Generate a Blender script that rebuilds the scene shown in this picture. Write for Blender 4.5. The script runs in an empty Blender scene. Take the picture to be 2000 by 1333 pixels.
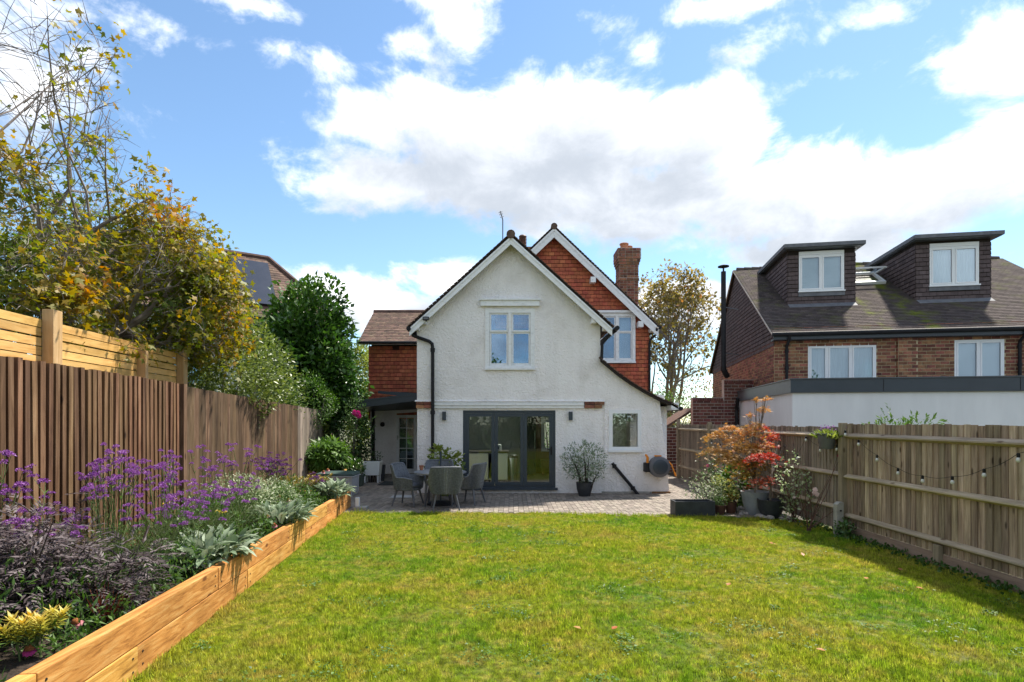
import bpy, math, random
import numpy as np
from mathutils import Vector, Matrix
from mathutils.geometry import tessellate_polygon
random.seed(11); rng = np.random.default_rng(11)
R = math.radians
scene = bpy.context.scene
COL = scene.collection
# ------------------------------------------------------------------ camera
CAM_H, F = 1.9, 1100.0            # eye height (m), focal length in photo pixels
cd = bpy.data.cameras.new('camera'); cam = bpy.data.objects.new('camera', cd); COL.objects.link(cam)
cam.location = (0, 0, CAM_H); cam.rotation_euler = (R(90), 0, 0)
cd.sensor_width = 36; cd.lens = F / 2000 * 36; cd.shift_y = 157.5 / 2000; cd.clip_start = .05; cd.clip_end = 3000
scene.camera = cam
# ------------------------------------------------------------------ sun
SUN_EL, SUN_AZ = R(58), R(47)     # azimuth clockwise from +Y
sd = bpy.data.lights.new('sun', 'SUN'); sd.energy = 2.0; sd.angle = R(3); sd.color = (1, .93, .82)
sun = bpy.data.objects.new('sun', sd); COL.objects.link(sun)
sv = Vector((math.sin(SUN_AZ) * math.cos(SUN_EL), math.cos(SUN_AZ) * math.cos(SUN_EL), math.sin(SUN_EL)))
sun.rotation_euler = sv.to_track_quat('Z', 'Y').to_euler(); sun.location = (30, 10, 40)
# ------------------------------------------------------------------ colour
vs = scene.view_settings; vs.view_transform = 'Standard'; vs.look = 'None'; vs.gamma = 1; vs.exposure = 2.26
vs.use_curve_mapping = False
# ------------------------------------------------------------------ sky with cumulus
def build_world():
    w = bpy.data.worlds.new('World'); scene.world = w; w.use_nodes = True
    nt = w.node_tree; N = nt.nodes; L = nt.links; N.clear()
    def nd(t, **k):
        n = N.new(t)
        for a, b in k.items(): setattr(n, a, b)
        return n
    def link(a, b): L.new(a, b)
    def mth(op, a, b=None, clamp=False):
        n = nd('ShaderNodeMath', operation=op, use_clamp=clamp)
        for i, x in enumerate((a, b)):
            if x is None: continue
            if isinstance(x, (int, float)): n.inputs[i].default_value = x
            else: link(x, n.inputs[i])
        return n.outputs[0]
    def vm(op, a, b):
        n = nd('ShaderNodeVectorMath', operation=op)
        for i, x in enumerate((a, b)):
            if isinstance(x, tuple): n.inputs[i].default_value = x
            else: link(x, n.inputs[i])
        return n
    def smooth(x, lo, hi):
        n = nd('ShaderNodeMapRange', interpolation_type='SMOOTHSTEP'); link(x, n.inputs[0])
        n.inputs[1].default_value = lo; n.inputs[2].default_value = hi; return n.outputs[0]
    tc = nd('ShaderNodeTexCoord').outputs['Generated']
    sky = nd('ShaderNodeTexSky', sky_type='NISHITA', sun_disc=False)
    sky.sun_elevation = SUN_EL; sky.sun_rotation = SUN_AZ; sky.air_density = 1.0; sky.dust_density = .15; sky.ozone_density = 1.6
    # cloud banks: direction (from where each bank stands) and angular size
    banks = [(850,245,270,85,1),(1120,245,270,115,1),(1340,260,200,110,1),(720,350,170,75,.9),(1010,345,380,110,1),
             (1260,400,420,100,1),(1520,400,300,130,1),(1830,370,330,130,1),(1960,320,240,110,1),(640,120,190,50,.46),(760,75,150,45,.44),(560,95,90,40,.4),
             (900,35,110,60,.5),(880,-10,160,50,.55),(470,5,190,40,.5),(1420,0,300,44,.55),(1930,110,150,130,.55),(870,545,140,62,1),
             (680,575,170,62,1),(760,610,240,70,1),(1340,600,190,70,1),(1580,490,260,75,1),(40,130,210,230,.5),
             (1260,95,90,60,.45),(1480,90,130,45,.42),(1620,150,160,40,.34),(330,60,150,45,.34),(1700,40,150,40,.36),(1180,40,120,40,.36)]
    def density(vec):
        nz = nd('ShaderNodeTexNoise'); link(vm('MULTIPLY', vec, (1, 1, 1.5)).outputs[0], nz.inputs['Vector'])
        nz.inputs['Scale'].default_value = 7.0; nz.inputs['Detail'].default_value = 12; nz.inputs['Roughness'].default_value = .63
        nz.inputs['Distortion'].default_value = .25
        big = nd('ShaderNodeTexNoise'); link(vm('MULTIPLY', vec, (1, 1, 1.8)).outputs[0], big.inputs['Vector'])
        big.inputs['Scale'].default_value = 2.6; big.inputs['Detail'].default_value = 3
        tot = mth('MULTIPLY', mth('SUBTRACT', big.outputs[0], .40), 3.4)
        sp = nd('ShaderNodeSeparateXYZ'); link(vec, sp.inputs[0])       # cloud added out of view to lift the ambient light; the banks below are the ones over the houses
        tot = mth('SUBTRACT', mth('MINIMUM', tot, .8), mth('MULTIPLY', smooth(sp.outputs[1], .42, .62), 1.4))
        for (x, y, rx, ry, a) in banks:
            d = Vector((x - 1000, F, 824 - y)); ln = d.length; c = d.normalized()
            dv = vm('MULTIPLY', vm('SUBTRACT', vec, tuple(c)).outputs[0], (ln / rx, ln / rx * .6, ln / ry))
            le = nd('ShaderNodeVectorMath', operation='LENGTH'); link(dv.outputs[0], le.inputs[0])
            tot = mth('MAXIMUM', tot, mth('MULTIPLY', mth('SUBTRACT', 1.0, le.outputs['Value']), a))
        return mth('ADD', mth('MULTIPLY', tot, 1.05), mth('SUBTRACT', mth('MULTIPLY', mth('SUBTRACT', nz.outputs[0], .5), 2.0), .16)), nz.outputs[0]
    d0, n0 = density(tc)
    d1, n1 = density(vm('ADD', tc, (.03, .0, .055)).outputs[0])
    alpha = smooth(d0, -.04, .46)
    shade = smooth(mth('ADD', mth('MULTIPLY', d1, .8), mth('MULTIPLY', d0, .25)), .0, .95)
    cr = nd('ShaderNodeValToRGB'); link(shade, cr.inputs[0])
    e = cr.color_ramp.elements
    e[0].position = 0; e[0].color = (.78, .79, .81, 1); e[1].position = 1; e[1].color = (.31, .34, .385, 1)
    e2 = e.new(.38); e2.color = (.455, .48, .52, 1)
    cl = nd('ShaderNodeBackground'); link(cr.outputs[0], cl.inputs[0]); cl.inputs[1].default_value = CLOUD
    tint = nd('ShaderNodeMix', data_type='RGBA', blend_type='MULTIPLY'); tint.inputs[0].default_value = 1
    link(sky.outputs[0], tint.inputs['A']); tint.inputs['B'].default_value = (.92, 1.02, 1.03, 1)
    hs = nd('ShaderNodeHueSaturation'); hs.inputs['Saturation'].default_value = 1.0; link(tint.outputs['Result'], hs.inputs['Color'])
    bs = nd('ShaderNodeBackground'); link(hs.outputs[0], bs.inputs[0]); bs.inputs[1].default_value = SKY
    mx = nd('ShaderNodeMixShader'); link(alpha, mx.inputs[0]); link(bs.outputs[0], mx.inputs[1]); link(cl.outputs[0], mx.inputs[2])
    out = nd('ShaderNodeOutputWorld'); link(mx.outputs[0], out.inputs[0])
    w.cycles.sampling_method = 'MANUAL'; w.cycles.sample_map_resolution = 512
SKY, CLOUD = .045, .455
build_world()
scene.cycles.max_bounces = 7; scene.cycles.diffuse_bounces = 3; scene.cycles.glossy_bounces = 3
scene.cycles.transmission_bounces = 4; scene.cycles.transparent_max_bounces = 10
scene.cycles.caustics_reflective = False; scene.cycles.caustics_refractive = False

def P(x, y, d):                       # a place d metres down the garden, read off the photograph
    return Vector(((x - 1000) * d / F, d, CAM_H + (824 - y) * d / F))
# ------------------------------------------------------------------ materials
MATS = {}
def _new(name):
    m = bpy.data.materials.new(name); m.use_nodes = True; MATS[name] = m
    nt = m.node_tree; b = nt.nodes['Principled BSDF']; return m, nt, b
def _n(nt, t, **k):
    n = nt.nodes.new(t)
    for a, b in k.items(): setattr(n, a, b)
    return n
def _rand(nt):                        # one random number per object, or per piece where pieces are joined
    oi = _n(nt, 'ShaderNodeObjectInfo'); at = _n(nt, 'ShaderNodeAttribute', attribute_name='rnd')
    a = _n(nt, 'ShaderNodeMath', operation='ADD'); nt.links.new(oi.outputs['Random'], a.inputs[0]); nt.links.new(at.outputs['Fac'], a.inputs[1])
    f = _n(nt, 'ShaderNodeMath', operation='FRACT'); nt.links.new(a.outputs[0], f.inputs[0]); return f.outputs[0]
def _ramp(nt, fac, cols, lo=0., hi=1.):
    r = _n(nt, 'ShaderNodeValToRGB'); nt.links.new(fac, r.inputs[0]); el = r.color_ramp.elements
    while len(el) < len(cols): el.new(.5)
    for i, c in enumerate(cols):
        el[i].position = lo + (hi - lo) * i / max(1, len(cols) - 1); el[i].color = (*c, 1)
    return r.outputs[0]
def mat(name, cols, scale=6, stretch=(1, 1, 1), rough=.7, bump=0, bscale=40, bdist=.01, vary=0, metal=0, lo=.3, hi=.7, spec=.4, hue=0, detail=6, coat=0):
    """noise between colours on world position, brightness varying from piece to piece"""
    m, nt, b = _new(name); L = nt.links
    if not isinstance(cols[0], tuple): cols = [cols]
    geo = _n(nt, 'ShaderNodeNewGeometry'); rv = _rand(nt)
    off = _n(nt, 'ShaderNodeVectorMath', operation='SCALE'); off.inputs[0].default_value = (37, 53, 71); L.new(rv, off.inputs['Scale'])
    ad = _n(nt, 'ShaderNodeVectorMath', operation='MULTIPLY_ADD'); L.new(geo.outputs['Position'], ad.inputs[0])
    ad.inputs[1].default_value = stretch; L.new(off.outputs[0], ad.inputs[2])
    vec = ad.outputs[0]
    if len(cols) > 1:
        nz = _n(nt, 'ShaderNodeTexNoise'); L.new(vec, nz.inputs['Vector']); nz.inputs['Scale'].default_value = scale
        nz.inputs['Detail'].default_value = detail; nz.inputs['Roughness'].default_value = .62
        col = _ramp(nt, nz.outputs[0], cols, lo, hi)
    else:
        rgb = _n(nt, 'ShaderNodeRGB'); rgb.outputs[0].default_value = (*cols[0], 1); col = rgb.outputs[0]
    if vary or hue:
        hs = _n(nt, 'ShaderNodeHueSaturation'); L.new(col, hs.inputs['Color'])
        mr = _n(nt, 'ShaderNodeMapRange'); L.new(rv, mr.inputs[0]); mr.inputs[3].default_value = 1 - vary; mr.inputs[4].default_value = 1 + vary
        L.new(mr.outputs[0], hs.inputs['Value'])
        if hue:
            m2 = _n(nt, 'ShaderNodeMapRange'); f2 = _n(nt, 'ShaderNodeMath', operation='MULTIPLY'); L.new(rv, f2.inputs[0]); f2.inputs[1].default_value = 7.3
            f3 = _n(nt, 'ShaderNodeMath', operation='FRACT'); L.new(f2.outputs[0], f3.inputs[0]); L.new(f3.outputs[0], m2.inputs[0])
            m2.inputs[3].default_value = .5 - hue; m2.inputs[4].default_value = .5 + hue; L.new(m2.outputs[0], hs.inputs['Hue'])
        col = hs.outputs[0]
    L.new(col, b.inputs['Base Color']); b.inputs['Roughness'].default_value = rough; b.inputs['Metallic'].default_value = metal
    b.inputs['Specular IOR Level'].default_value = spec; b.inputs['Coat Weight'].default_value = coat
    if bump:
        n2 = _n(nt, 'ShaderNodeTexNoise'); L.new(vec, n2.inputs['Vector']); n2.inputs['Scale'].default_value = bscale; n2.inputs['Detail'].default_value = 4
        bp = _n(nt, 'ShaderNodeBump'); bp.inputs['Strength'].default_value = bump; bp.inputs['Distance'].default_value = bdist
        L.new(n2.outputs[0], bp.inputs['Height']); L.new(bp.outputs[0], b.inputs['Normal'])
    return m
def wood(name, cols, axis, vary=.25, rough=.75, knots=(.05, .02, .01), grain=9, hue=.01, kn=.16, bump=.5):
    m, nt, b = _new(name); L = nt.links
    st = [1, 1, 1]; st[axis] = .07
    geo = _n(nt, 'ShaderNodeNewGeometry'); rv = _rand(nt)
    off = _n(nt, 'ShaderNodeVectorMath', operation='SCALE'); off.inputs[0].default_value = (37, 53, 71); L.new(rv, off.inputs['Scale'])
    ad = _n(nt, 'ShaderNodeVectorMath', operation='ADD'); L.new(geo.outputs['Position'], ad.inputs[0]); L.new(off.outputs[0], ad.inputs[1])
    mu = _n(nt, 'ShaderNodeVectorMath', operation='MULTIPLY'); L.new(ad.outputs[0], mu.inputs[0]); mu.inputs[1].default_value = st
    nz = _n(nt, 'ShaderNodeTexNoise'); L.new(mu.outputs[0], nz.inputs['Vector']); nz.inputs['Scale'].default_value = grain * 2
    nz.inputs['Detail'].default_value = 7; nz.inputs['Roughness'].default_value = .68; nz.inputs['Distortion'].default_value = .6
    col = _ramp(nt, nz.outputs[0], cols, .28, .72)
    # broad weathering
    w2 = _n(nt, 'ShaderNodeTexNoise'); L.new(ad.outputs[0], w2.inputs['Vector']); w2.inputs['Scale'].default_value = 1.7; w2.inputs['Detail'].default_value = 4
    # knots
    s2 = [5.5, 5.5, 5.5]; s2[axis] = 2.4
    m2 = _n(nt, 'ShaderNodeVectorMath', operation='MULTIPLY'); L.new(ad.outputs[0], m2.inputs[0]); m2.inputs[1].default_value = s2
    vo = _n(nt, 'ShaderNodeTexVoronoi'); L.new(m2.outputs[0], vo.inputs['Vector']); vo.inputs['Scale'].default_value = 1
    kr = _n(nt, 'ShaderNodeMapRange', interpolation_type='SMOOTHSTEP'); L.new(vo.outputs['Distance'], kr.inputs[0])
    kr.inputs[1].default_value = kn * .4; kr.inputs[2].default_value = kn; kr.inputs[3].default_value = .85; kr.inputs[4].default_value = 0
    mk = _n(nt, 'ShaderNodeMix', data_type='RGBA'); L.new(kr.outputs[0], mk.inputs[0]); L.new(col, mk.inputs['A']); mk.inputs['B'].default_value = (*knots, 1)
    hs = _n(nt, 'ShaderNodeHueSaturation'); L.new(mk.outputs['Result'], hs.inputs['Color'])
    mr = _n(nt, 'ShaderNodeMapRange'); L.new(rv, mr.inputs[0]); mr.inputs[3].default_value = 1 - vary; mr.inputs[4].default_value = 1 + vary
    wr = _n(nt, 'ShaderNodeMapRange'); L.new(w2.outputs[0], wr.inputs[0]); wr.inputs[1].default_value = .3; wr.inputs[2].default_value = .7; wr.inputs[3].default_value = .8; wr.inputs[4].default_value = 1.15
    mm = _n(nt, 'ShaderNodeMath', operation='MULTIPLY'); L.new(mr.outputs[0], mm.inputs[0]); L.new(wr.outputs[0], mm.inputs[1]); L.new(mm.outputs[0], hs.inputs['Value'])
    f2 = _n(nt, 'ShaderNodeMath', operation='MULTIPLY'); L.new(rv, f2.inputs[0]); f2.inputs[1].default_value = 7.3
    f3 = _n(nt, 'ShaderNodeMath', operation='FRACT'); L.new(f2.outputs[0], f3.inputs[0])
    h2 = _n(nt, 'ShaderNodeMapRange'); L.new(f3.outputs[0], h2.inputs[0]); h2.inputs[3].default_value = .5 - hue; h2.inputs[4].default_value = .5 + hue; L.new(h2.outputs[0], hs.inputs['Hue'])
    L.new(hs.outputs[0], b.inputs['Base Color']); b.inputs['Roughness'].default_value = rough; b.inputs['Specular IOR Level'].default_value = .25
    bp = _n(nt, 'ShaderNodeBump'); bp.inputs['Strength'].default_value = bump; bp.inputs['Distance'].default_value = .004
    L.new(nz.outputs[0], bp.inputs['Height']); L.new(bp.outputs[0], b.inputs['Normal'])
    return m
def leafmat(name, cols, transl=.35, rough=.5, spec=.35, tcol=1.25):
    m, nt, b = _new(name); L = nt.links
    at = _n(nt, 'ShaderNodeAttribute', attribute_name='rnd')
    col = _ramp(nt, at.outputs['Fac'], cols)
    L.new(col, b.inputs['Base Color']); b.inputs['Roughness'].default_value = rough; b.inputs['Specular IOR Level'].default_value = spec
    tr = _n(nt, 'ShaderNodeBsdfTranslucent'); hs = _n(nt, 'ShaderNodeHueSaturation'); L.new(col, hs.inputs['Color']); hs.inputs['Value'].default_value = tcol
    hs.inputs['Saturation'].default_value = 1.1; L.new(hs.outputs[0], tr.inputs['Color'])
    mx = _n(nt, 'ShaderNodeMixShader'); mx.inputs[0].default_value = transl; L.new(b.outputs[0], mx.inputs[1]); L.new(tr.outputs[0], mx.inputs[2])
    L.new(mx.outputs[0], nt.nodes['Material Output'].inputs['Surface']); return m
def glass(name, refl=.12, tint=(.9, .95, .95), coat=(.95, .97, 1)):
    m, nt, b = _new(name); L = nt.links; nt.nodes.remove(b)
    t = _n(nt, 'ShaderNodeBsdfTransparent'); t.inputs[0].default_value = (*tint, 1)
    g = _n(nt, 'ShaderNodeBsdfGlossy'); g.inputs['Roughness'].default_value = 0; g.inputs[0].default_value = (*coat, 1)
    fr = _n(nt, 'ShaderNodeFresnel'); fr.inputs[0].default_value = 1.5
    a = _n(nt, 'ShaderNodeMath', operation='ADD', use_clamp=True); L.new(fr.outputs[0], a.inputs[0]); a.inputs[1].default_value = refl
    nz = _n(nt, 'ShaderNodeTexNoise'); nz.inputs['Scale'].default_value = 1.5; geo = _n(nt, 'ShaderNodeNewGeometry'); L.new(geo.outputs['Position'], nz.inputs['Vector'])
    bp = _n(nt, 'ShaderNodeBump'); bp.inputs['Strength'].default_value = .05; bp.inputs['Distance'].default_value = .01; L.new(nz.outputs[0], bp.inputs['Height']); L.new(bp.outputs[0], g.inputs['Normal'])
    mx = _n(nt, 'ShaderNodeMixShader'); L.new(a.outputs[0], mx.inputs[0]); L.new(t.outputs[0], mx.inputs[1]); L.new(g.outputs[0], mx.inputs[2])
    L.new(mx.outputs[0], nt.nodes['Material Output'].inputs['Surface']); return m
# ------------------------------------------------------------------ mesh building
class MB:
    def __init__(s): s.v = []; s.f = []; s.r = []
    def add(s, vs_, fs, r=0.):
        o = len(s.v); s.v.extend([(v[0], v[1], v[2]) for v in vs_]); s.f.extend([tuple(i + o for i in f) for f in fs]); s.r.extend([r] * len(fs)); return s
    def box(s, x0, x1, y0, y1, z0, z1, r=0.):
        return s.add([(x0,y0,z0),(x1,y0,z0),(x1,y1,z0),(x0,y1,z0),(x0,y0,z1),(x1,y0,z1),(x1,y1,z1),(x0,y1,z1)],
                     [(3,2,1,0),(4,5,6,7),(0,1,5,4),(1,2,6,5),(2,3,7,6),(3,0,4,7)], r)
    def hexa(s, b, t, r=0.):               # 4 bottom, 4 top corners
        return s.add(list(b) + list(t), [(3,2,1,0),(4,5,6,7),(0,1,5,4),(1,2,6,5),(2,3,7,6),(3,0,4,7)], r)
    def bar(s, a, b, w, h, up=(0, 0, 1), r=0.):  # beam from a to b, w across, h along up
        a = Vector(a); b = Vector(b); d = (b - a).normalized(); x = d.cross(Vector(up)).normalized(); u = x.cross(d)
        x = x * w / 2; u = u * h / 2
        return s.hexa([a - x - u, a + x - u, a + x + u, a - x + u], [b - x - u, b + x - u, b + x + u, b - x + u], r)
    def prism(s, pts, vec, r=0.):
        n = len(pts); vec = Vector(vec); t = [Vector(p) + vec for p in pts]
        return s.add([Vector(p) for p in pts] + t, [tuple(range(n))[::-1], tuple(range(n, 2 * n))] + [(i, (i + 1) % n, n + (i + 1) % n, n + i) for i in range(n)], r)
    def tube(s, pts, rad, n=6, caps=True, r=0.):
        pts = [Vector(p) for p in pts]; k = len(pts)
        if not hasattr(rad, '__len__'): rad = [rad] * k
        vs_, fs = [], []; x = None
        for i, p in enumerate(pts):
            d = (pts[min(i + 1, k - 1)] - pts[max(i - 1, 0)])
            d = d.normalized() if d.length > 1e-9 else Vector((0, 0, 1))
            if x is None: x = d.orthogonal().normalized()
            else:
                x = x - d * x.dot(d); x = x.normalized() if x.length > 1e-6 else d.orthogonal().normalized()
            y = d.cross(x)
            for j in range(n):
                a = 2 * math.pi * j / n; vs_.append(p + (x * math.cos(a) + y * math.sin(a)) * rad[i])
        for i in range(k - 1):
            for j in range(n):
                fs.append((i*n+j, i*n+(j+1)%n, (i+1)*n+(j+1)%n, (i+1)*n+j))
        if caps: fs.append(tuple(range(n))[::-1]); fs.append(tuple(range((k-1)*n, k*n)))
        return s.add(vs_, fs, r)
    def lathe(s, prof, c=(0, 0, 0), n=24, r=0., sx=1, sy=1):
        vs_, fs = [], []
        for (q, z) in prof:
            for j in range(n):
                a = 2 * math.pi * j / n; vs_.append((c[0] + q * sx * math.cos(a), c[1] + q * sy * math.sin(a), c[2] + z))
        for i in range(len(prof) - 1):
            for j in range(n): fs.append((i*n+j, i*n+(j+1)%n, (i+1)*n+(j+1)%n, (i+1)*n+j))
        fs.append(tuple(range(n))[::-1]); fs.append(tuple(range((len(prof)-1)*n, len(prof)*n)))
        return s.add(vs_, fs, r)
    def poly(s, outer, holes, fn, th):      # flat wall with openings; fn maps (u, w) to a point, th is the thickness vector
        loops = [outer] + list(holes); flat = [p for l in loops for p in l]
        tri = tessellate_polygon([[Vector((p[0], p[1], 0)) for p in l] for l in loops])
        a = [Vector(fn(*p)) for p in flat]; th = Vector(th); n = len(a)
        fs = [tuple(t) for t in tri] + [tuple(i + n for i in t[::-1]) for t in tri]; o = 0
        for l in loops:
            k = len(l); fs += [(o+i, o+(i+1)%k, n+o+(i+1)%k, n+o+i) for i in range(k)]; o += k
        return s.add(a + [p + th for p in a], fs)
    def frame(s, x0, x1, z0, z1, y0, y1, w, wb=None):
        wb = w if wb is None else wb
        s.box(x0, x1, y0, y1, z1 - w, z1); s.box(x0, x1, y0, y1, z0, z0 + wb)
        s.box(x0, x0 + w, y0, y1, z0 + wb, z1 - w); s.box(x1 - w, x1, y0, y1, z0 + wb, z1 - w); return s
    def build(s, name, m, parent=None, smooth=False, bevel=0, fix=True, xf=None, label=None):
        me = bpy.data.meshes.new(name); v = [tuple(xf @ Vector(p)) for p in s.v] if xf else s.v
        me.from_pydata(v, [], s.f)
        if fix:
            import bmesh
            bm = bmesh.new(); bm.from_mesh(me); bmesh.ops.recalc_face_normals(bm, faces=bm.faces)
            if bevel: bmesh.ops.bevel(bm, geom=bm.edges[:], offset=bevel, segments=2, profile=.6, affect='EDGES', clamp_overlap=True)
            bm.to_mesh(me); bm.free()
        if any(s.r) and not bevel:
            at = me.attributes.new('rnd', 'FLOAT', 'FACE'); at.data.foreach_set('value', s.r)
        if smooth:
            me.polygons.foreach_set('use_smooth', [True] * len(me.polygons))
            if smooth != 'all':
                try: me.set_sharp_from_angle(angle=R(40))
                except Exception: pass
        me.materials.append(MATS[m] if isinstance(m, str) else m)
        o = bpy.data.objects.new(name, me); link(o, parent)
        if label: o['label'] = label
        return o
def link(o, parent=None):
    COL.objects.link(o)
    if parent is not None:
        o.parent = parent
        if parent.type == 'EMPTY': o.matrix_parent_inverse = Matrix.Translation(-Vector(parent.location))
    return o
def tag(o, label, cat, group=None, kind=None):
    if label: o['label'] = label
    if cat: o['category'] = cat
    if group: o['group'] = group
    if kind: o['kind'] = kind
    return o
def thing(name, label, cat, loc=(0, 0, 0), group=None):
    o = bpy.data.objects.new(name, None); COL.objects.link(o); o.location = loc; o.empty_display_size = .1
    return tag(o, label, cat, group)
def structure(o): o['kind'] = 'structure'; return o
def copy_tree(o, loc=None, rz=0, sc=1, parent=None, label=None, group=None):
    c = o.copy(); COL.objects.link(c); c.parent = parent
    if parent is None:
        c.location = loc; c.rotation_euler = (0, 0, rz); c.scale = (sc, sc, sc)
        if label: c['label'] = label
        if group: c['group'] = group
    for ch in o.children: copy_tree(ch, parent=c)
    return c
_unit = {}
def unit_mesh(m):
    if m not in _unit:
        b = MB(); b.box(-.5, .5, -.5, .5, -.5, .5); me = bpy.data.meshes.new('piece'); me.from_pydata(b.v, [], b.f); me.materials.append(MATS[m]); _unit[m] = me
    return _unit[m]
CUBE = np.array([(-.5,-.5,-.5),(.5,-.5,-.5),(.5,.5,-.5),(-.5,.5,-.5),(-.5,-.5,.5),(.5,-.5,.5),(.5,.5,.5),(-.5,.5,.5)])
CF = [(3,2,1,0),(4,5,6,7),(0,1,5,4),(1,2,6,5),(2,3,7,6),(3,0,4,7)]
def pieces(name, ms, parent, m, indiv=290, rest='brickwork'):
    """each matrix places one box: the first ones are objects, what is past the limit is joined"""
    me = unit_mesh(m)
    for M_ in ms[:indiv]:
        o = bpy.data.objects.new(name, me); link(o, parent); o.matrix_basis = M_
    if len(ms) > indiv:
        mb = MB()
        for M_ in ms[indiv:]:
            A = np.array(M_); mb.add((CUBE @ A[:3, :3].T + A[:3, 3]).tolist(), CF, random.random())
        o = mb.build(rest, m, parent, fix=False); o['kind'] = 'stuff'
def frame_m(c, ax, ay, az):
    return Matrix(((ax[0], ay[0], az[0], c[0]), (ax[1], ay[1], az[1], c[1]), (ax[2], ay[2], az[2], c[2]), (0, 0, 0, 1)))
def laid(o, U, V, N_, vmax, urange, gauge, tw, th, gap=.004, tilt=0, high=None, holes=(), jit=.0, out=0., v0=0., half=True, jw=0.):
    """courses of tiles, bricks or pavers on a plane: o origin, U along, V up, N_ outward"""
    U = Vector(U).normalized(); V = Vector(V).normalized(); N_ = Vector(N_).normalized(); o = Vector(o); res = []
    high = high or gauge - gap; i = 0; v = v0
    while v < vmax - .2 * gauge:
        vm_ = v + gauge * .5; ur = urange(min(vm_, vmax)) if callable(urange) else urange
        if ur and ur[1] - ur[0] > .02:
            spans = [ur]
            for (a, b, c, d) in holes:
                if c < vm_ < d:
                    ns = []
                    for (p, q) in spans:
                        if b <= p or a >= q: ns.append((p, q)); continue
                        if a > p: ns.append((p, a))
                        if b < q: ns.append((b, q))
                    spans = ns
            for (p, q) in spans:
                k = math.floor(p / tw) - 1
                while True:
                    u0 = k * tw + (tw / 2 if (half and i % 2) else 0); k += 1
                    if u0 >= q: break
                    a = max(u0, p) + gap / 2; b = min(u0 + tw, q) - gap / 2
                    if b - a < .025: continue
                    t = tilt + random.uniform(-jit, jit); V2 = V * math.cos(t) - N_ * math.sin(t); N2 = N_ * math.cos(t) + V * math.sin(t)
                    rr = random.uniform(-jit, jit) * .4; U2 = U * math.cos(rr) + V2 * math.sin(rr)
                    c = o + U * ((a + b) / 2) + V * (v + high / 2) + N_ * (th / 2 + out + math.sin(tilt) * high / 2 + random.uniform(-jw, jw))
                    res.append(frame_m(c, U2 * (b - a), V2 * high, N2 * th))
        v += gauge; i += 1
    return res
# ------------------------------------------------------------------ leaves
def leaf_template(kind):
    if kind == 'oval':
        v = [(0,0,0),(-.24,.42,.05),(0,.45,-.02),(.24,.42,.05),(0,1,-.08)]; f = [(0,2,1),(0,3,2),(1,2,4),(2,3,4)]
    elif kind == 'broad':
        v = [(0,0,0),(-.36,.35,.06),(0,.45,-.03),(.36,.35,.06),(-.22,.75,0),(.22,.75,0),(0,1,-.1)]; f = [(0,2,1),(0,3,2),(1,2,4),(2,3,5),(2,6,4),(2,5,6)]
    elif kind == 'lance':
        v = [(0,0,0),(-.1,.4,.03),(.1,.4,.03),(0,1,-.08)]; f = [(0,2,1),(1,2,3)]
    elif kind == 'blade':
        v = [(-.03,0,0),(.03,0,0),(-.022,.55,.05),(.022,.55,.05),(0,1,.2)]; f = [(0,1,3,2),(2,3,4)]
    elif kind == 'ear':
        v, f = [], []
        for i, (y, w, z) in enumerate([(0,.05,0),(.25,.15,.10),(.55,.2,.12),(.8,.15,.04),(1,.02,-.1)]):
            v += [(-w, y, z + w * .35), (0, y, z), (w, y, z + w * .35)]
            if i: b = i * 3; f += [(b-3,b-2,b+1,b),(b-2,b-1,b+2,b+1)]
    elif kind == 'maple':
        v = [(0,.42,0),(0,0,0)]
        for a, q in [(-140,.38),(-112,.25),(-78,.60),(-42,.27),(0,.66),(42,.27),(78,.60),(112,.25),(140,.38)]:
            v.append((q * math.sin(R(a)), .42 + q * math.cos(R(a)), -.18 * q + .05 * ((len(v) % 2))))
        f = [(0, i, i + 1) for i in range(1, 10)] + [(0, 10, 1)]
    elif kind == 'palm':       # deeply cut, thin lobes
        v = [(0,0,0)]; f = []
        for a in (-100, -60, -22, 22, 60, 100):
            q = 1 - abs(a) / 260; s_, c_ = math.sin(R(a)), math.cos(R(a)); o = len(v)
            v += [(s_*q*.45 - c_*.085, c_*q*.45 + s_*.085, .04), (s_*q*.45 + c_*.085, c_*q*.45 - s_*.085, .04), (s_*q, c_*q, -.1)]; f += [(0, o + 1, o), (o, o + 1, o + 2)]
    elif kind == 'petal':
        v = [(-.12,0,0),(.12,0,0),(-.3,.75,.05),(.3,.75,.05),(0,1,.0)]; f = [(0,1,3,2),(2,3,4)]
    return np.array(v, float), f
TPL = {k: leaf_template(k) for k in ('oval','broad','lance','blade','ear','maple','palm','petal')}
def unitv(a): return a / np.maximum(np.linalg.norm(a, axis=-1, keepdims=True), 1e-9)
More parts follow.
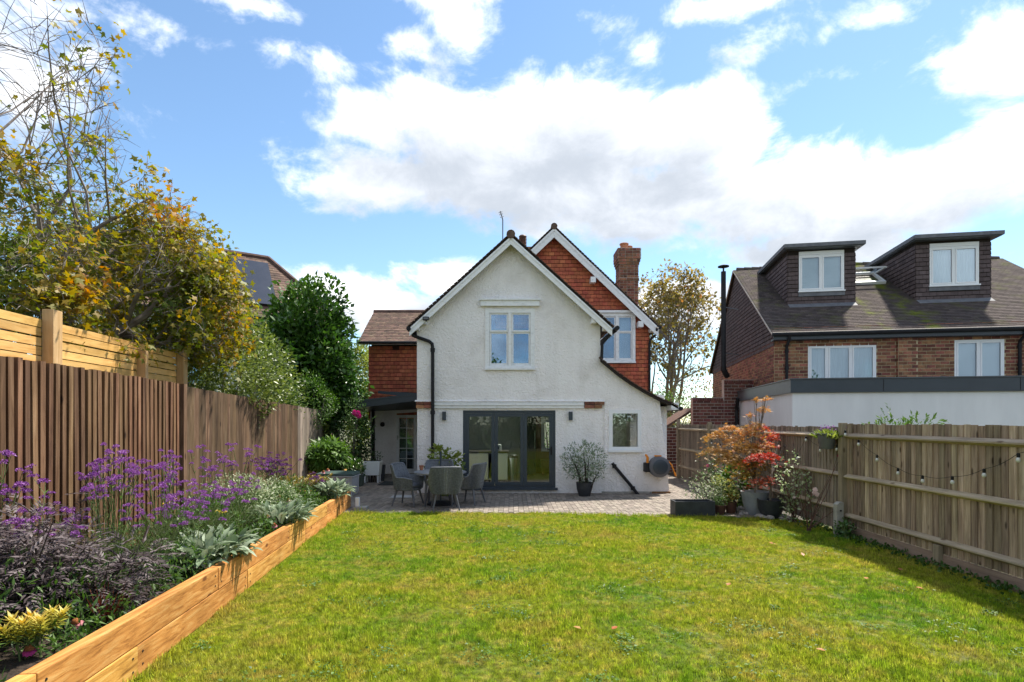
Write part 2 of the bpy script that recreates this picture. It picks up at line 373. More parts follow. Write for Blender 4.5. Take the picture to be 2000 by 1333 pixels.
def leaves(name, pos, axis, up, size, kind, m, parent=None, rnd=None, width=1.):
    pos = np.asarray(pos, float); n = len(pos); tv, tf = TPL[kind]; k = len(tv)
    y = unitv(np.asarray(axis, float)); z = np.asarray(up, float); z = unitv(z - (z * y).sum(1, keepdims=True) * y + 1e-6); x = np.cross(y, z)
    size = np.broadcast_to(np.asarray(size, float), (n,))
    V = pos[:, None, :] + size[:, None, None] * (tv[None, :, 0:1] * width * x[:, None, :] + tv[None, :, 1:2] * y[:, None, :] + tv[None, :, 2:3] * z[:, None, :])
    V = V.reshape(-1, 3); ls = np.array([len(f) for f in tf]); idx = np.concatenate([np.array(f) for f in tf])
    LI = (idx[None, :] + (np.arange(n) * k)[:, None]).ravel(); LT = np.tile(ls, n); LS = np.concatenate([[0], np.cumsum(LT)[:-1]])
    me = bpy.data.meshes.new(name); me.vertices.add(len(V)); me.vertices.foreach_set('co', V.ravel())
    me.loops.add(len(LI)); me.loops.foreach_set('vertex_index', LI); me.polygons.add(len(LT)); me.polygons.foreach_set('loop_start', LS); me.polygons.foreach_set('loop_total', LT)
    me.update(calc_edges=True)
    if rnd is None: rnd = rng.random(n)
    at = me.attributes.new('rnd', 'FLOAT', 'FACE'); at.data.foreach_set('value', np.repeat(np.clip(rnd, 0, 1), len(tf)).astype(np.float32))
    me.materials.append(MATS[m]); o = bpy.data.objects.new(name, me); link(o, parent); return o
def rdir(n): return unitv(rng.normal(size=(n, 3)))
def lumps(d, k=7, amp=.22, seed=0):
    g = np.random.default_rng(seed); s = np.zeros(len(d))
    for i in range(k):
        w = g.normal(size=3) * (2 + i * .7); s += np.sin(d @ w * 1.0 + g.random() * 6.28) / (1 + .35 * i)
    return 1 + amp * s / 1.8
def bush_points(c, rad, n, amp=.22, seed=1, inner=.62, zmin=None):
    d = rdir(n); q = rng.random(n) ** .5 * (1 - inner) + inner
    p = np.array(c) + d * np.array(rad) * (q * lumps(d, amp=amp, seed=seed))[:, None]
    if zmin is not None: k = p[:, 2] > zmin; p, d = p[k], d[k]
    return p, d
# ------------------------------------------------------------------ the scene's materials
def roughcast():
    m, nt, b = _new('roughcast'); L = nt.links; geo = _n(nt, 'ShaderNodeNewGeometry'); p = geo.outputs['Position']
    n1 = _n(nt, 'ShaderNodeTexNoise'); L.new(p, n1.inputs['Vector']); n1.inputs['Scale'].default_value = 1.3; n1.inputs['Detail'].default_value = 6
    c = _ramp(nt, n1.outputs[0], [(.78, .745, .725), (.90, .865, .855), (.93, .90, .89)], .3, .6)
    st = _n(nt, 'ShaderNodeVectorMath', operation='MULTIPLY'); L.new(p, st.inputs[0]); st.inputs[1].default_value = (5, 5, .5)
    n3 = _n(nt, 'ShaderNodeTexNoise'); L.new(st.outputs[0], n3.inputs['Vector']); n3.inputs['Scale'].default_value = 1; n3.inputs['Detail'].default_value = 5
    sr = _n(nt, 'ShaderNodeMapRange'); L.new(n3.outputs[0], sr.inputs[0]); sr.inputs[1].default_value = .46; sr.inputs[2].default_value = .72; sr.inputs[4].default_value = .33
    mu_ = _n(nt, 'ShaderNodeMath', operation='MULTIPLY'); L.new(sr.outputs[0], mu_.inputs[0]); mu_.inputs[1].default_value = .34      # rain-streaked old paint
    mx = _n(nt, 'ShaderNodeMix', data_type='RGBA'); L.new(mu_.outputs[0], mx.inputs[0]); L.new(c, mx.inputs['A']); mx.inputs['B'].default_value = (.46, .43, .37, 1)
    L.new(mx.outputs['Result'], b.inputs['Base Color']); b.inputs['Roughness'].default_value = .85; b.inputs['Specular IOR Level'].default_value = .2
    n2 = _n(nt, 'ShaderNodeTexNoise'); L.new(p, n2.inputs['Vector']); n2.inputs['Scale'].default_value = 17; n2.inputs['Detail'].default_value = 5; n2.inputs['Roughness'].default_value = .55; n2.inputs['Distortion'].default_value = .8
    bp = _n(nt, 'ShaderNodeBump'); bp.inputs['Strength'].default_value = .9; bp.inputs['Distance'].default_value = .05; L.new(n2.outputs[0], bp.inputs['Height']); L.new(bp.outputs[0], b.inputs['Normal'])
roughcast()
mat('white_paint', [(.62, .63, .63), (.80, .81, .82)], 7, (1, 1, 2), .45, .15, 60, .004, lo=.25, hi=.5)
mat('white_upvc', [(.76, .78, .80), (.83, .84, .85)], 3, rough=.3)
mat('render_white', [(.66, .67, .69), (.78, .79, .81)], 1.0, (1.5, 1.5, .35), rough=.8, bump=.1, bscale=50)
mat('red_tile', [(.24, .062, .036), (.45, .115, .056), (.52, .17, .08)], 5, (1, 1, 1), .8, .5, 60, .005, vary=.2, hue=.008)
mat('red_tile_shade', [(.05, .02, .015)], rough=.9)  # dark backing paints the shadow lines between the spaced red hanging tiles
mat('tile_gap_shade', [(.022, .016, .013)], rough=.95)  # course shadows put in as a near-black sheet behind spaced tiles
mat('roof_tile', [(.055, .036, .028), (.115, .066, .048), (.155, .11, .075)], 5, rough=.85, bump=.5, bscale=50, bdist=.006, vary=.35, hue=.015)
mat('slate_tile', [(.062, .05, .048), (.10, .08, .075)], 3, rough=.9, spec=.12, bump=.3, bscale=60, vary=.2)
mat('hung_tile_grey', [(.085, .062, .062), (.12, .092, .092)], 4, rough=.85, spec=.2, bump=.3, bscale=60, vary=.22)
mat('brick', [(.10, .045, .035), (.25, .10, .06), (.33, .16, .09)], 4, rough=.85, bump=.6, bscale=70, bdist=.006, vary=.45, hue=.02)
mat('brick_dark', [(.07, .035, .03), (.16, .06, .045), (.2, .08, .055)], 4, rough=.88, bump=.6, bscale=70, bdist=.006, vary=.35, hue=.015)
mat('mortar', [(.40, .31, .18), (.55, .45, .29)], 8, rough=.95, bump=.3)
mat('mortar_pale', [(.42, .37, .32), (.56, .51, .45)], 8, rough=.95, bump=.3)
mat('anthracite', [(.028, .040, .056), (.036, .050, .066)], 3, rough=.38, spec=.5)
mat('anthracite_cap', [(.075, .09, .105), (.10, .115, .13)], 3, rough=.4)
mat('black_plastic', [(.010, .010, .012), (.02, .02, .023)], 5, rough=.62, spec=.25)
mat('lead', [(.10, .105, .12), (.17, .175, .19)], 5, rough=.7)
mat('concrete', [(.26, .25, .22), (.40, .38, .34)], 9, rough=.9, bump=.5, bscale=60)
mat('patio_gap', [(.05, .045, .035), (.09, .08, .06)], 20, rough=.95)
mat('paver', [(.125, .105, .086), (.22, .188, .157), (.29, .252, .215)], 7, rough=.9, bump=.5, bscale=90, vary=.22, hue=.012)
mat('ground', [(.05, .06, .02), (.09, .08, .04)], 2, rough=.95)
mat('soil', [(.018, .012, .008), (.05, .034, .022)], 14, rough=1, bump=1, bscale=30, bdist=.03)
mat('wicker', [(.10, .11, .125), (.19, .20, .22)], 30, rough=.6, bump=.5, bscale=120, bdist=.003, lo=.35, hi=.65)
mat('table_top', [(.16, .17, .185), (.24, .25, .265)], 14, (1, 6, 1), rough=.5)
mat('steel', [(.45, .46, .47)], rough=.3, metal=1)
mat('worktop', [(.03, .026, .024), (.07, .06, .05)], 20, rough=.3)
mat('kitchen_white', [(.78, .80, .79)], rough=.25)
mat('inner_wall', [(.66, .67, .62), (.72, .72, .68)], 2, rough=.9)
mat('inner_floor', [(.30, .26, .13), (.40, .35, .2)], 3, (1, 6, 1), rough=.3)
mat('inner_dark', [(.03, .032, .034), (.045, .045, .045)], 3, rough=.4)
mat('curtain', [(.60, .66, .70), (.78, .82, .86)], 9, (6, 6, .4), rough=.9)
mat('blind', [(.70, .76, .80), (.80, .84, .87)], 3, (1, 1, 8), rough=.9)
mat('inner_wood', [(.16, .08, .035), (.28, .15, .07)], 4, (8, 8, 1), rough=.5)
mat('grey_pot', [(.22, .24, .26), (.30, .32, .34)], 8, rough=.7, bump=.2)
mat('dark_pot', [(.022, .026, .032), (.045, .05, .058)], 8, rough=.55)
mat('brown_pot', [(.06, .03, .022), (.12, .05, .03)], 8, rough=.6)
mat('terracotta', [(.28, .10, .05), (.42, .18, .10)], 8, rough=.8)
mat('box_grey', [(.34, .34, .36), (.44, .44, .46)], 4, rough=.55)
mat('lid_green', [(.025, .055, .05), (.05, .085, .075)], 5, rough=.5)
mat('hose_grey', [(.09, .095, .11), (.12, .125, .14)], 5, rough=.5)
mat('hose_orange', [(.75, .25, .02)], rough=.45)
mat('pebble', [(.22, .20, .18), (.42, .39, .35)], 10, rough=.8, vary=.3)
mat('solar', [(.022, .028, .045), (.03, .036, .055)], 3, rough=.22, spec=.6)
mat('bulb', [(.6, .6, .58)], rough=.06, spec=.9)
mat('bark', [(.10, .08, .065), (.24, .21, .18)], 12, (1, 1, .3), .9, .8, 40, .01)
mat('twig', [(.13, .10, .085), (.26, .23, .21)], 8, rough=.85)
mat('cane', [(.06, .035, .025), (.16, .07, .05)], 8, rough=.7)
mat('stem_green', [(.06, .10, .025), (.13, .17, .05)], 10, rough=.7)
mat('stem_dark', [(.02, .014, .012), (.05, .035, .03)], 10, rough=.8)
mat('mat_dark', [(.012, .014, .014), (.03, .035, .035)], 30, rough=.95)
mat('drain', [(.30, .30, .30), (.42, .42, .42)], 20, rough=.8)
wood('dark_fence', [(.055, .027, .014), (.145, .078, .040), (.24, .148, .085)], 2, .32, knots=(.02, .01, .006))
wood('brown_fence', [(.042, .023, .012), (.118, .072, .040), (.19, .13, .085)], 2, .38, knots=(.03, .015, .01))
wood('old_fence', [(.11, .086, .068), (.24, .195, .155), (.34, .285, .235)], 2, .3, knots=(.05, .03, .02))
wood('grey_fence', [(.12, .080, .055), (.34, .255, .182), (.52, .42, .32)], 2, .36, knots=(.05, .03, .02), hue=.012)
wood('grey_rail', [(.22, .175, .12), (.40, .32, .23), (.50, .42, .31)], 1, .12, knots=(.1, .06, .03))
wood('gravel_board', [(.17, .115, .085), (.26, .185, .14), (.32, .24, .18)], 1, .1, knots=(.08, .05, .03))
wood('post_wood', [(.15, .12, .08), (.27, .22, .15), (.33, .28, .20)], 2, .15, knots=(.08, .05, .03))
wood('cedar', [(.46, .24, .06), (.68, .40, .13), (.76, .49, .19)], 1, .14, knots=(.16, .06, .02), rough=.6, hue=.006, kn=.13)
wood('cedar_post', [(.42, .25, .10), (.56, .36, .17), (.62, .43, .23)], 2, .06, knots=(.2, .09, .03), rough=.65, hue=.004)
wood('sleeper', [(.20, .078, .018), (.52, .245, .06), (.66, .40, .14)], 1, .10, knots=(.13, .04, .012), rough=.62, grain=13, hue=.008, kn=.17, bump=1.0)
glass('glass_sky', .16, coat=(.42, .62, .88)); glass('glass_door', .0, (.88, .93, .92)); glass('glass_clear', .12, coat=(.7, .85, 1))  # bluish coat colour paints reflected blue sky into the panes
# leaves
leafmat('leaf_maple', [(.07, .12, .015), (.13, .165, .02), (.23, .205, .025), (.36, .225, .03), (.38, .14, .03)], .48)
leafmat('leaf_laurel', [(.020, .058, .012), (.043, .11, .018), (.095, .185, .03)], .25, .33, .5)
leafmat('leaf_shrub', [(.05, .08, .022), (.13, .18, .035), (.26, .30, .07)], .35, .38, .45)
leafmat('leaf_box', [(.03, .08, .012), (.07, .15, .02), (.12, .22, .03)], .3)
leafmat('leaf_light', [(.10, .15, .025), (.20, .26, .05), (.30, .34, .09)], .4)
leafmat('leaf_far', [(.14, .11, .035), (.22, .18, .05), (.28, .23, .07), (.34, .17, .06)], .45)
leafmat('leaf_green', [(.03, .075, .015), (.07, .14, .025), (.13, .21, .05)], .35)
leafmat('leaf_rose', [(.02, .05, .015), (.05, .10, .03), (.10, .16, .06)], .3, .4)
leafmat('leaf_pale', [(.16, .24, .08), (.34, .42, .22), (.55, .60, .42)], .4)
leafmat('leaf_silver', [(.10, .15, .085), (.21, .275, .17), (.33, .38, .28)], .2, .7, .2)
leafmat('leaf_varieg', [(.10, .15, .05), (.30, .36, .20), (.55, .58, .42)], .3)
leafmat('leaf_dark', [(.03, .022, .026), (.085, .066, .07), (.24, .205, .205)], .12, .5, .2)
leafmat('leaf_yellow', [(.16, .20, .025), (.38, .38, .05), (.55, .46, .10), (.5, .22, .03)], .35)
leafmat('leaf_bronze', [(.08, .085, .02), (.19, .16, .03), (.32, .20, .04)], .35)
leafmat('leaf_fern', [(.045, .065, .022), (.09, .12, .035), (.14, .16, .055)], .3)
leafmat('leaf_redgrass', [(.04, .012, .012), (.12, .03, .022), (.20, .06, .03)], .3)
leafmat('leaf_acer', [(.16, .13, .03), (.36, .20, .05), (.50, .27, .09), (.48, .14, .05), (.38, .035, .025)], .42)
leafmat('petal_purple', [(.13, .035, .17), (.30, .10, .38), (.46, .21, .54)], .25)
leafmat('petal_plum', [(.10, .03, .12), (.19, .07, .22), (.28, .12, .32)], .25)
leafmat('petal_pink', [(.42, .10, .17), (.60, .22, .26), (.66, .36, .34)], .35)
leafmat('petal_magenta', [(.45, .02, .16), (.65, .06, .28)], .3)
leafmat('petal_pale', [(.70, .50, .46), (.80, .66, .62)], .4)
leafmat('petal_yellow', [(.55, .40, .02), (.75, .58, .03)], .3)
leafmat('petal_green', [(.30, .36, .10), (.48, .50, .20)], .3)
mat('cone', [(.12, .03, .01), (.36, .12, .03)], 200, rough=.9)
def grassmat():
    m, nt, b = _new('grass'); L = nt.links; p = _n(nt, 'ShaderNodeNewGeometry').outputs['Position']
    fl = _n(nt, 'ShaderNodeVectorMath', operation='MULTIPLY'); L.new(p, fl.inputs[0]); fl.inputs[1].default_value = (1, 1, 0)
    def nz(s, det): 
        n = _n(nt, 'ShaderNodeTexNoise'); L.new(fl.outputs[0], n.inputs['Vector']); n.inputs['Scale'].default_value = s; n.inputs['Detail'].default_value = det; n.inputs['Roughness'].default_value = .6; return n.outputs[0]
    c1 = _ramp(nt, nz(.6, 6), [(.15, .33, .012), (.34, .43, .02), (.55, .50, .035), (.54, .42, .075)], .36, .64)
    c2 = _ramp(nt, nz(6.5, 9), [(.06, .17, .008), (.25, .37, .022), (.54, .46, .11)], .36, .64)
    mx = _n(nt, 'ShaderNodeMix', data_type='RGBA'); mx.inputs[0].default_value = .58; L.new(c1, mx.inputs['A']); L.new(c2, mx.inputs['B'])
    mr = _n(nt, 'ShaderNodeMapRange', interpolation_type='SMOOTHSTEP'); L.new(nz(1.5, 6), mr.inputs[0]); mr.inputs[1].default_value = .52; mr.inputs[2].default_value = .70; mr.inputs[4].default_value = .55
    m2 = _n(nt, 'ShaderNodeMix', data_type='RGBA'); L.new(mr.outputs[0], m2.inputs[0]); L.new(mx.outputs['Result'], m2.inputs['A']); m2.inputs['B'].default_value = (.46, .33, .08, 1)
    at = _n(nt, 'ShaderNodeAttribute', attribute_name='rnd'); hs = _n(nt, 'ShaderNodeHueSaturation'); L.new(m2.outputs['Result'], hs.inputs['Color'])
    v = _n(nt, 'ShaderNodeMapRange'); L.new(at.outputs['Fac'], v.inputs[0]); v.inputs[3].default_value = .55; v.inputs[4].default_value = 1.55
    cl = _n(nt, 'ShaderNodeMapRange'); L.new(nz(19, 4), cl.inputs[0]); cl.inputs[1].default_value = .34; cl.inputs[2].default_value = .66; cl.inputs[3].default_value = .5; cl.inputs[4].default_value = 1.32
    vm_ = _n(nt, 'ShaderNodeMath', operation='MULTIPLY'); L.new(v.outputs[0], vm_.inputs[0]); L.new(cl.outputs[0], vm_.inputs[1]); L.new(vm_.outputs[0], hs.inputs['Value'])
    L.new(hs.outputs[0], b.inputs['Base Color']); b.inputs['Roughness'].default_value = .55; b.inputs['Specular IOR Level'].default_value = .25
    tr = _n(nt, 'ShaderNodeBsdfTranslucent'); L.new(hs.outputs[0], tr.inputs[0]); ms = _n(nt, 'ShaderNodeMixShader'); ms.inputs[0].default_value = .45
    L.new(b.outputs[0], ms.inputs[1]); L.new(tr.outputs[0], ms.inputs[2]); L.new(ms.outputs[0], nt.nodes['Material Output'].inputs['Surface'])
grassmat()
# moss streaks below the gap between the dormers: a mark on the tiles themselves
def mossy():
    m = MATS['slate_tile']; nt = m.node_tree; L = nt.links; b = nt.nodes['Principled BSDF']
    src = b.inputs['Base Color'].links[0].from_socket; p = _n(nt, 'ShaderNodeNewGeometry').outputs['Position']
    sx = _n(nt, 'ShaderNodeVectorMath', operation='DOT_PRODUCT'); L.new(p, sx.inputs[0]); sx.inputs[1].default_value = (math.cos(R(10)), -math.sin(R(10)), 0)
    nz = _n(nt, 'ShaderNodeTexNoise'); L.new(p, nz.inputs['Vector']); nz.inputs['Scale'].default_value = 2.2; nz.inputs['Detail'].default_value = 6
    tot = None
    for u, w in ((4.45, .45), (3.2, .22)):
        c = u + 8.38 * math.cos(R(10)) - 18 * math.sin(R(10))
        d = _n(nt, 'ShaderNodeMath', operation='SUBTRACT'); L.new(sx.outputs['Value'], d.inputs[0]); d.inputs[1].default_value = c
        a = _n(nt, 'ShaderNodeMath', operation='ABSOLUTE'); L.new(d.outputs[0], a.inputs[0])
        mr = _n(nt, 'ShaderNodeMapRange', interpolation_type='SMOOTHSTEP'); L.new(a.outputs[0], mr.inputs[0]); mr.inputs[1].default_value = w; mr.inputs[2].default_value = 0.02; mr.inputs[4].default_value = 1
        tot = mr.outputs[0] if tot is None else (lambda q: (L.new(tot, q.inputs[0]), L.new(mr.outputs[0], q.inputs[1]), q.outputs[0])[2])(_n(nt, 'ShaderNodeMath', operation='MAXIMUM'))
    am = _n(nt, 'ShaderNodeMapRange', interpolation_type='SMOOTHSTEP'); L.new(nz.outputs[0], am.inputs[0]); am.inputs[1].default_value = .38; am.inputs[2].default_value = .62
    mm = _n(nt, 'ShaderNodeMath', operation='MULTIPLY'); L.new(tot, mm.inputs[0]); L.new(am.outputs[0], mm.inputs[1])
    wide = _n(nt, 'ShaderNodeMapRange'); L.new(nz.outputs[0], wide.inputs[0]); wide.inputs[1].default_value = .5; wide.inputs[2].default_value = .8; wide.inputs[4].default_value = .45
    mm2 = _n(nt, 'ShaderNodeMath', operation='MAXIMUM'); L.new(mm.outputs[0], mm2.inputs[0]); L.new(wide.outputs[0], mm2.inputs[1])
    mx = _n(nt, 'ShaderNodeMix', data_type='RGBA'); L.new(mm2.outputs[0], mx.inputs[0]); L.new(src, mx.inputs['A']); mx.inputs['B'].default_value = (.12, .14, .02, 1)
    L.new(mx.outputs['Result'], b.inputs['Base Color'])
mossy()
# ------------------------------------------------------------------ ground, lawn, patio
def bedx(d): return -2.78 - .0965 * (d - 4.1)          # outer face of the raised bed
def fencex(d): return -4.65 - .0965 * (d - 5.1)        # left boundary fence
FX = 5.64                                              # right boundary fence
g = MB(); g.add([(-900, -300, -.03), (900, -300, -.03), (900, 1500, -.03), (-900, 1500, -.03)], [(0, 1, 2, 3)]); structure(g.build('ground', 'ground', fix=False))
def edge(x): return 11.66 - max(0, x - .5) * .14       # lawn meets patio
lw = MB(); xs = [bedx(0) + i * (FX + .05 - bedx(0)) / 40 for i in range(41)]
vs_ = []
for x in xs: vs_ += [(x, -6, -.004), (x, max(edge(x), 2) if x < 4.0 else 11.1 if x < 4.6 else 10.9, -.004)]
vs_[0] = (bedx(0), -6, -.004); vs_[1] = (bedx(11.66), 11.66, -.004)
lw.add(vs_, [(2*i, 2*i+2, 2*i+3, 2*i+1) for i in range(40)])
lawn = structure(lw.build('lawn', 'grass', fix=False))
pb = MB(); pb.box(-6.2, 6.5, 10.6, 21.0, -.03, -.012); patio = structure(pb.build('patio', 'patio_gap', fix=False))
pv = []
for m_ in laid((0, 0, -.013), (0, 1, 0), (1, 0, 0), (0, 0, 1), 5.6, (11.2, 21), .108, .206, .022, .007, jw=.0025, v0=-5.9, jit=.006):
    c = m_.translation
    if c.y < edge(c.x) - .02: continue
    if -2.55 < c.x < 4.2 and c.y > 14.97: continue
    if c.x > 5.55 or (c.x < fencex(c.y) + .1): continue
    pv.append(m_)
pv.sort(key=lambda m_: m_.translation.y + .25 * abs(m_.translation.x))
pieces('paver', pv, patio, 'paver', 295, 'paving')
# ------------------------------------------------------------------ the white house
D0, D1 = 14.9, 20.5
def hx(px, d=D0): return (px - 1000) * d / F
def hz(py, d=D0): return CAM_H + (824 - py) * d / F
house = thing('white_house', 'white roughcast house with front gable, grey folding doors and a red tile-hung gable behind', 'house', (0, D0, 0))
RZ, SL = 6.66, .905                               # wing ridge height and roof slope
RXc = -.03
def under(x): return RZ - SL * abs(x - RXc)
cat = [(2.33, 3.52), (2.75, 3.17), (3.1, 2.92), (3.5, 2.68), (3.9, 2.47), (4.18, 2.36)]    # sweep of the side roof
door = (hx(904), hx(1085), .13, hz(802)); win1 = (hx(948), hx(1044), hz(722), hz(604)); win2 = (hx(1189), hx(1252), hz(882), hz(801))
def rect(r): return [(r[0], r[2]), (r[1], r[2]), (r[1], r[3]), (r[0], r[3])]
w = MB()
w.poly([(2.44, 0), (4.16, 0)] + [(x, z - .03) for x, z in cat[::-1][1:]] + [(2.33, under(2.33)), (RXc, RZ), (-2.51, under(-2.51)), (-2.51, 2.46), (2.44, 2.46)], [rect(win1), rect(win2)], lambda u, v: (u, D0 - .03, v), (0, .26, 0))
wall = w.build('front_wall', 'roughcast', house)
w = MB(); w.poly([(-2.51, 0), (door[0], 0), (door[0], door[3]), (door[1], door[3]), (door[1], 0), (2.44, 0), (2.44, 2.46), (-2.51, 2.46)], [], lambda u, v: (u, D0, v), (0, .25, 0))
w.box(door[0], door[1], D0, D0 + .25, 0, door[2] - .03)
w.build('lower_wall', 'roughcast', house)
for q_ in ((-2.51, -2.3, D0 + .25, D1, 0, 4.36), (3.95, 4.16, D0 + .24, 15.8, 0, 2.3), (3.95, 4.16, 15.8, 18.8, 0, .6), (3.95, 4.16, 18.8, D1, 0, 2.3), (2.1, 2.33, D0 + .24, D1, 2.6, 4.4)):  # gap in the right wall, out of view, added to light the kitchen
    w = MB(); w.box(*q_); w.build('side_wall', 'roughcast', house)
w = MB()    # bellcast lip of the upper render
w.prism([(-2.56, D0 - .03, 2.47), (-2.56, D0 - .075, 2.445), (-2.56, D0 - .075, 2.425), (-2.56, D0 - .0, 2.44)], (5.0, 0, 0)); w.build('render_lip', 'roughcast', house)
# beam with mouldings and the corbelled brick ends
w = MB(); x0, x1 = hx(845), hx(1140)
w.box(x0, x1, D0 - .05, D0 + .01, hz(798), hz(792.5)); w.box(x0, x1, D0 - .075, D0 + .01, hz(792.3), hz(788)); w.box(x0, x1, D0 - .055, D0 + .01, hz(787.8), hz(785.5)); w.build('beam', 'white_paint', house)
br = []
for a, b in ((hx(813), hx(844)), (hx(1141), hx(1180))):
    for i in range(2):
        n = 2; L_ = (b - a) / n
        for k in range(n):
            e = (.06 * (1 - i) if ((a > 0 and k == n - 1)) else 0)
            br.append(frame_m((a + L_ * (k + .5) - e / 2, D0 - .03, hz(798) + .045 + .09 * i), (L_ - .012 - e, 0, 0), (0, .09, 0), (0, 0, .078)))
pieces('brick', br, house, 'brick', 50)
# plinth
w = MB(); w.box(hx(1175), hx(1271), D0 - .06, D0, 0, hz(960)); w.build('plinth', 'concrete', house)
w = MB(); w.box(hx(1272), 4.17, D0 - .075, D0, 0, hz(960)); w.build('timber_block', 'inner_wood', house)
# roofs of the front wing: boards, tiles, bargeboards
def slope_tiles(name, ridge0, ridge_len_vec, down, length, mt, gauge=.125, tw=.19, under_t=.03):
    """ridge0 one end of the ridge, down = unit vector down the slope"""
    U = Vector(ridge_len_vec); W = U.length; U = U.normalized(); dn = Vector(down).normalized(); N_ = U.cross(dn); N_ = N_ if N_.z > 0 else -N_
    o = Vector(ridge0) + dn * length
    return laid(o, U, -dn, N_, length, (0, W), gauge, tw, .018, .006, tilt=.08, high=gauge * .9, jit=.02)
def roof_slab(mb, a, b, down, length, t=.06, lift=0):
    a = Vector(a); b = Vector(b); dn = Vector(down).normalized() * length; n = (b - a).cross(dn).normalized(); n = n if n.z > 0 else -n
    mb.hexa([a - n * t, b - n * t, b + dn - n * t, a + dn - n * t], [a, b, b + dn, a + dn])
cs = 1 / math.hypot(1, SL); LS = 2.62 / cs; Y0, Y1 = D0 - .38, D1 + 3
rz = RZ + .1
w = MB()
RL = (16.4, 19.6, .6, 2.7)                 # unseen opening in the right slope, added to brighten the kitchen
dn_ = Vector((1, 0, -SL)).normalized()
roof_slab(w, (RXc, Y0 + .04, rz), (RXc, Y1, rz), (-1, 0, -SL), LS)
roof_slab(w, (RXc, Y0 + .04, rz), (RXc, RL[0], rz), dn_, LS); roof_slab(w, (RXc, RL[1], rz), (RXc, Y1, rz), dn_, LS); roof_slab(w, (RXc, RL[0], rz), (RXc, RL[1], rz), dn_, RL[2])
a_ = Vector((RXc, 0, rz)) + dn_ * RL[3]; roof_slab(w, (a_.x, RL[0], a_.z), (a_.x, RL[1], a_.z), dn_, LS - RL[3])
w.build('roof', 'tile_gap_shade', house)
w = MB(); q_ = [Vector((RXc, y, rz)) + dn_ * s_ for y, s_ in ((RL[0], RL[2]), (RL[1], RL[2]), (RL[1], RL[3]), (RL[0], RL[3]))]; w.add([p + Vector((.02, 0, .02)) for p in q_], [(0, 1, 2, 3)]); w.build('added_roof_light', 'glass_clear', house, fix=False)
ts = []
for s in (-1, 1): ts += slope_tiles('', (RXc, Y0, rz), (0, Y1 - Y0, 0), (s, 0, -SL), LS + .06, 'roof_tile')
ts = [m_ for m_ in ts if not (m_.translation.x > 0 and RL[0] < m_.translation.y < RL[1] and RL[2] < (m_.translation - Vector((RXc, m_.translation.y, rz))).dot(dn_) < RL[3])]
ts.sort(key=lambda m_: m_.translation.y); pieces('roof_tile', ts, house, 'roof_tile', 140, 'roof_tiling')
w = MB()
for i in range(int((Y1 - Y0) / .3)):
    y = Y0 - .01 + i * .3; w.tube([(RXc, y, rz - .02), (RXc, y + .29, rz - .035)], [.115, .105], 10, r=random.random())
w.build('ridge_tile', 'roof_tile', house, smooth=True)
def barge(x0_, z0_, x1_, z1_, y, h=.2, t=.035, par=None, ret=True):
    w = MB(); a = Vector((x0_, y, z0_)); b = Vector((x1_, y, z1_)); d = (b - a).normalized(); n = Vector((-d.z, 0, d.x)); n = n if n.z < 0 else -n
    # plumb cuts at both ends
    k = h / abs(d.x)
    w.prism([a, b, b - Vector((0, 0, k)), a - Vector((0, 0, k))], (0, -t, 0))
    w.prism([a + Vector((0, -t - .002, 0)), b + Vector((0, -t - .002, 0)), b + Vector((0, -t - .002, -k * .3)), a + Vector((0, -t - .002, -k * .3))], (0, -.018, 0))
    return w.build('bargeboard', 'white_paint', par or house)
for s in (-1, 1):
    barge(RXc, rz - .075, RXc + s * 2.62, rz - .075 - SL * 2.62, Y0 + .07, .145)
w = MB()
for s in (-1, 1): w.box(RXc + s * 2.5 - .1, RXc + s * 2.5 + .1, Y0 + .09, D0 - .04, hz(648), hz(641))
w.build('soffit', 'white_paint', house)
for px, py in ((1157, 627), (830, 628)):
    w = MB(); w.box(hx(px) - .06, hx(px) + .06, Y0 + .08, D0 - .02, hz(py) - .1, hz(py) + .03); w.build('purlin_end', 'white_paint', house)
# swept side roof on the right
w = MB(); pts = [(x, z) for x, z in cat] + [(4.34, 2.27)]
for (xa, za), (xb, zb) in zip(pts[:-1], pts[1:]):
    w.hexa([(xa, D0 - .2, za - .04), (xb, D0 - .2, zb - .04), (xb, D1, zb - .04), (xa, D1, za - .04)], [(xa, D0 - .2, za + .02), (xb, D0 - .2, zb + .02), (xb, D1, zb + .02), (xa, D1, za + .02)])
w.build('side_roof', 'tile_gap_shade', house)
sp = []
for (xa, za), (xb, zb) in zip(pts[:-1], pts[1:]):
    v = Vector((xa - xb, 0, za - zb)); sp += laid((xb, D0 - .22, zb + .022), (0, 1, 0), v, Vector((-v.z, 0, v.x)) * (1 if v.x > 0 else -1), v.length, (0, D1 - D0 + .2), .125, .19, .018, .008, tilt=.08, high=.108, jit=.02)
sp = [m_ for m_ in sp]; pieces('side_roof_tile', sorted(sp, key=lambda m_: m_.translation.y), house, 'roof_tile', 60, 'side_roof_tiling')
w = MB(); w.box(4.162, 4.36, D0 - .2, D0 + 3, hz(801), hz(787)); w.build('fascia_end', 'white_paint', house)
w = MB(); w.tube([(4.4, D0 - .25, 2.24), (4.4, D1, 2.24)], .055, 8); w.tube([(hx(803), Y0 - .02, 4.30), (hx(803), D1, 4.30)], .06, 8); w.tube([(2.72, Y0, 4.32), (2.72, D1 - .3, 4.32)], .06, 8); w.build('gutter', 'black_plastic', house, smooth=True)
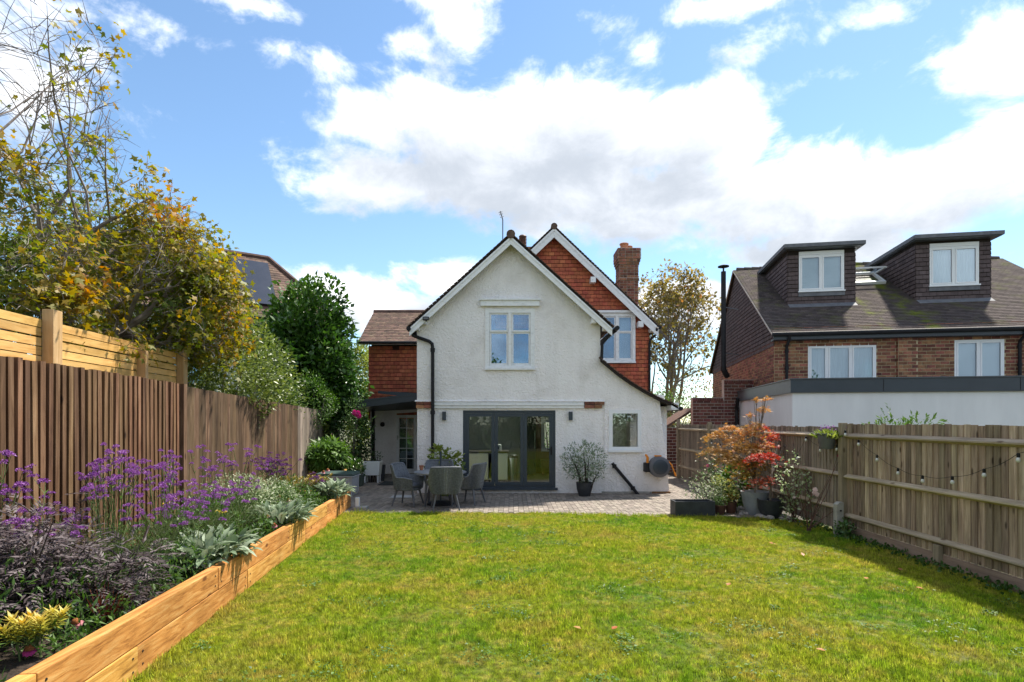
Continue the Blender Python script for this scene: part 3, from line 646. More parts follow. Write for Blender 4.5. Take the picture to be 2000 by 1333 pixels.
# rainwater pipes
def pipe(pts, r=.042, m='black_plastic', par=None, name='downpipe', brackets=()):
    w = MB(); w.tube(pts, r, 10)
    for b in brackets: w.tube([Vector(b) - Vector((0, 0, .05)), Vector(b) + Vector((0, 0, .05))], r * 1.35, 10)
    return w.build(name, m, par or house, smooth=True)
yp = D0 - .12
pipe([P(803, 640, Y0 + .05), P(803, 650, yp), P(807, 656, yp), P(818, 660, yp), P(838, 667, yp), P(844, 672, yp), P(845, 682, yp), P(845, 962, yp)], .045, brackets=[P(845, 684, yp), P(845, 806, yp), P(803, 645, yp)])
pipe([(2.72, D0 - .2, 4.28), P(1190, 655, D0 - .1), P(1179, 668, D0 - .08), P(1176, 674, D0 - .08), P(1175, 703, D0 - .08)], .04)
pipe([P(1196, 905, yp), P(1201, 912, yp), P(1233, 950, yp), P(1249, 970, yp - .1)], .042, brackets=[P(1200, 911, yp), P(1236, 954, yp)], name='waste_pipe')
# windows
def sash(px0, px1, py0, py1, d, par, y, gm='glass_sky'):
    """pair of sash windows in a painted frame"""
    x0, x1, z0, z1 = hx(px0, d), hx(px1, d), hz(py1, d), hz(py0, d); W = x1 - x0
    f = MB(); f.frame(x0, x1, z0, z1, y, y + .12, .11, .09); xm = (x0 + x1) / 2
    f.box(xm - .045, xm + .045, y + .002, y + .12, z0 + .09, z1 - .11)
    f.box(x0 - .01, x1 + .01, y - .06, y, z0 - .02, z0 + .035)
    wn = f.build('window', 'white_paint', par)
    for a, b in ((x0 + .11, xm - .045), (xm + .045, x1 - .11)):
        zm = z0 + .09 + (z1 - z0 - .2) * .63
        s_ = MB(); s_.frame(a + .004, b - .004, z0 + .094, zm + .02, y + .06, y + .095, .045, .07); s_.build('lower_sash', 'white_paint', wn)
        s_ = MB(); s_.frame(a + .004, b - .004, zm + .022, z1 - .114, y + .03, y + .058, .04, .04); s_.build('upper_sash', 'white_paint', wn)
        for za, zb, yy in ((z0 + .13, zm - .01, y + .075), (zm + .05, z1 - .15, y + .045)):
            q = MB(); q.box(a + .03, b - .03, yy, yy + .006, za, zb); q.build('pane', gm, wn)
    return wn
sash(948, 1044, 604, 722, D0, house, D0 - .05)
w = MB(); w.box(hx(939), hx(1053), D0 - .13, D0 - .02, hz(599.5), hz(589)); w.box(hx(937), hx(1055), D0 - .17, D0 - .02, hz(588.8), hz(586)); w.build('window_hood', 'white_paint', house)
w = MB(); w.box(-2.2, 2.05, D0 + 1.4, D0 + 1.45, 2.7, 4.6); w.build('dark_room_sheet', 'inner_dark', house)  # dark sheet painted in for the unlit room behind the gable window
w = MB(); w.poly([(-2.25, D0 + .26), (4.1, D0 + .26), (4.1, D1 - .02), (-2.25, D1 - .02)], [[(-1.9, 16.3), (1.9, 16.3), (1.9, 19.2), (-1.9, 19.2)]], lambda u, v: (u, v, 2.5), (0, 0, .12)); w.build('kitchen_ceiling', 'kitchen_white', house)  # ceiling opening added to let daylight down into the kitchen
x0, x1, z0, z1 = win2; f = MB(); f.frame(x0, x1, z0, z1, D0 - .045, D0 + .06, .095, .12); f.box(x0 - .02, x1 + .02, D0 - .1, D0 - .021, z0 - .02, z0 + .04); wn = f.build('window', 'white_upvc', house, label='small single white window')
q = MB(); q.box(x0 + .09, x1 - .09, D0 + .02, D0 + .03, z0 + .115, z1 - .09); q.build('pane', 'glass_clear', wn)
# folding doors
x0, x1, z0, z1 = door; f = MB(); f.frame(x0, x1, z0, z1, D0 + .03, D0 + .11, .075, .075); f.box(x0 - .03, x1 + .05, D0 - .10, D0 + .03, z0 - .03, z0 + .025)
fd = f.build('folding_door', 'anthracite', house)
n = 3; W = (x1 - x0 - .15) / n
for i in range(n):
    a = x0 + .075 + W * i + .003; b = a + W - .006
    lf = MB(); lf.frame(a, b, z0 + .078, z1 - .078, D0 + .02, D0 + .09, .085, .09); lf.build('door_leaf', 'anthracite', fd)
    q = MB(); q.box(a + .08, b - .08, D0 + .05, D0 + .06, z0 + .16, z1 - .16); q.build('pane', 'glass_door', fd)
w = MB(); xh = x1 - .11; w.box(xh - .02, xh + .02, D0 - .0, D0 + .019, 1.02, 1.24); w.bar((xh, D0 - .045, 1.16), (xh - .12, D0 - .045, 1.16), .02, .025); w.box(xh - .01, xh + .01, D0 - .05, D0, 1.15, 1.17); w.build('door_handle', 'black_plastic', fd)
for px in (868, 1114):
    s_ = thing('wall_light', 'slim dark box light on the white wall ' + ('beside the black downpipe' if px < 1000 else 'between the folding doors and small window'), 'wall light', P(px, 822, D0), 'box lights either side of the folding doors')
    c = P(px, 813, D0); w = MB(); w.box(c.x - .05, c.x + .05, D0 - .10, D0 - .03, c.z - .115, c.z + .115); w.build('housing', 'anthracite', s_, bevel=.004)
    w = MB(); w.box(c.x - .03, c.x + .03, D0 - .03, D0, c.z - .06, c.z + .06); w.build('bracket', 'black_plastic', s_)
s_ = thing('security_light', 'small black floodlight under the bargeboard', 'floodlight', P(832, 626, Y0)); c = P(832, 624, Y0)
w = MB(); w.box(c.x - .08, c.x + .08, Y0 - .06, Y0 + .0, c.z - .03, c.z + .06); w.build('housing', 'black_plastic', s_, bevel=.006); w = MB(); w.box(c.x - .06, c.x + .06, Y0 - .064, Y0 - .0605, c.z - .01, c.z + .04); w.build('lens', 'lead', s_)
w = MB(); w.box(c.x - .015, c.x + .015, Y0, Y0 + .08, c.z - .05, c.z); w.build('bracket', 'black_plastic', s_)
# television aerial
s_ = thing('aerial', 'thin bent television aerial on the white gable roof', 'aerial', P(982, 474, 16)); w = MB(); w.tube([P(982, 490, 16), P(982, 430, 16), P(977, 413, 16)], .016, 5)
for t in (424, 419, 415): w.tube([P(977 + (t - 413) * .3 - 3, t + 1, 15.8), P(977 + (t - 413) * .3 + 3, t - 1, 16.2)], .012, 4)
w.build('mast', 'hose_grey', s_)
# ---- main body: red tile-hung gable, left wing
GX, GZ, GS = hx(1081, D1), hz(449, D1), .955
right_x = 4.99
sash_r = (1168, 1240, 613, 709)
wr = (hx(sash_r[0], D1), hx(sash_r[1], D1), hz(sash_r[3], D1), hz(sash_r[2], D1))
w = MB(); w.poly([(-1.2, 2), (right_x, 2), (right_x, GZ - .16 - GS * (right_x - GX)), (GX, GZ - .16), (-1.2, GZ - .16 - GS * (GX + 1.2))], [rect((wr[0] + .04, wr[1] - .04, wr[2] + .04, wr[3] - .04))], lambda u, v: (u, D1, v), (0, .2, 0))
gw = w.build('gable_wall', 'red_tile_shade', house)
def ur(v): z = 2.2 + v; h = (GZ - .2 - z) / GS; return (max(-.6, GX - h), min(right_x, GX + h)) if h > .05 else None
ts = laid((0, D1, 2.2), (1, 0, 0), (0, 0, 1), (0, -1, 0), GZ - 2.4, ur, .14, .205, .022, .010, tilt=.10, high=.122, jit=.012, holes=[(wr[0], wr[1], wr[2] - 2.2, wr[3] - 2.2)])
def seen(m_):
    c = m_.translation; px = 1000 + c.x * F / c.y; py = 824 - (c.z - CAM_H) * F / c.y
    xw = (px - 1000) * Y0 / F; zw = CAM_H + (824 - py) * Y0 / F
    if xw < 2.6: return zw > rz - .1 - SL * abs(xw - RXc)
    return py < 790
ts.sort(key=lambda m_: (not seen(m_), m_.translation.z)); pieces('hanging_tile', ts, gw, 'red_tile', 298, 'tile_hanging')
sash(*sash_r, D1, house, D1 - .09)
w = MB(); w.box(hx(1165, D1), hx(1243, D1), D1 - .16, D1, hz(612.5, D1), hz(608, D1)); w.build('window_hood', 'white_paint', house)
w = MB(); w.box(wr[1] - .55, wr[1] - .15, D1 + .12, D1 + .14, wr[2] + .1, wr[3] - .1); w.build('curtain', 'curtain', house)
w = MB(); w.box(wr[0], wr[1], D1 + 1.5, D1 + 1.55, 3, 6); w.build('dark_room_sheet', 'inner_dark', house)  # dark sheet standing in for room darkness behind the red gable window
w = MB(); Y2 = D1 - .35
for s, k in ((-1, 2.9), (1, 3.74)): roof_slab(w, (GX, Y2 + .03, GZ + .02), (GX, D1 + 6, GZ + .02), (s, 0, -GS), k * math.hypot(1, GS))
w.build('main_roof', 'tile_gap_shade', house)
ts = []
for s, k in ((-1, 2.9), (1, 3.78)): ts += [m_ for m_ in slope_tiles('', (GX, Y2, GZ + .02), (0, 6, 0), (s, 0, -GS), k * math.hypot(1, GS), 'roof_tile') if m_.translation.y < D1 + 3]
ts.sort(key=lambda m_: m_.translation.y); pieces('main_roof_tile', ts, house, 'roof_tile', 100, 'main_roof_tiling')
w = MB()
for i in range(18): w.tube([(GX, Y2 - .01 + i * .33, GZ + .01), (GX, Y2 + .31 + i * .33, GZ - .0)], [.12, .11], 10, r=random.random())
w.build('ridge_tile', 'roof_tile', house, smooth=True)
barge(GX, GZ - .05, GX - 2.9, GZ - .05 - GS * 2.9, Y2 + .06, .24); barge(GX, GZ - .05, GX + 3.74, GZ - .05 - GS * 3.74, Y2 + .06, .24)
for px, py in ((1159, 545), (1252, 632)):
    w = MB(); c = P(px, py, Y2); w.box(c.x - .09, c.x + .09, Y2 + .0, D1, c.z - .12, c.z + .08); w.build('purlin_end', 'white_paint', house)
w = MB(); w.box(4.95, 5.28, Y2 + .08, D1 + .1, hz(650, D1), hz(645, D1)); w.build('soffit', 'white_paint', house)
w = MB(); w.box(right_x - .2, right_x, D1 + .2, D1 + 6, 0, 5.4); w.build('flank_wall', 'red_tile', house)
pipe([P(1284, 640, Y2 - .05), P(1280, 655, D1 - .15), P(1270, 664, D1 - .12), P(1268.5, 672, D1 - .1), P(1268.5, 800, D1 - .1)], .045)
w = MB(); w.tube([(hx(1284, D1), Y2, 5.28), (hx(1284, D1), D1 + 5, 5.28)], .065, 8); w.build('gutter', 'black_plastic', house, smooth=True)
# left wing
LX0, LX1 = hx(720, D1), -2.3
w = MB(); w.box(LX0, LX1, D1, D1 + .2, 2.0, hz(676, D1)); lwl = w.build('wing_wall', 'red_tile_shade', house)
ts = laid((0, D1, 2.0), (1, 0, 0), (0, 0, 1), (0, -1, 0), hz(676, D1) - 2.0, (LX0, -3.2), .14, .205, .022, .010, tilt=.10, high=.122, jit=.012, holes=[(hx(767, D1), hx(779, D1), hz(686, D1) - 2, hz(677, D1) - 2)])
ts.sort(key=lambda m_: -m_.translation.z); pieces('hanging_tile', ts, lwl, 'red_tile', 298, 'tile_hanging')
prof = [(D1 - .42, hz(668, D1 - .4)), (D1 - .05, hz(668, D1 - .4) + .17), (D1 + .5, hz(668, D1 - .4) + .55), (D1 + 2.0, 6.28), ]
w = MB()
for (ya, za), (yb, zb) in zip(prof[:-1], prof[1:]):
    w.hexa([(LX0 - .28, ya, za - .05), (-1, ya, za - .05), (-1, yb, zb - .05), (LX0 - .28, yb, zb - .05)], [(LX0 - .28, ya, za), (-1, ya, za), (-1, yb, zb), (LX0 - .28, yb, zb)])
w.box(LX0 - .05, -1, D1 + .6, D1 + 3.4, 2.5, 4.8)
w.build('wing_roof', 'tile_gap_shade', house); ts = []
for (ya, za), (yb, zb) in zip(prof[:-1], prof[1:]):
    v = Vector((0, yb - ya, zb - za)); ts += laid((0, ya, za), (1, 0, 0), v, (0, -v.z, v.y), v.length, (LX0 - .3, -2.4), .125, .19, .018, .008, tilt=.08, high=.108, jit=.025)
ts.sort(key=lambda m_: m_.translation.y); pieces('wing_roof_tile', ts, house, 'roof_tile', 290, 'wing_roof_tiling')
w = MB(); w.tube([(LX0 - .3, D1 + 2.0, 6.27), (-1, D1 + 2.0, 6.27)], .1, 8); w.build('wing_ridge', 'roof_tile', house, smooth=True)
w = MB(); w.box(LX0 - .26, -2.4, D1 - .38, D1 - .0, hz(674, D1), hz(670, D1)); w.build('eaves_board', 'white_paint', house)
w = MB(); w.tube([(LX0 - .3, D1 - .44, prof[0][1] - .03), (-2.4, D1 - .44, prof[0][1] - .03)], .05, 8); w.build('gutter', 'black_plastic', house, smooth=True)
# door lobby and its canopy
w = MB(); w.poly([(hx(724, D1), 0), (hx(775, D1), 0), (hx(775, D1), hz(808, D1)), (-2.5, hz(802, D1)), (-2.5, 2.6), (hx(724, D1), 2.6)], [], lambda u, v: (u, D1 - .04, v), (0, .03, 0)); w.build('lobby_wall', 'roughcast', house)
dx0, dx1, dz1 = hx(775, D1), hx(814, D1), hz(811, D1)
w = MB(); w.frame(dx0, dx1, .03, dz1, D1 - .07, D1 + .02, .1, .16); dr = w.build('glazed_door', 'white_paint', house)
w = MB(); gx0, gx1, gz0, gz1 = dx0 + .1, dx1 - .1, .19, dz1 - .1; w.box((gx0 + gx1) / 2 - .012, (gx0 + gx1) / 2 + .012, D1 - .05, D1 - .01, gz0, gz1)
for i in range(1, 5): z = gz0 + (gz1 - gz0) * i / 5; w.box(gx0, (gx0+gx1)/2 - .013, D1 - .048, D1 - .012, z - .012, z + .012); w.box((gx0+gx1)/2 + .013, gx1, D1 - .048, D1 - .012, z - .012, z + .012)
w.build('glazing_bar', 'white_paint', dr)
for i in range(5):
    for k in range(2):
        q = MB(); a = gx0 + (gx1 - gx0) * k / 2 + .013; q.box(a, a + (gx1 - gx0) / 2 - .026, D1 - .034, D1 - .028, gz0 + (gz1 - gz0) * i / 5 + .013, gz0 + (gz1 - gz0) * (i + 1) / 5 - .013); q.build('pane', 'glass_clear', dr)
w = MB(); w.box(dx0 + .03, dx0 + .06, D1 - .1, D1 - .07, 1.25, 1.4); w.box(dx0 + .03, dx0 + .14, D1 - .12, D1 - .1, 1.33, 1.355); w.build('door_handle', 'steel', dr)
w = MB(); w.box(dx0 - .2, dx1 + .3, D1 + .6, D1 + .65, 0, 2.2); w.build('dark_room_sheet', 'inner_dark', house)  # darkness behind the glazed door, put in as a dark sheet
cf = 17.8; A = P(694, 783, cf); B = P(817, 768, cf); C = P(700, 812, D1 - .05); C.z = 2.28; Dd = Vector((-2.5, D1 - .05, 2.42))
cp = thing('door_canopy', 'dark grey sloping canopy over the glazed side door', 'canopy', (A.x, cf, 0))
w = MB(); w.hexa([A + Vector((0, .03, -.1)), B + Vector((0, .03, -.1)), Dd, C], [A + Vector((0, .03, 0)), B + Vector((0, .03, 0)), Dd + Vector((0, 0, .1)), C + Vector((0, 0, .1))]); w.build('roof_deck', 'anthracite', cp)
w = MB(); fh = Vector((0, 0, -.24)); w.prism([A, B, B + fh, A + fh], (0, -.03, 0)); w.prism([A + Vector((0, -.031, .0)), B + Vector((0, -.031, 0)), B + Vector((0, -.031, -.05)), A + Vector((0, -.031, -.05))], (0, -.02, 0)); w.build('fascia', 'anthracite', cp)
for i in range(9):
    t0, t1 = i / 9 + .006, (i + 1) / 9 - .006; a = A + Vector((0, .03, -.13)); b = B + Vector((0, .03, -.13)); c2 = C + Vector((0, 0, -.03)); d2 = Dd + Vector((0, 0, -.03))
    w = MB(); w.hexa([a.lerp(c2, t0), b.lerp(d2, t0), b.lerp(d2, t1), a.lerp(c2, t1)], [q + Vector((0, 0, .02)) for q in (a.lerp(c2, t0), b.lerp(d2, t0), b.lerp(d2, t1), a.lerp(c2, t1))]); w.build('soffit_board', 'anthracite', cp)
w = MB(); c = P(729, 811, D1 - .6); w.box(c.x - .05, c.x + .05, c.y - .05, c.y + .05, 0, 2.35); w.build('post', 'black_plastic', cp)
w = MB(); a = P(738, 764, 19); b = P(815, 768, 19); w.prism([a, b, b + Vector((0, 0, -.16)), a + Vector((0, 0, -.08))], (0, .08, 0)); w.build('upstand', 'anthracite', cp)
s_ = thing('lantern', 'small round black lamp on the lobby wall', 'wall light', P(747, 830, D1)); c = P(747, 829, D1 - .12); w = MB(); w.lathe([(.02, -.09), (.07, -.07), (.085, 0), (.06, .06), (.02, .08)], c, 14); w.build('lamp_body', 'black_plastic', s_, smooth=True)
w = MB(); w.box(c.x - .02, c.x + .02, c.y, D1 - .04, c.z - .02, c.z + .02); w.build('bracket', 'black_plastic', s_)
# chimney of the white house
def chimney(x, y, wd, dp, z0, z1, name, label, pots, corb=True):
    t = thing(name, label, 'chimney', (x, y, z0)); b_ = MB(); b_.box(x - wd / 2, x + wd / 2, y - dp / 2, y + dp / 2, z0, z1); core = b_.build('core', 'mortar_pale', t)
    ms = []; k = 0; z = z0
    while z < z1 - .02:
        o = 0
        if corb:
            q = z1 - z
            if q < .5: o = .085
            elif q < .62: o = .06
            elif q < .72: o = .03
            elif 1.25 < q < 1.34: o = .025
        for (ox, oy, U, Wd, N_) in ((x - wd/2 - o, y - dp/2 - o, (1,0,0), wd + 2*o, (0,-1,0)), (x - wd/2 - o, y + dp/2 + o, (0,-1,0), dp + 2*o, (-1,0,0)), (x + wd/2 + o, y - dp/2 - o, (0,1,0), dp + 2*o, (1,0,0))):
            ms += laid((ox, oy, z), U, (0, 0, 1), N_, .11, (0 if N_[1] else .022, Wd), .11, .3, .022, .022, half=False) if k % 2 == 0 else laid((ox, oy, z), U, (0, 0, 1), N_, .11, (0, Wd), .11, .15 if N_[1] else .3, .022, .022, half=False)
        if o:
            b2 = MB(); b2.box(x - wd/2 - o, x + wd/2 + o, y - dp/2 - o, y + dp/2 + o, z, z + .109); b2.build('oversail_course', 'mortar_pale', t)
        z += .11; k += 1
    ms.sort(key=lambda m_: m_.translation.y); pieces('brick', ms, t, 'brick', 295)
    for (dx, dy, r_, h_) in pots:
        p_ = MB(); p_.lathe([(r_ * 1.05, 0), (r_, .05), (r_ * .92, h_ * .8), (r_ * 1.12, h_ * .82), (r_ * 1.12, h_ * .95), (r_ * .95, h_), (r_ * .7, h_)], (x + dx, y + dy, z1), 16); p_.build('chimney_pot', 'terracotta', t, smooth=True)
    return t
cy = 23.6; chimney(hx(1224.5, cy), cy, .76, .8, 5.3, hz(492, cy), 'chimney_stack', 'brick chimney stack with oversailing top and clay pots on the red gable', [(-.12, 0, .17, .34), (.12, .25, .15, .3)])
cy = 23.0; t = chimney(hx(1017, cy), cy, 1.3, .6, 6.0, hz(487, cy), 'chimney_stack', 'low chimney behind the white gable ridge with ribbed clay pots', [(-.36, 0, .12, .34)], False)
p_ = MB(); pr = []
for i in range(9): pr += [(.14, i * .06), (.165, i * .06 + .03)]
p_.lathe(pr + [(.12, .56)], (hx(1021, cy), cy, hz(487, cy)), 16); p_.build('chimney_pot', 'brown_pot', t, smooth=True)
# ---- kitchen behind the folding doors
w = MB(); w.box(-2.3, 3.95, D0 + .25, 19.5, .02, .12); w.build('kitchen_floor', 'inner_floor', house)
iw = (hx(1060, 19.4), hx(1090, 19.4), hz(879, 19.4), hz(822, 19.4))
w = MB(); w.poly([(-2.3, .12), (3.95, .12), (3.95, 2.5), (-2.3, 2.5)], [rect(iw)], lambda u, v: (u, 19.4, v), (0, .1, 0)); w.build('kitchen_wall', 'inner_wall', house)
w = MB(); w.frame(iw[0] - .05, iw[1] + .05, iw[2] - .05, iw[3] + .05, 19.34, 19.39, .11); w.build('kitchen_window', 'white_upvc', house)
w = MB(); w.box(hx(1047, 19.2), iw[0] - .06, 19.3, 19.36, .13, 2.48); w.box(iw[0] - .06, 3.9, 19.3, 19.36, .13, iw[2] - .06); w.build('kitchen_panel', 'inner_wood', house)
t = thing('kitchen_island', 'white kitchen island with dark worktop behind the glass doors', 'kitchen island', (-1.4, 16.9, .12))
w = MB(); w.box(-2.2, hx(991, 16.5), 16.5, 17.4, .2, .98); w.build('carcass', 'kitchen_white', t); w = MB(); w.box(-2.25, hx(993, 16.5), 16.46, 17.44, .98, 1.03); w.build('worktop', 'worktop', t)
w = MB()
for x in (-2.19, -1.62, -1.05, -.7): w.box(x + .004, min(x + .566, hx(991, 16.5)) - .004, 16.48, 16.498, .24, .96)
w.build('unit_front', 'kitchen_white', t); w = MB(); w.box(-2.1, hx(991, 16.5) - .05, 16.56, 17.3, .12, .2); w.build('kickboard', 'worktop', t)
t = thing('waste_bin', 'tall brushed steel bin beside the kitchen island', 'bin', (hx(1001, 16.9), 16.9, .12)); c = (hx(1001, 16.9), 16.9, .12)
w = MB(); w.lathe([(.145, 0), (.15, .02), (.15, .7)], c, 24); w.build('bin_body', 'steel', t, smooth=True); w = MB(); w.lathe([(.155, .7), (.155, .76), (.12, .8), (.03, .81)], c, 24); w.build('lid', 'inner_dark', t, smooth=True)
t = thing('tall_fridge', 'tall dark fridge against the kitchen back wall', 'fridge', (hx(1036, 18.8), 18.8, .12)); w = MB(); w.box(hx(1028, 18.6), hx(1046.5, 18.6), 18.6, 19.28, .13, 2.2); w.build('fridge_body', 'inner_dark', t, bevel=.01); w = MB(); w.box(hx(1045, 18.6) - .02, hx(1045, 18.6), 18.55, 18.6, 1, 1.6); w.build('handle', 'steel', t)
t = thing('low_bench', 'low wooden bench under the kitchen window', 'bench', (1.3, 18.9, .12)); w = MB(); w.box(.95, 2.4, 18.6, 19.2, .36, .62); w.build('seat', 'inner_wood', t)
for x in (1.02, 2.33):
    w = MB(); w.box(x - .03, x + .03, 18.65, 18.71, .12, .36); w.build('leg', 'inner_wood', t)
t = thing('toaster', 'small white toaster on the dark worktop', 'toaster', (-.45, 16.8, 1.03)); w = MB(); w.box(-.62, -.32, 16.7, 16.9, 1.03, 1.22); w.build('toaster_body', 'kitchen_white', t, bevel=.03)
w = MB()
for k in range(3): w.box(-.58 + k * .08, -.54 + k * .08, 16.69, 16.71, 1.08, 1.17)
w.build('slot', 'inner_dark', t)
# ------------------------------------------------------------------ brick neighbour on the right
TH = R(10); NU = Vector((math.cos(TH), -math.sin(TH), 0)); NV = Vector((math.sin(TH), math.cos(TH), 0)); NO = Vector((8.38, 18.0, 0)); ZU = Vector((0, 0, 1))
def nb(u, v, z): return NO + NU * u + NV * v + ZU * z
def nbox(mb, u0, u1, v0, v1, z0, z1):
    return mb.hexa([nb(u0, v0, z0), nb(u1, v0, z0), nb(u1, v1, z0), nb(u0, v1, z0)], [nb(u0, v0, z1), nb(u1, v0, z1), nb(u1, v1, z1), nb(u0, v1, z1)])
def pix_u(px, v=0.):                     # position along the front seen at photo column px
    k = (px - 1000) / F; return (k * (NO.y + NV.y * v) - NO.x - NV.x * v) / (NU.x - k * NU.y)
def pix_z(px, py, v=0.):
    p = nb(pix_u(px, v), v, 0); return CAM_H + (824 - py) * p.y / F
nbr = thing('brick_house', 'brown brick house with grey tiled roof and two box dormers', 'house', tuple(nb(0, 0, 0)))
EZ, DEP, UW = 4.86, 11.0, 9.6; RV, RH = 5.5, 8.2
wl = (pix_u(1578), pix_u(1711), pix_z(1640, 745), pix_z(1640, 674)); wrr = (pix_u(1864), pix_u(1961), pix_z(1910, 742), pix_z(1910, 664))
w = MB(); w.poly([(0, 0), (UW, 0), (UW, EZ), (0, EZ)], [rect(wl), rect(wrr)], lambda u, v: nb(u, 0, v), NV * .25); fw = w.build('front_wall', 'mortar', nbr)
w = MB(); nbox(w, 0, .25, .25, DEP, 0, 4.6); nbox(w, UW - .25, UW, .25, DEP, 0, EZ); nbox(w, .25, UW - .25, DEP - .2, DEP, 0, EZ); sw = w.build('side_wall', 'mortar', nbr)
pu0, pu1 = pix_u(1751), pix_u(1789)
ms = laid(nb(0, 0, 2.6), NU, ZU, -NV, EZ - 2.62, (0, UW), .105, .25, .014, .02, jw=.002, holes=[(wl[0], wl[1], wl[2] - 2.6, wl[3] - 2.6), (wrr[0], wrr[1], wrr[2] - 2.6, wrr[3] - 2.6), (pu0, pu1, -1, 9)])
ms.sort(key=lambda m_: -m_.translation.z); pieces('brick', ms, fw, 'brick', 298)
w = MB(); nbox(w, pu0, pu1, -.11, 0, 0, EZ - .1); pl = w.build('pilaster', 'mortar', nbr)
ms = laid(nb(pu0, -.11, 2.6), NU, ZU, -NV, EZ - 2.7, (0, pu1 - pu0), .105, .25, .014, .02, jw=.002) + laid(nb(pu0, 0, 2.6), -NV, ZU, -NU, EZ - 2.7, (0, .11), .105, .25, .014, .02)
pieces('brick', ms, pl, 'brick', 290)
ms = laid(nb(0, DEP, 2.6), -NV, ZU, -NU, 2.0, (0, DEP), .105, .25, .014, .02, jw=.002); ms.sort(key=lambda m_: m_.translation.y); pieces('brick', ms, sw, 'brick', 290)
# roof
w = MB(); sl = (RH - EZ) / RV; ov = .3
for a, b in (((0, -ov, EZ - sl * ov), (0, RV, RH)), ((0, DEP + .3, 4.45), (0, RV, RH))):
    p = [nb(-.12, a[1], a[2]), nb(UW + .1, a[1], a[2]), nb(UW + .1, b[1], b[2]), nb(-.12, b[1], b[2])]; w.hexa([q - ZU * .08 for q in p], p)
w.build('roof', 'tile_gap_shade', nbr)
vdir = NV * 1 + ZU * sl; ln = vdir.length * (RV + ov); nn = (ZU - NV * sl).normalized()
d1u, d2u = (.92, 3.07), (4.95, 7.16); DV = 1.8                      # dormers along the front, set back
k = vdir.length; s0 = (DV + ov) * k
sk = (pix_u(1672, 4.3), pix_u(1726, 4.3))
ts = laid(nb(0, -ov, EZ - sl * ov), NU, vdir, nn, ln, (-.14, UW + .1), .13, .2, .018, .006, tilt=.08, high=.112, jit=.015, holes=[(d1u[0] + .04, d1u[1] - .04, s0, ln + 1), (d2u[0] + .04, d2u[1] - .04, s0, ln + 1)])
ts.sort(key=lambda m_: m_.translation.z); pieces('roof_tile', ts, nbr, 'slate_tile', 290, 'roof_tiling')
w = MB()
for i in range(32):
    w.tube([nb(i * .3, RV, RH + .0), nb(i * .3 + .29, RV, RH - .01)], [.11, .1], 8, r=random.random())
w.build('ridge_tile', 'slate_tile', nbr, smooth=True)
w = MB(); w.poly([(0, 4.3), (0, EZ), (RV, RH - .02), (DEP, 4.52), (DEP, 4.3)], [], lambda v, z: nb(0, v, z), NU * .2); gbl = w.build('gable_wall', 'tile_gap_shade', nbr)
def gr(v):
    z = 4.32 + v; return (DEP - (DEP if z < 4.6 else RV + (RH - z) / (RH - 4.52) * (DEP - RV)), DEP - max(0, (z - EZ) / sl)) if z < RH - .05 else None
ts = laid(nb(0, DEP, 4.32), -NV, ZU, -NU, RH - 4.35, gr, .14, .2, .018, .008, tilt=.09, high=.12, jit=.012); ts.sort(key=lambda m_: m_.translation.y); pieces('hanging_tile', ts, gbl, 'hung_tile_grey', 290, 'tile_hanging')
w = MB(); a, b, c = nb(-.13, -ov, EZ - sl * ov - .03), nb(-.13, RV, RH - .03), nb(-.13, DEP + .3, 4.42)
w.bar(a, b, .05, .05); w.bar(b, c, .05, .05); w.build('verge', 'mortar_pale', nbr)
w = MB(); gz = EZ - sl * ov - .04; w.tube([nb(-.15, -ov - .06, gz), nb(UW + .1, -ov - .06, gz)], .065, 8); w.build('gutter', 'black_plastic', nbr, smooth=True)
w = MB(); nbox(w, -.1, UW, -ov + .01, -ov + .04, gz - .16, gz - .0); nbox(w, -.1, UW, -ov + .04, -.005, gz - .17, gz - .14); w.build('fascia', 'anthracite', nbr)
for px in (1537, 1993):
    u = pix_u(px, -.1); pipe([nb(u, -ov - .06, gz - .05), nb(u, -ov - .04, gz - .16), nb(u, -.09, gz - .34), nb(u, -.08, gz - .45), nb(u, -.08, 2.9)], .045, par=nbr, brackets=[nb(u, -.08, gz - .5), nb(u, -.08, 3.6)])
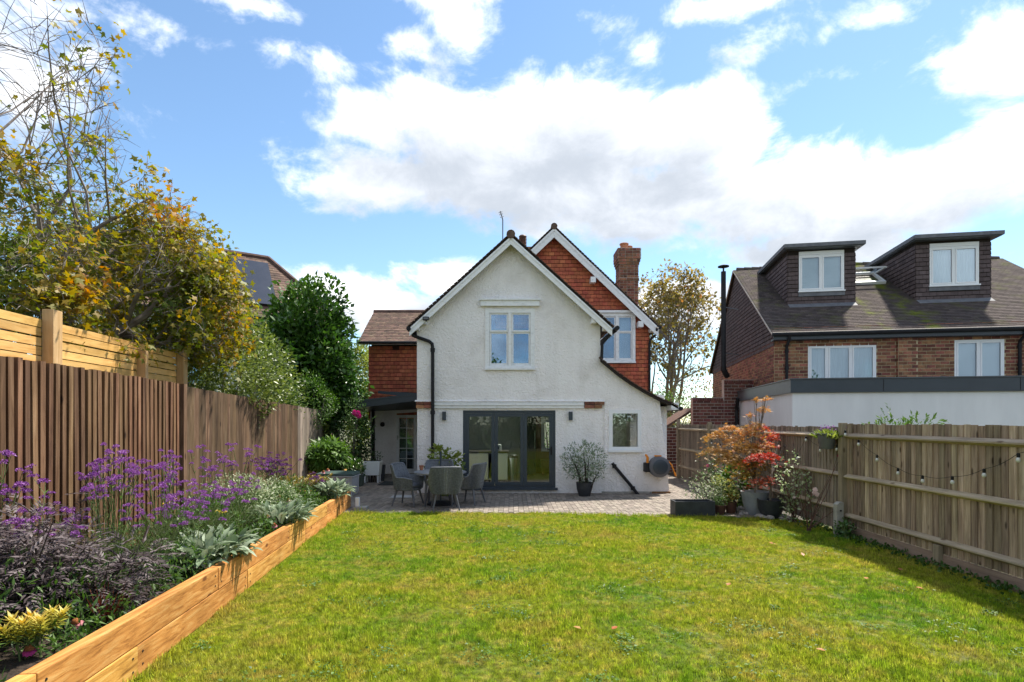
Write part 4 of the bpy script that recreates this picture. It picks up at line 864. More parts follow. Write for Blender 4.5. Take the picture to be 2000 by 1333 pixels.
# casement windows: lights listed as shares of the width
def casement(u0, u1, z0, z1, v, lights, par, gm='glass_clear', back='curtain', fr=.055):
    w = MB()
    def fb(a, b, c, d, v0, v1): nbox(w, a, b, v0, v1, c, d)
    fb(u0, u1, z1 - fr, z1, v, v + .07); fb(u0, u1, z0, z0 + fr, v, v + .07); fb(u0, u0 + fr, z0 + fr, z1 - fr, v, v + .07); fb(u1 - fr, u1, z0 + fr, z1 - fr, v, v + .07)
    fb(u0 - .03, u1 + .03, z0 - .03, z0 + .012, v - .05, v - .001)
    W = u1 - u0; acc = 0; wn = None; panes = []
    for i, s_ in enumerate(lights):
        a = u0 + W * acc; acc += s_; b = u0 + W * acc
        if i: fb(a - .03, a + .03, z0 + fr, z1 - fr, v + .002, v + .07)
        pa, pb = a + (fr if i == 0 else .03), b - (fr if i == len(lights) - 1 else .03); panes.append((pa, pb))
    wn = w.build('window', 'white_upvc', par)
    for pa, pb in panes:
        s_ = MB(); f2 = .045
        for q in ((pa + .003, pb - .003, z1 - fr - f2, z1 - fr - .003), (pa + .003, pb - .003, z0 + fr + .003, z0 + fr + f2), (pa + .003, pa + f2, z0 + fr + f2, z1 - fr - f2), (pb - f2, pb - .003, z0 + fr + f2, z1 - fr - f2)): nbox(s_, q[0], q[1], v - .012, v + .04, q[2], q[3])
        s_.build('sash', 'white_upvc', wn)
        s_ = MB(); nbox(s_, pa + f2 - .005, pb - f2 + .005, v + .015, v + .022, z0 + fr + f2 - .005, z1 - fr - f2 + .005); s_.build('pane', gm, wn)
    if back:
        s_ = MB(); n = 40
        for i in range(n):
            a = u0 + .03 + (W - .06) * i / n; b = u0 + .03 + (W - .06) * (i + 1) / n; da = .02 * math.sin(i * 1.9); db = .02 * math.sin((i + 1) * 1.9)
            if back == 'blind': da = db = 0
            s_.hexa([nb(a, v + .13 + da, z0), nb(b, v + .13 + db, z0), nb(b, v + .135 + db, z0), nb(a, v + .135 + da, z0)], [nb(a, v + .13 + da, z1), nb(b, v + .13 + db, z1), nb(b, v + .135 + db, z1), nb(a, v + .135 + da, z1)])
        s_.build('net_curtain' if back == 'curtain' else 'roller_blind', back, wn)
    return wn
casement(*wl, .0 - .01, (.29, .35, .36), nbr); casement(*wrr, -.01, (.5, .5), nbr, back='blind')
# box dormers
for (u0, u1), (pl_, pr_, pt, pb_), bk, lb in ((d1u, (1560, 1648, 492, 569), 'blind', 'dormer'), (d2u, (1815, 1911, 476, 558), 'curtain', 'dormer')):
    zb = EZ + sl * DV; zt = pix_z((pl_ + pr_) / 2, 488 if u0 < 2 else 470, DV); ve = (zt - EZ) / sl
    wu0, wu1 = pix_u(pl_, DV), pix_u(pr_, DV); wz0, wz1 = pix_z((pl_ + pr_) / 2, pb_, DV), pix_z((pl_ + pr_) / 2, pt, DV)
    w = MB(); w.poly([(u0, zb - .1), (u1, zb - .1), (u1, zt), (u0, zt)], [rect((wu0 + .03, wu1 - .03, wz0 + .03, wz1 - .03))], lambda u, z: nb(u, DV, z), NV * .1)
    for u in (u0, u1 - .1): w.prism([nb(u, DV + .1, zb - .1), nb(u, DV + .1, zt), nb(u, ve + .3, zt), nb(u, ve + .3, zt - .1)], NU * .1)
    dm = w.build('dormer', 'tile_gap_shade', nbr)
    ms = laid(nb(0, DV, zb), NU, ZU, -NV, zt - zb - .12, (u0 - .012, u1 + .012), .145, .21, .02, .010, tilt=.10, high=.125, jit=.012, holes=[(wu0 - .0, wu1 + .0, wz0 - zb - .12, wz1 - zb)])
    def chk(v, zb=zb): return (0, max(0., ((zb + v) - EZ) / sl - DV) )
    for u, N_ in ((u0, -NU), (u1, NU)):
        ms += laid(nb(u, DV, zb), NV, ZU, N_, zt - zb - .2, chk, .145, .21, .02, .010, tilt=.10, high=.125, jit=.012)
    pieces('hanging_tile', ms, dm, 'hung_tile_grey', 290, 'tile_hanging')
    casement(wu0, wu1, wz0, wz1 - .1, DV - .03, (.5, .5), dm if False else nbr, 'glass_clear', bk)
    w = MB(); nbox(w, wu0, wu1, DV - .035, DV, wz1 - .095, wz1 + .02); w.build('window_head', 'white_upvc', nbr)
    w = MB(); nbox(w, u0 - .16, u1 + .16, DV - .3, ve + .3, zt, zt + .13); w.build('dormer_roof', 'anthracite_cap', nbr)
    w = MB(); nbox(w, u0 - .2, u1 + .2, DV - .36, DV - .302, zt + .03, zt + .15); nbox(w, u0 - .21, u0 - .162, DV - .3, ve + .2, zt + .03, zt + .15); nbox(w, u1 + .162, u1 + .21, DV - .3, ve + .2, zt + .03, zt + .15); w.build('dormer_trim', 'lead', nbr)
    w = MB(); nbox(w, wu0 - .02, wu1 + .02, DV - .05, DV - .02, wz0 - .17, wz0 - .04); q = [nb(u0 + .0, DV - .25, zb - sl * .25 + .03), nb(u1 - .0, DV - .25, zb - sl * .25 + .03), nb(u1 - .0, DV + .0, zb + .045), nb(u0 + .0, DV, zb + .045)]; w.hexa([p - ZU * .01 for p in q], q); w.build('lead_flashing', 'lead', nbr)
    for u in (u0, u1): pass
    w = MB(); nbox(w, u0 + .05, u1 - .05, DV + 1.2, DV + 1.22, zb, zt - .05); w.build('dark_room_sheet', 'inner_dark', nbr)  # dark sheet for the shade inside the dormer
w = MB(); nbox(w, .3, UW - .3, 1.3, 1.35, 2.4, 4.8); w.build('dark_room_sheet', 'inner_dark', nbr)  # shade of the upstairs rooms put in as one dark sheet
# open roof window between the dormers
su0, su1 = d1u[1] + .25, d2u[0] - .25
def rp(u, v, h=0): return nb(u, v, EZ + sl * v) + nn * h
w = MB(); va, vb = 3.35, 4.35
for a, b, c, d in ((su0, su1, va, va + .08), (su0, su1, vb - .08, vb), (su0, su0 + .08, va + .08, vb - .08), (su1 - .08, su1, va + .08, vb - .08)):
    q = [rp(a, c), rp(b, c), rp(b, d), rp(a, d)]; w.hexa([p + nn * .0 for p in q], [p + nn * .12 for p in q])
rw = w.build('roof_window', 'white_upvc', nbr)
w = MB(); hg = [rp(su0, vb - .15, .13), rp(su1, vb - .15, .13)]; out_ = [rp(su0, va + .25, .55), rp(su1, va + .25, .55)]
for s_ in (0, 1): w.bar(hg[s_], out_[s_], .07, .05)
w.bar(out_[0], out_[1], .07, .05); w.bar(hg[0], hg[1], .07, .05); w.build('open_sash', 'white_upvc', rw)
w = MB(); w.add([hg[0] + ZU * .01, hg[1] + ZU * .01, out_[1] + ZU * .01, out_[0] + ZU * .01], [(0, 1, 2, 3)]); w.build('pane', 'glass_clear', rw, fix=False)
q = [rp(su0 + .08, va + .08, .02), rp(su1 - .08, va + .08, .02), rp(su1 - .08, vb - .08, .02), rp(su0 + .08, vb - .08, .02)]; w = MB(); w.add(q, [(0, 1, 2, 3)]); w.build('opening', 'inner_dark', rw, fix=False)
# flue
fl = thing('flue_pipe', 'tall black stove flue with a flat cap beside the tiled gable', 'flue', P(1413, 730, 19.5)); fd_ = 19.9
w = MB(); w.tube([P(1413, 724, fd_), P(1413, 531, fd_)], .085, 14); w.tube([P(1413, 716, fd_), P(1413, 722, fd_), P(1420, 735, fd_ + .25)], .1, 12); w.build('pipe', 'black_plastic', fl, smooth=True)
w = MB(); w.lathe([(.03, -.16), (.03, -.02), (.19, 0), (.19, .03), (.05, .08)], P(1413, 522, fd_), 18); w.build('cap', 'black_plastic', fl, smooth=True)
for py in (600, 690):
    a = P(1413, py, fd_); w = MB(); w.bar(a, a + Vector((.7, .45, 0)), .03, .03); w.build('wall_bracket', 'lead', fl)
# flat-roofed extension
EO = Vector((7.22, 14.5, 0))
def ex(u, v, z): return EO + NU * u + NV * v + ZU * z
def ebox(mb, u0, u1, v0, v1, z0, z1): return mb.hexa([ex(u0, v0, z0), ex(u1, v0, z0), ex(u1, v1, z0), ex(u0, v1, z0)], [ex(u0, v0, z1), ex(u1, v0, z1), ex(u1, v1, z1), ex(u0, v1, z1)])
et = thing('flat_roof_extension', 'white rendered extension with dark grey flat-roof edge behind the fence', 'extension', tuple(EO))
w = MB(); ebox(w, 0, 9, 0, 6.2, 0, 2.66); w.build('wall', 'render_white', et)
w = MB(); ebox(w, -.06, 9, -.06, -.0, 2.64, 2.98); w.build('front_fascia', 'anthracite', et)
w = MB(); ebox(w, -.06, -.0, .002, 6.1, 2.64, 2.98); w.build('side_fascia', 'anthracite_cap', et)
w = MB(); ebox(w, -.09, 9, -.09, 6.1, 2.983, 3.01); w.build('roof_edge', 'anthracite_cap', et)
w = MB()
for u in (2.1, 5.1): ebox(w, u, u + .012, -.066, -.061, 2.65, 2.97)
w.build('fascia_joint', 'black_plastic', et)
# side wall with pier beside the passage
bw = thing('garden_wall', 'dark red brick wall with stepped top beside the extension', 'wall', (7, 20.6, 0)); wy = 20.55
xa, xb, xc = hx(1353, wy), hx(1414, wy), hx(1500, wy)
w = MB(); w.box(xa, xb, wy, wy + .22, 0, hz(777, wy)); w.box(xb, xc, wy, wy + .22, 0, hz(742, wy)); core = w.build('core', 'mortar_pale', bw)
ms = laid((xa, wy, .9), (1, 0, 0), (0, 0, 1), (0, -1, 0), hz(784, wy) - .9, (0, xb - xa), .112, .26, .016, .02, jw=.003) + laid((xb, wy, .9), (1, 0, 0), (0, 0, 1), (0, -1, 0), hz(749, wy) - .9, (0, xc - xb), .112, .26, .016, .02, jw=.003)
ms += laid((xa, wy, hz(784, wy)), (1, 0, 0), (0, 0, 1), (0, -1, 0), .12, (0, xb - xa - .01), .12, .085, .02, .012, half=False) + laid((xb, wy, hz(749, wy)), (1, 0, 0), (0, 0, 1), (0, -1, 0), .12, (0, xc - xb), .12, .085, .02, .012, half=False)
ms.sort(key=lambda m_: -m_.translation.z); pieces('brick', ms, bw, 'brick_dark', 298)
pipe([P(1441, 778, wy - .5), P(1440, 790, wy - .4), P(1439, 800, wy - .15), P(1439, 840, wy - .15)], .06, par=et, brackets=[P(1439, 797, wy - .15)])
# low outbuilding beyond the passage
ob = thing('outbuilding', 'low brick outbuilding with lean-to tiled roof at the passage end', 'outbuilding', (5.9, 21.5, 0)); oy = 21.2
w = MB(); w.box(5.0, 7.0, oy, oy + .2, 0, hz(835, oy)); w.build('wall', 'mortar_pale', ob); ms = laid((5.0, oy, .0), (1, 0, 0), (0, 0, 1), (0, -1, 0), hz(835, oy), (0, 2), .112, .26, .016, .02); pieces('brick', ms, ob, 'brick_dark', 290)
w = MB(); a, b = P(1300, 838, oy - .1), P(1356, 802, oy - .1); w.hexa([a, b, b + Vector((0, 1.5, 0)), a + Vector((0, 1.5, 0))], [q + Vector((0, 0, .1)) for q in (a, b, b + Vector((0, 1.5, 0)), a + Vector((0, 1.5, 0)))]); w.build('roof', 'roof_tile', ob)
# ------------------------------------------------------------------ neighbour on the left
E_ = Vector((.82, .57, 0)).normalized(); Nn = Vector((.57, -.82, 0)).normalized(); R1 = Vector((-10.4, 24, 8.85)); HW, EVZ = 2.55, 5.9
lh = thing('tiled_house', 'white house with hipped brown tile roof and solar panels behind the trees', 'house', (-14, 24, 0))
R0 = R1 - E_ * 7
w = MB(); c0, c1, c2, c3 = [Vector((q.x, q.y, EVZ)) for q in (R0 - E_ * 0 + Nn * HW, R1 + E_ * HW + Nn * HW, R1 + E_ * HW - Nn * HW, R0 - Nn * HW)]
w.add([c0, c1, c2, c3, R0, R1], [(0, 1, 5, 4), (1, 2, 5), (2, 3, 4, 5), (3, 0, 4), (0, 3, 2, 1)]); w.build('roof', 'roof_tile', lh)
dn = (R1 - E_ * 0 + Nn * HW); fv = (Vector((R0.x, R0.y, R0.z)) - c0); Lf = fv.length
def lur(v): return (0, 7 + HW * (1 - v / Lf))
ms = laid(c0, E_, fv, E_.cross(fv), Lf, lur, .16, .24, .018, .004, tilt=.06, high=.18, jit=.02)
hv = R1 - (c1 + c2) / 2; hu = (c2 - c1).normalized()
ms += laid(c1, hu, hv, hu.cross(hv), hv.length, lambda v: (HW * v / hv.length, 2 * HW - HW * v / hv.length), .16, .24, .018, .004, tilt=.06, high=.18, jit=.02)
ms.sort(key=lambda m_: -m_.translation.x); pieces('roof_tile', ms, lh, 'roof_tile', 290, 'roof_tiling')
w = MB(); w.tube([R0, R1], .12, 8); w.tube([R1, c1], .12, 8); w.build('ridge_tile', 'roof_tile', lh, smooth=True)
w = MB(); i0 = [q - Nn * .4 * s1 - E_ * .4 * s2 for q, s1, s2 in ((c0, 1, 0), (c1, 1, 1), (c2, -1, 1), (c3, -1, 0))]
w.hexa([Vector((q.x, q.y, 0)) for q in i0], [Vector((q.x, q.y, EVZ - .01)) for q in i0]); w.build('wall', 'render_white', lh)
w = MB(); w.tube([c0 - ZU * .03, c1 - ZU * .03, c2 - ZU * .03], .07, 6); w.build('gutter', 'black_plastic', lh)
fn_ = E_.cross(fv).normalized()
for k in range(3):
    for r_ in range(1):
        a = 6.95 - (k + 1) * 1.55; o_ = c0 + E_ * a + fv * .16 + fn_ * .1; q = [o_, o_ + E_ * 1.5, o_ + E_ * 1.5 + fv * .7, o_ + fv * .7]
        w = MB(); w.hexa(q, [p + fn_ * .05 for p in q]); w.build('solar_panel', 'solar', lh)
for a in (.6, 3.2):
    o_ = Vector((i0[0].x, i0[0].y, 3.2)) + E_ * a + Nn * .01; w = MB(); w.hexa([o_, o_ + E_ * 1.3, o_ + E_ * 1.3 + Nn * .05, o_ + Nn * .05], [p + ZU * 1.3 for p in (o_, o_ + E_ * 1.3, o_ + E_ * 1.3 + Nn * .05, o_ + Nn * .05)]); wn = w.build('window', 'anthracite', lh)
    o2 = o_ + Nn * .055 + ZU * .1 + E_ * .1; w = MB(); w.hexa([o2, o2 + E_ * 1.1, o2 + E_ * 1.1 + Nn * .01, o2 + Nn * .01], [p + ZU * 1.1 for p in (o2, o2 + E_ * 1.1, o2 + E_ * 1.1 + Nn * .01, o2 + Nn * .01)]); w.build('pane', 'glass_sky', wn)
# ------------------------------------------------------------------ left fences
def fdir(): return Vector((-.0965, 1, 0)).normalized()
FD = fdir(); FN = Vector((1, .0965, 0)).normalized()     # along the fence; towards the garden
def fp(d, off=0, z=0): p = Vector((fencex(d), d, z)) + FN * off; return p
def ftop(d): return 2.50 - max(0, d - 5.1) * .0105 if d < 8.42 else 2.44 - (d - 8.42) * .0225
bf = thing('batten_fence', 'dark stained fence of narrow upright battens with black gaps', 'fence', tuple(fp(5)))
bf_boards = []; bt = []
d = 2.2
while d < 8.38:
    z1 = ftop(d) - .015; c = fp(d, -.03, z1 / 2); bf_boards.append(frame_m(c, FD * .148, FN * .02, ZU * z1)); d += .15
d = 2.2
while d < 8.36:
    z1 = ftop(d) + random.uniform(-.008, .008); a = random.uniform(-.012, .012); f2 = (FD + FN * random.uniform(-.06, .06)).normalized(); n2 = ZU.cross(f2).normalized()
    bt.append(frame_m(fp(d + random.uniform(-.006, .006), .012, z1 / 2), f2 * random.uniform(.055, .064), n2 * .05, (ZU + FD * a) * z1)); d += .1
pieces('board', bf_boards, bf, 'stem_dark', 200)  # near-black backing: the shade between battens put in as colour
pieces('batten', bt, bf, 'dark_fence', 200)
cf_ = thing('close_board_fence', 'brown weathered close-board fence running back to the house', 'fence', tuple(fp(12)))
ms = []; d = 8.46
ms.append(frame_m(fp(8.43, .03, 1.23), FD * .1, FN * .1, ZU * 2.47))
while d < 19.7:
    wd = random.uniform(.115, .15); z1 = ftop(d) + random.uniform(-.006, .006); f2 = (FD + FN * .17).normalized(); n2 = ZU.cross(f2).normalized()
    ms.append(frame_m(fp(d + wd / 2, random.uniform(-.004, .004), z1 / 2), f2 * (wd + .012), n2 * .016, ZU * z1)); d += wd
pieces('board', [m_ for m_ in ms if m_.translation.y < 14.6], cf_, 'brown_fence', 290); pieces('board', [m_ for m_ in ms if m_.translation.y >= 14.6], cf_, 'old_fence', 290)
# cedar slat screen behind
CO = -.5
cs_ = thing('slatted_screen', 'new honey-coloured cedar slat fence rising above the dark batten fence', 'fence', tuple(fp(7, CO)))
for d, wd, zt in ((6.42, .15, 3.16), (8.25, .075, 2.93), (9.42, .13, 3.1), (3.6, .15, 3.16)):
    w = MB(); c = fp(d, CO + .06); h = wd / 2
    w.hexa([c - FD * h - FN * .05, c + FD * h - FN * .05, c + FD * h + FN * .07, c - FD * h + FN * .07], [q + ZU * zt for q in (c - FD * h - FN * .05, c + FD * h - FN * .05, c + FD * h + FN * .07, c - FD * h + FN * .07)]); w.build('post', 'cedar_post', cs_, bevel=.006)
ms = []
for (d0_, d1_) in ((1.6, 3.52), (3.68, 6.34), (6.5, 9.35)):
    for i in range(13):
        z = 3.0 - i * .104; a, b = fp(d0_, CO), fp(d1_, CO); m0 = (a + b) / 2; m0.z = z; L_ = (b - a).length
        ms.append(frame_m(m0 + ZU * random.uniform(-.004, .004), FD * L_, FN * .02, (ZU + FD * 0) * random.uniform(.088, .092)))
pieces('slat', ms, cs_, 'cedar', 290)
# ------------------------------------------------------------------ raised bed of sleepers
rb = thing('raised_bed', 'raised bed edged with two courses of orange timber sleepers', 'raised bed', (bedx(8), 8, 0))
def bedtop(d): return .46 - (d - 4.1) * .0115
BD = Vector((-.0965, 1, 0)).normalized(); BN = Vector((1, .0965, 0)).normalized()
def bp_(d, off=0, z=0): return Vector((bedx(d), d, z)) + BN * off
joints = [.8, 3.2, 5.62, 8.0, 10.3, 12.6]; joints2 = [.8, 2.0, 4.2, 6.4, 8.8, 11.1, 12.6]
for row, js in ((0, joints2), (1, joints)):
    for a, b in zip(js[:-1], js[1:]):
        w = MB(); a2, b2 = a + .003, b - .003
        za = (0 if row == 0 else bedtop(a) * .5 + .003, bedtop(a) * .5 - .003 if row == 0 else bedtop(a)); zb = (0 if row == 0 else bedtop(b) * .5 + .003, bedtop(b) * .5 - .003 if row == 0 else bedtop(b))
        o = random.uniform(-.006, .006) - (.004 if row else 0)
        w.hexa([bp_(a2, o - .1, za[0]), bp_(a2, o, za[0]), bp_(b2, o, zb[0]), bp_(b2, o - .1, zb[0])], [bp_(a2, o - .1, za[1]), bp_(a2, o, za[1]), bp_(b2, o, zb[1]), bp_(b2, o - .1, zb[1])]); sl_ = w.build('sleeper', 'sleeper', rb, bevel=.007)
        for dd in (a + .07, b - .07):
            for hz_ in (.3, .72):
                zc = za[0] + (za[1] - za[0]) * hz_ + (dd - a) / (b - a) * (zb[1] - za[1]); c_ = bp_(dd, o, zc); w = MB(); w.tube([c_, c_ + BN * .0035], .009, 8); w.build('screw', 'black_plastic', sl_)
for row in (0, 1):
    w = MB(); e = bp_(12.6, -.1); z0, z1 = (0, bedtop(12.6) * .5 - .003) if row == 0 else (bedtop(12.6) * .5 + .003, bedtop(12.6)); w.box(fencex(12.6) + .12, e.x, 12.5, 12.6, z0, z1); w.build('sleeper', 'sleeper', rb, bevel=.007)
w = MB(); n = 30; vs2 = []
for i in range(n + 1):
    d = 1.2 + 11.3 * i / n
    for k in range(6):
        x = fencex(d) + .08 + (bedx(d) - .12 - fencex(d) - .08) * k / 5; vs2.append((x, d, bedtop(d) - .10 + random.uniform(-.02, .03)))
w.add(vs2, [(i*6+k, i*6+k+1, i*6+k+7, i*6+k+6) for i in range(n) for k in range(5)]); structure(w.build('soil', 'soil', fix=False))
# ------------------------------------------------------------------ right fence
posts = [2.6, 5.6, 9.5, 12.75, 15.9, 18.9]
for bi, (a, b) in enumerate(zip(posts[:-1], posts[1:])):
    near = b <= 9.6; tz = 1.86 if near else 1.81
    lab = ['weathered close-board fence bay with three rails and a timber gravel board', 'weathered fence bay with string lights and a short stub under its lowest rail', 'grey close-board fence bay with the hanging planter and bare rose canes', 'grey fence bay behind the red-leaved maple in pots', 'grey fence bay beside the passage at the house corner'][bi]
    t = thing('fence_bay', lab, 'fence', (FX, (a + b) / 2, 0), 'close-board fence on the right boundary')
    ms = []; d = a + .06
    while d < b - .05:
        wd = random.uniform(.096, .112); zb = .17 if near else .05; z1 = tz + random.uniform(-.014, .012); f2 = (Vector((0, 1, 0)) + Vector((1, 0, 0)) * .14).normalized(); n2 = Vector((f2.y, -f2.x, 0))
        ms.append(frame_m((FX + random.uniform(-.003, .003), d + wd / 2, (zb + z1) / 2), f2 * (wd + .012), n2 * .015, (ZU + Vector((0, 1, 0)) * random.uniform(-.004, .004)) * (z1 - zb))); d += wd
    pieces('board', ms, t, 'grey_fence' if near else 'old_fence', 200)
    for z in ((1.66, .98, .33) if near else (1.66, 1.0, .42)):
        w = MB(); h = .045
        w.prism([(FX - .012, a + .05, z + h), (FX - .08, a + .05, z + h * .15), (FX - .08, a + .05, z - h * .25), (FX - .012, a + .05, z - h)], (0, b - a - .1, 0)); w.build('rail', 'grey_rail', t)
    if near:
        w = MB(); w.box(FX - .03, FX + .005, a + .05, b - .05, -.02, .165); w.build('gravel_board', 'gravel_board', t, bevel=.004)
    if bi == 1:
        w = MB(); w.box(FX - .09, FX - .031, 7.33, 7.43, -.02, .285); w.build('stub', 'post_wood', t)
for i, d in enumerate(posts):
    lb = ['timber fence post at the near end of the right fence', 'timber post between the two near fence bays', 'tall timber post bolted to the concrete spur', 'timber post behind the potted maple', 'timber post of the fence bay beside the house corner', 'end timber post of the fence by the passage'][i]
    w = MB(); h = 1.88 if d < 18 else 1.98; w.box(FX - .11, FX - .008, d - .05, d + .05, -.05, h); tag(w.build('fence_post', 'post_wood', bevel=.004), lb, 'post', 'posts of the right fence')
w = MB(); w.prism([(FX - .24, 9.36, -.05), (FX - .125, 9.36, -.05), (FX - .125, 9.36, .56), (FX - .19, 9.36, .56), (FX - .24, 9.36, .52)], (0, .11, 0)); t = thing('concrete_spur', 'short concrete repair spur beside the tall fence post', 'post', (FX - .18, 9.4, 0)); w.build('spur', 'concrete', t, bevel=.005)
w = MB()
for z in (.2, .42): w.tube([(FX - .18, 9.345, z), (FX - .18, 9.362, z)], .014, 8)
w.build('bolt', 'black_plastic', t)
# ------------------------------------------------------------------ garden table and tub chairs
def make_chair():
    t = thing('tub_chair', '', 'chair')
    W, D_, H = .36, .34, .93; nU, nV = 132, 9
    def sec(u):                       # u 0..1 round the U-shaped shell, from one arm front round the back to the other
        a = R(-118) + R(236) * u      # 0 = middle of the back
        b = abs(a) / R(118); k = min(1, max(0, (.68 - b) / .26)); k = k * k * (3 - 2 * k) * (1 - .03 * (b / .42) ** 2)
        return a, .64 + (H - .64) * k - .035 * max(0, b - .8) * 5
    w = MB(); vs2 = []
    for side in (0, 1):
        for i in range(nU + 1):
            a, top = sec(i / nU); rib = .0075 * math.cos(i * math.pi) if side == 0 else .002 * math.cos(i * math.pi)
            for j in range(nV + 1):
                s_ = j / nV; z = .36 + (top - .36) * s_; fl = .80 + .22 * s_ ** .8 + (.06 * max(0, z - .64) / .29 if z > .64 else 0)
                rr = 1 if side == 0 else .925
                sq = lambda v_: math.copysign(abs(v_) ** .72, v_); x = sq(math.sin(a)) * W * (fl * rr) + math.sin(a) * rib; y = sq(math.cos(a)) * D_ * (fl * rr) + math.cos(a) * rib
                if abs(a) > R(90): y = -(abs(a) - R(90)) / R(28) * D_ * .72; x = math.copysign(W * fl * rr + rib, a)
                vs2.append((x, y, z if j < nV else z - side * .006))
    n1 = (nU + 1) * (nV + 1); fs = []
    for side in (0, 1):
        o = side * n1
        for i in range(nU):
            for j in range(nV):
                q = (o + i*(nV+1)+j, o + (i+1)*(nV+1)+j, o + (i+1)*(nV+1)+j+1, o + i*(nV+1)+j+1); fs.append(q if side == 0 else q[::-1])
    for i in range(nU):
        a = i*(nV+1)+nV; b = (i+1)*(nV+1)+nV; fs.append((a, b, b + n1, a + n1)); a = i*(nV+1); b = (i+1)*(nV+1); fs.append((b, a, a + n1, b + n1))
    for i in (0, nU):
        for j in range(nV): a = i*(nV+1)+j; fs.append((a, a+1, a+1+n1, a+n1))
    w.add(vs2, fs); w.build('wicker_shell', 'wicker', t)
    w = MB(); w.lathe([(.30, .35), (.32, .37), (.32, .40), (.28, .41)], (0, -.02, 0), 28, sx=.98, sy=.9); w.build('seat_base', 'wicker', t, smooth=True)
    w = MB(); w.lathe([(.27, .41), (.3, .43), (.3, .46), (.24, .485)], (0, -.03, 0), 28, sx=.96, sy=.88); w.build('cushion', 'hose_grey', t, smooth=True)
    for sx in (-1, 1):
        for sy in (-1, 1):
            w = MB(); w.tube([(sx * .20, sy * .18, .37), (sx * .285, sy * .265, .0)], [.026, .016], 10); w.build('leg', 'hose_grey', t, smooth=True)
    rim = MB(); rim.tube([Vector((abs(math.sin(sec(i/60)[0])) ** .72 * math.copysign(W * 1.02, sec(i/60)[0]) if abs(sec(i/60)[0]) <= R(90) else math.copysign(W * 1.0, sec(i/60)[0]), abs(math.cos(sec(i/60)[0])) ** .72 * D_ * 1.02 if abs(sec(i/60)[0]) <= R(90) else -(abs(sec(i/60)[0]) - R(90)) / R(28) * D_ * .72, sec(i/60)[1])) for i in range(61)], .019, 8); rim.build('rim', 'wicker', t, smooth=True)
    return t
ch = make_chair(); TX, TY = -1.64, 12.85
spots = [(-1.44, 12.12, R(180 + 12), 'grey wicker tub chair with its back to the lawn, drawn up to the round table'), (-2.36, 12.78, R(90 - 12), 'grey wicker tub chair between the round table and the glazed side door'),
         (-.98, 13.05, R(-90 - 22), 'grey wicker tub chair between the round table and the folding doors'), (-1.78, 13.72, R(4), 'grey wicker tub chair behind the round table, against the white wall')]
for i, (x, y, a, lb) in enumerate(spots):
    c = ch if i == 0 else copy_tree(ch, (x, y, .012), a); c.location = (x, y, .012); c.rotation_euler = (0, 0, a); c['label'] = lb; c['group'] = 'tub chairs round the garden table'
t = thing('garden_table', 'round grey patio table with slim legs and a centre pole hole', 'table', (TX, TY, .01))
w = MB(); w.lathe([(.56, .72), (.6, .735), (.6, .76), (.585, .768)], (TX, TY, 0), 40); w.build('table_top', 'table_top', t, smooth=True)
w = MB()
for s_ in range(-5, 6):
    hw = math.sqrt(max(0, .55 ** 2 - (s_ * .1) ** 2)); w.box(TX - hw, TX + hw, TY + s_ * .1 - .044, TY + s_ * .1 + .044, .767, .775)
o = w.build('table_slat', 'table_top', t); o['kind'] = 'stuff'
for a in (45, 135, 225, 315):
    w = MB(); ca, sa = math.cos(R(a)), math.sin(R(a)); w.tube([(TX + ca * .36, TY + sa * .36, .73), (TX + ca * .43, TY + sa * .43, .012)], [.032, .022], 10); w.build('leg', 'hose_grey', t, smooth=True)
t = thing('parasol_base', 'dark parasol stand with its pole rising through the round table', 'parasol base', (TX, TY, .01)); w = MB(); w.lathe([(.3, .01), (.3, .04), (.26, .07), (.05, .09)], (TX, TY, 0), 28); w.build('base', 'black_plastic', t, smooth=True)
w = MB(); w.tube([(TX + .01, TY, .08), (TX + .01, TY, 1.22)], .022, 12); w.build('pole', 'anthracite', t, smooth=True)
t = thing('small_flowerpot', 'little terracotta pot on the edge of the garden table', 'pot', (TX - .46, TY + .2, .775)); w = MB(); w.lathe([(.035, 0), (.05, .09), (.056, .09), (.056, .11), (.045, .11), (.04, .05)], (TX - .46, TY + .2, .776), 16); w.build('pot', 'terracotta', t, smooth=True)
w = MB(); w.lathe([(.042, .09), (.02, .1)], (TX - .46, TY + .2, .776), 12); w.build('compost', 'soil', t)
# ------------------------------------------------------------------ storage box, planters, mats
sb = thing('storage_box', 'pale grey plastic storage chest with dark green lid at the end of the bed', 'storage box', (-4.5, 14.55, 0))
x0, x1, y0, y1 = -4.95, -4.02, 14.2, 14.85
w = MB(); w.hexa([(x0 + .03, y0 + .03, 0), (x1 - .03, y0 + .03, 0), (x1 - .03, y1 - .03, 0), (x0 + .03, y1 - .03, 0)], [(x0, y0, .52), (x1, y0, .52), (x1, y1, .52), (x0, y1, .52)]); w.build('chest', 'box_grey', sb, bevel=.02)
for i in range(9):
    w = MB(); yy = y0 + .05 + i * (y1 - y0 - .1) / 9; w.box(x1 - .012, x1 + .004, yy, yy + .035, .08, .46); w.build('rib', 'box_grey', sb, bevel=.003)
for i in range(11):
    w = MB(); xx = x0 + .05 + i * (x1 - x0 - .1) / 11; w.box(xx, xx + .04, y0 - .004, y0 + .012, .08, .46); w.build('rib', 'box_grey', sb, bevel=.003)
w = MB(); w.hexa([(x0 - .02, y0 - .02, .525), (x1 + .02, y0 - .02, .525), (x1 + .02, y1 + .02, .525), (x0 - .02, y1 + .02, .525)], [(x0, y0, .59), (x1, y0, .59), (x1, y1, .61), (x0, y1, .61)]); w.build('lid', 'lid_green', sb, bevel=.018)
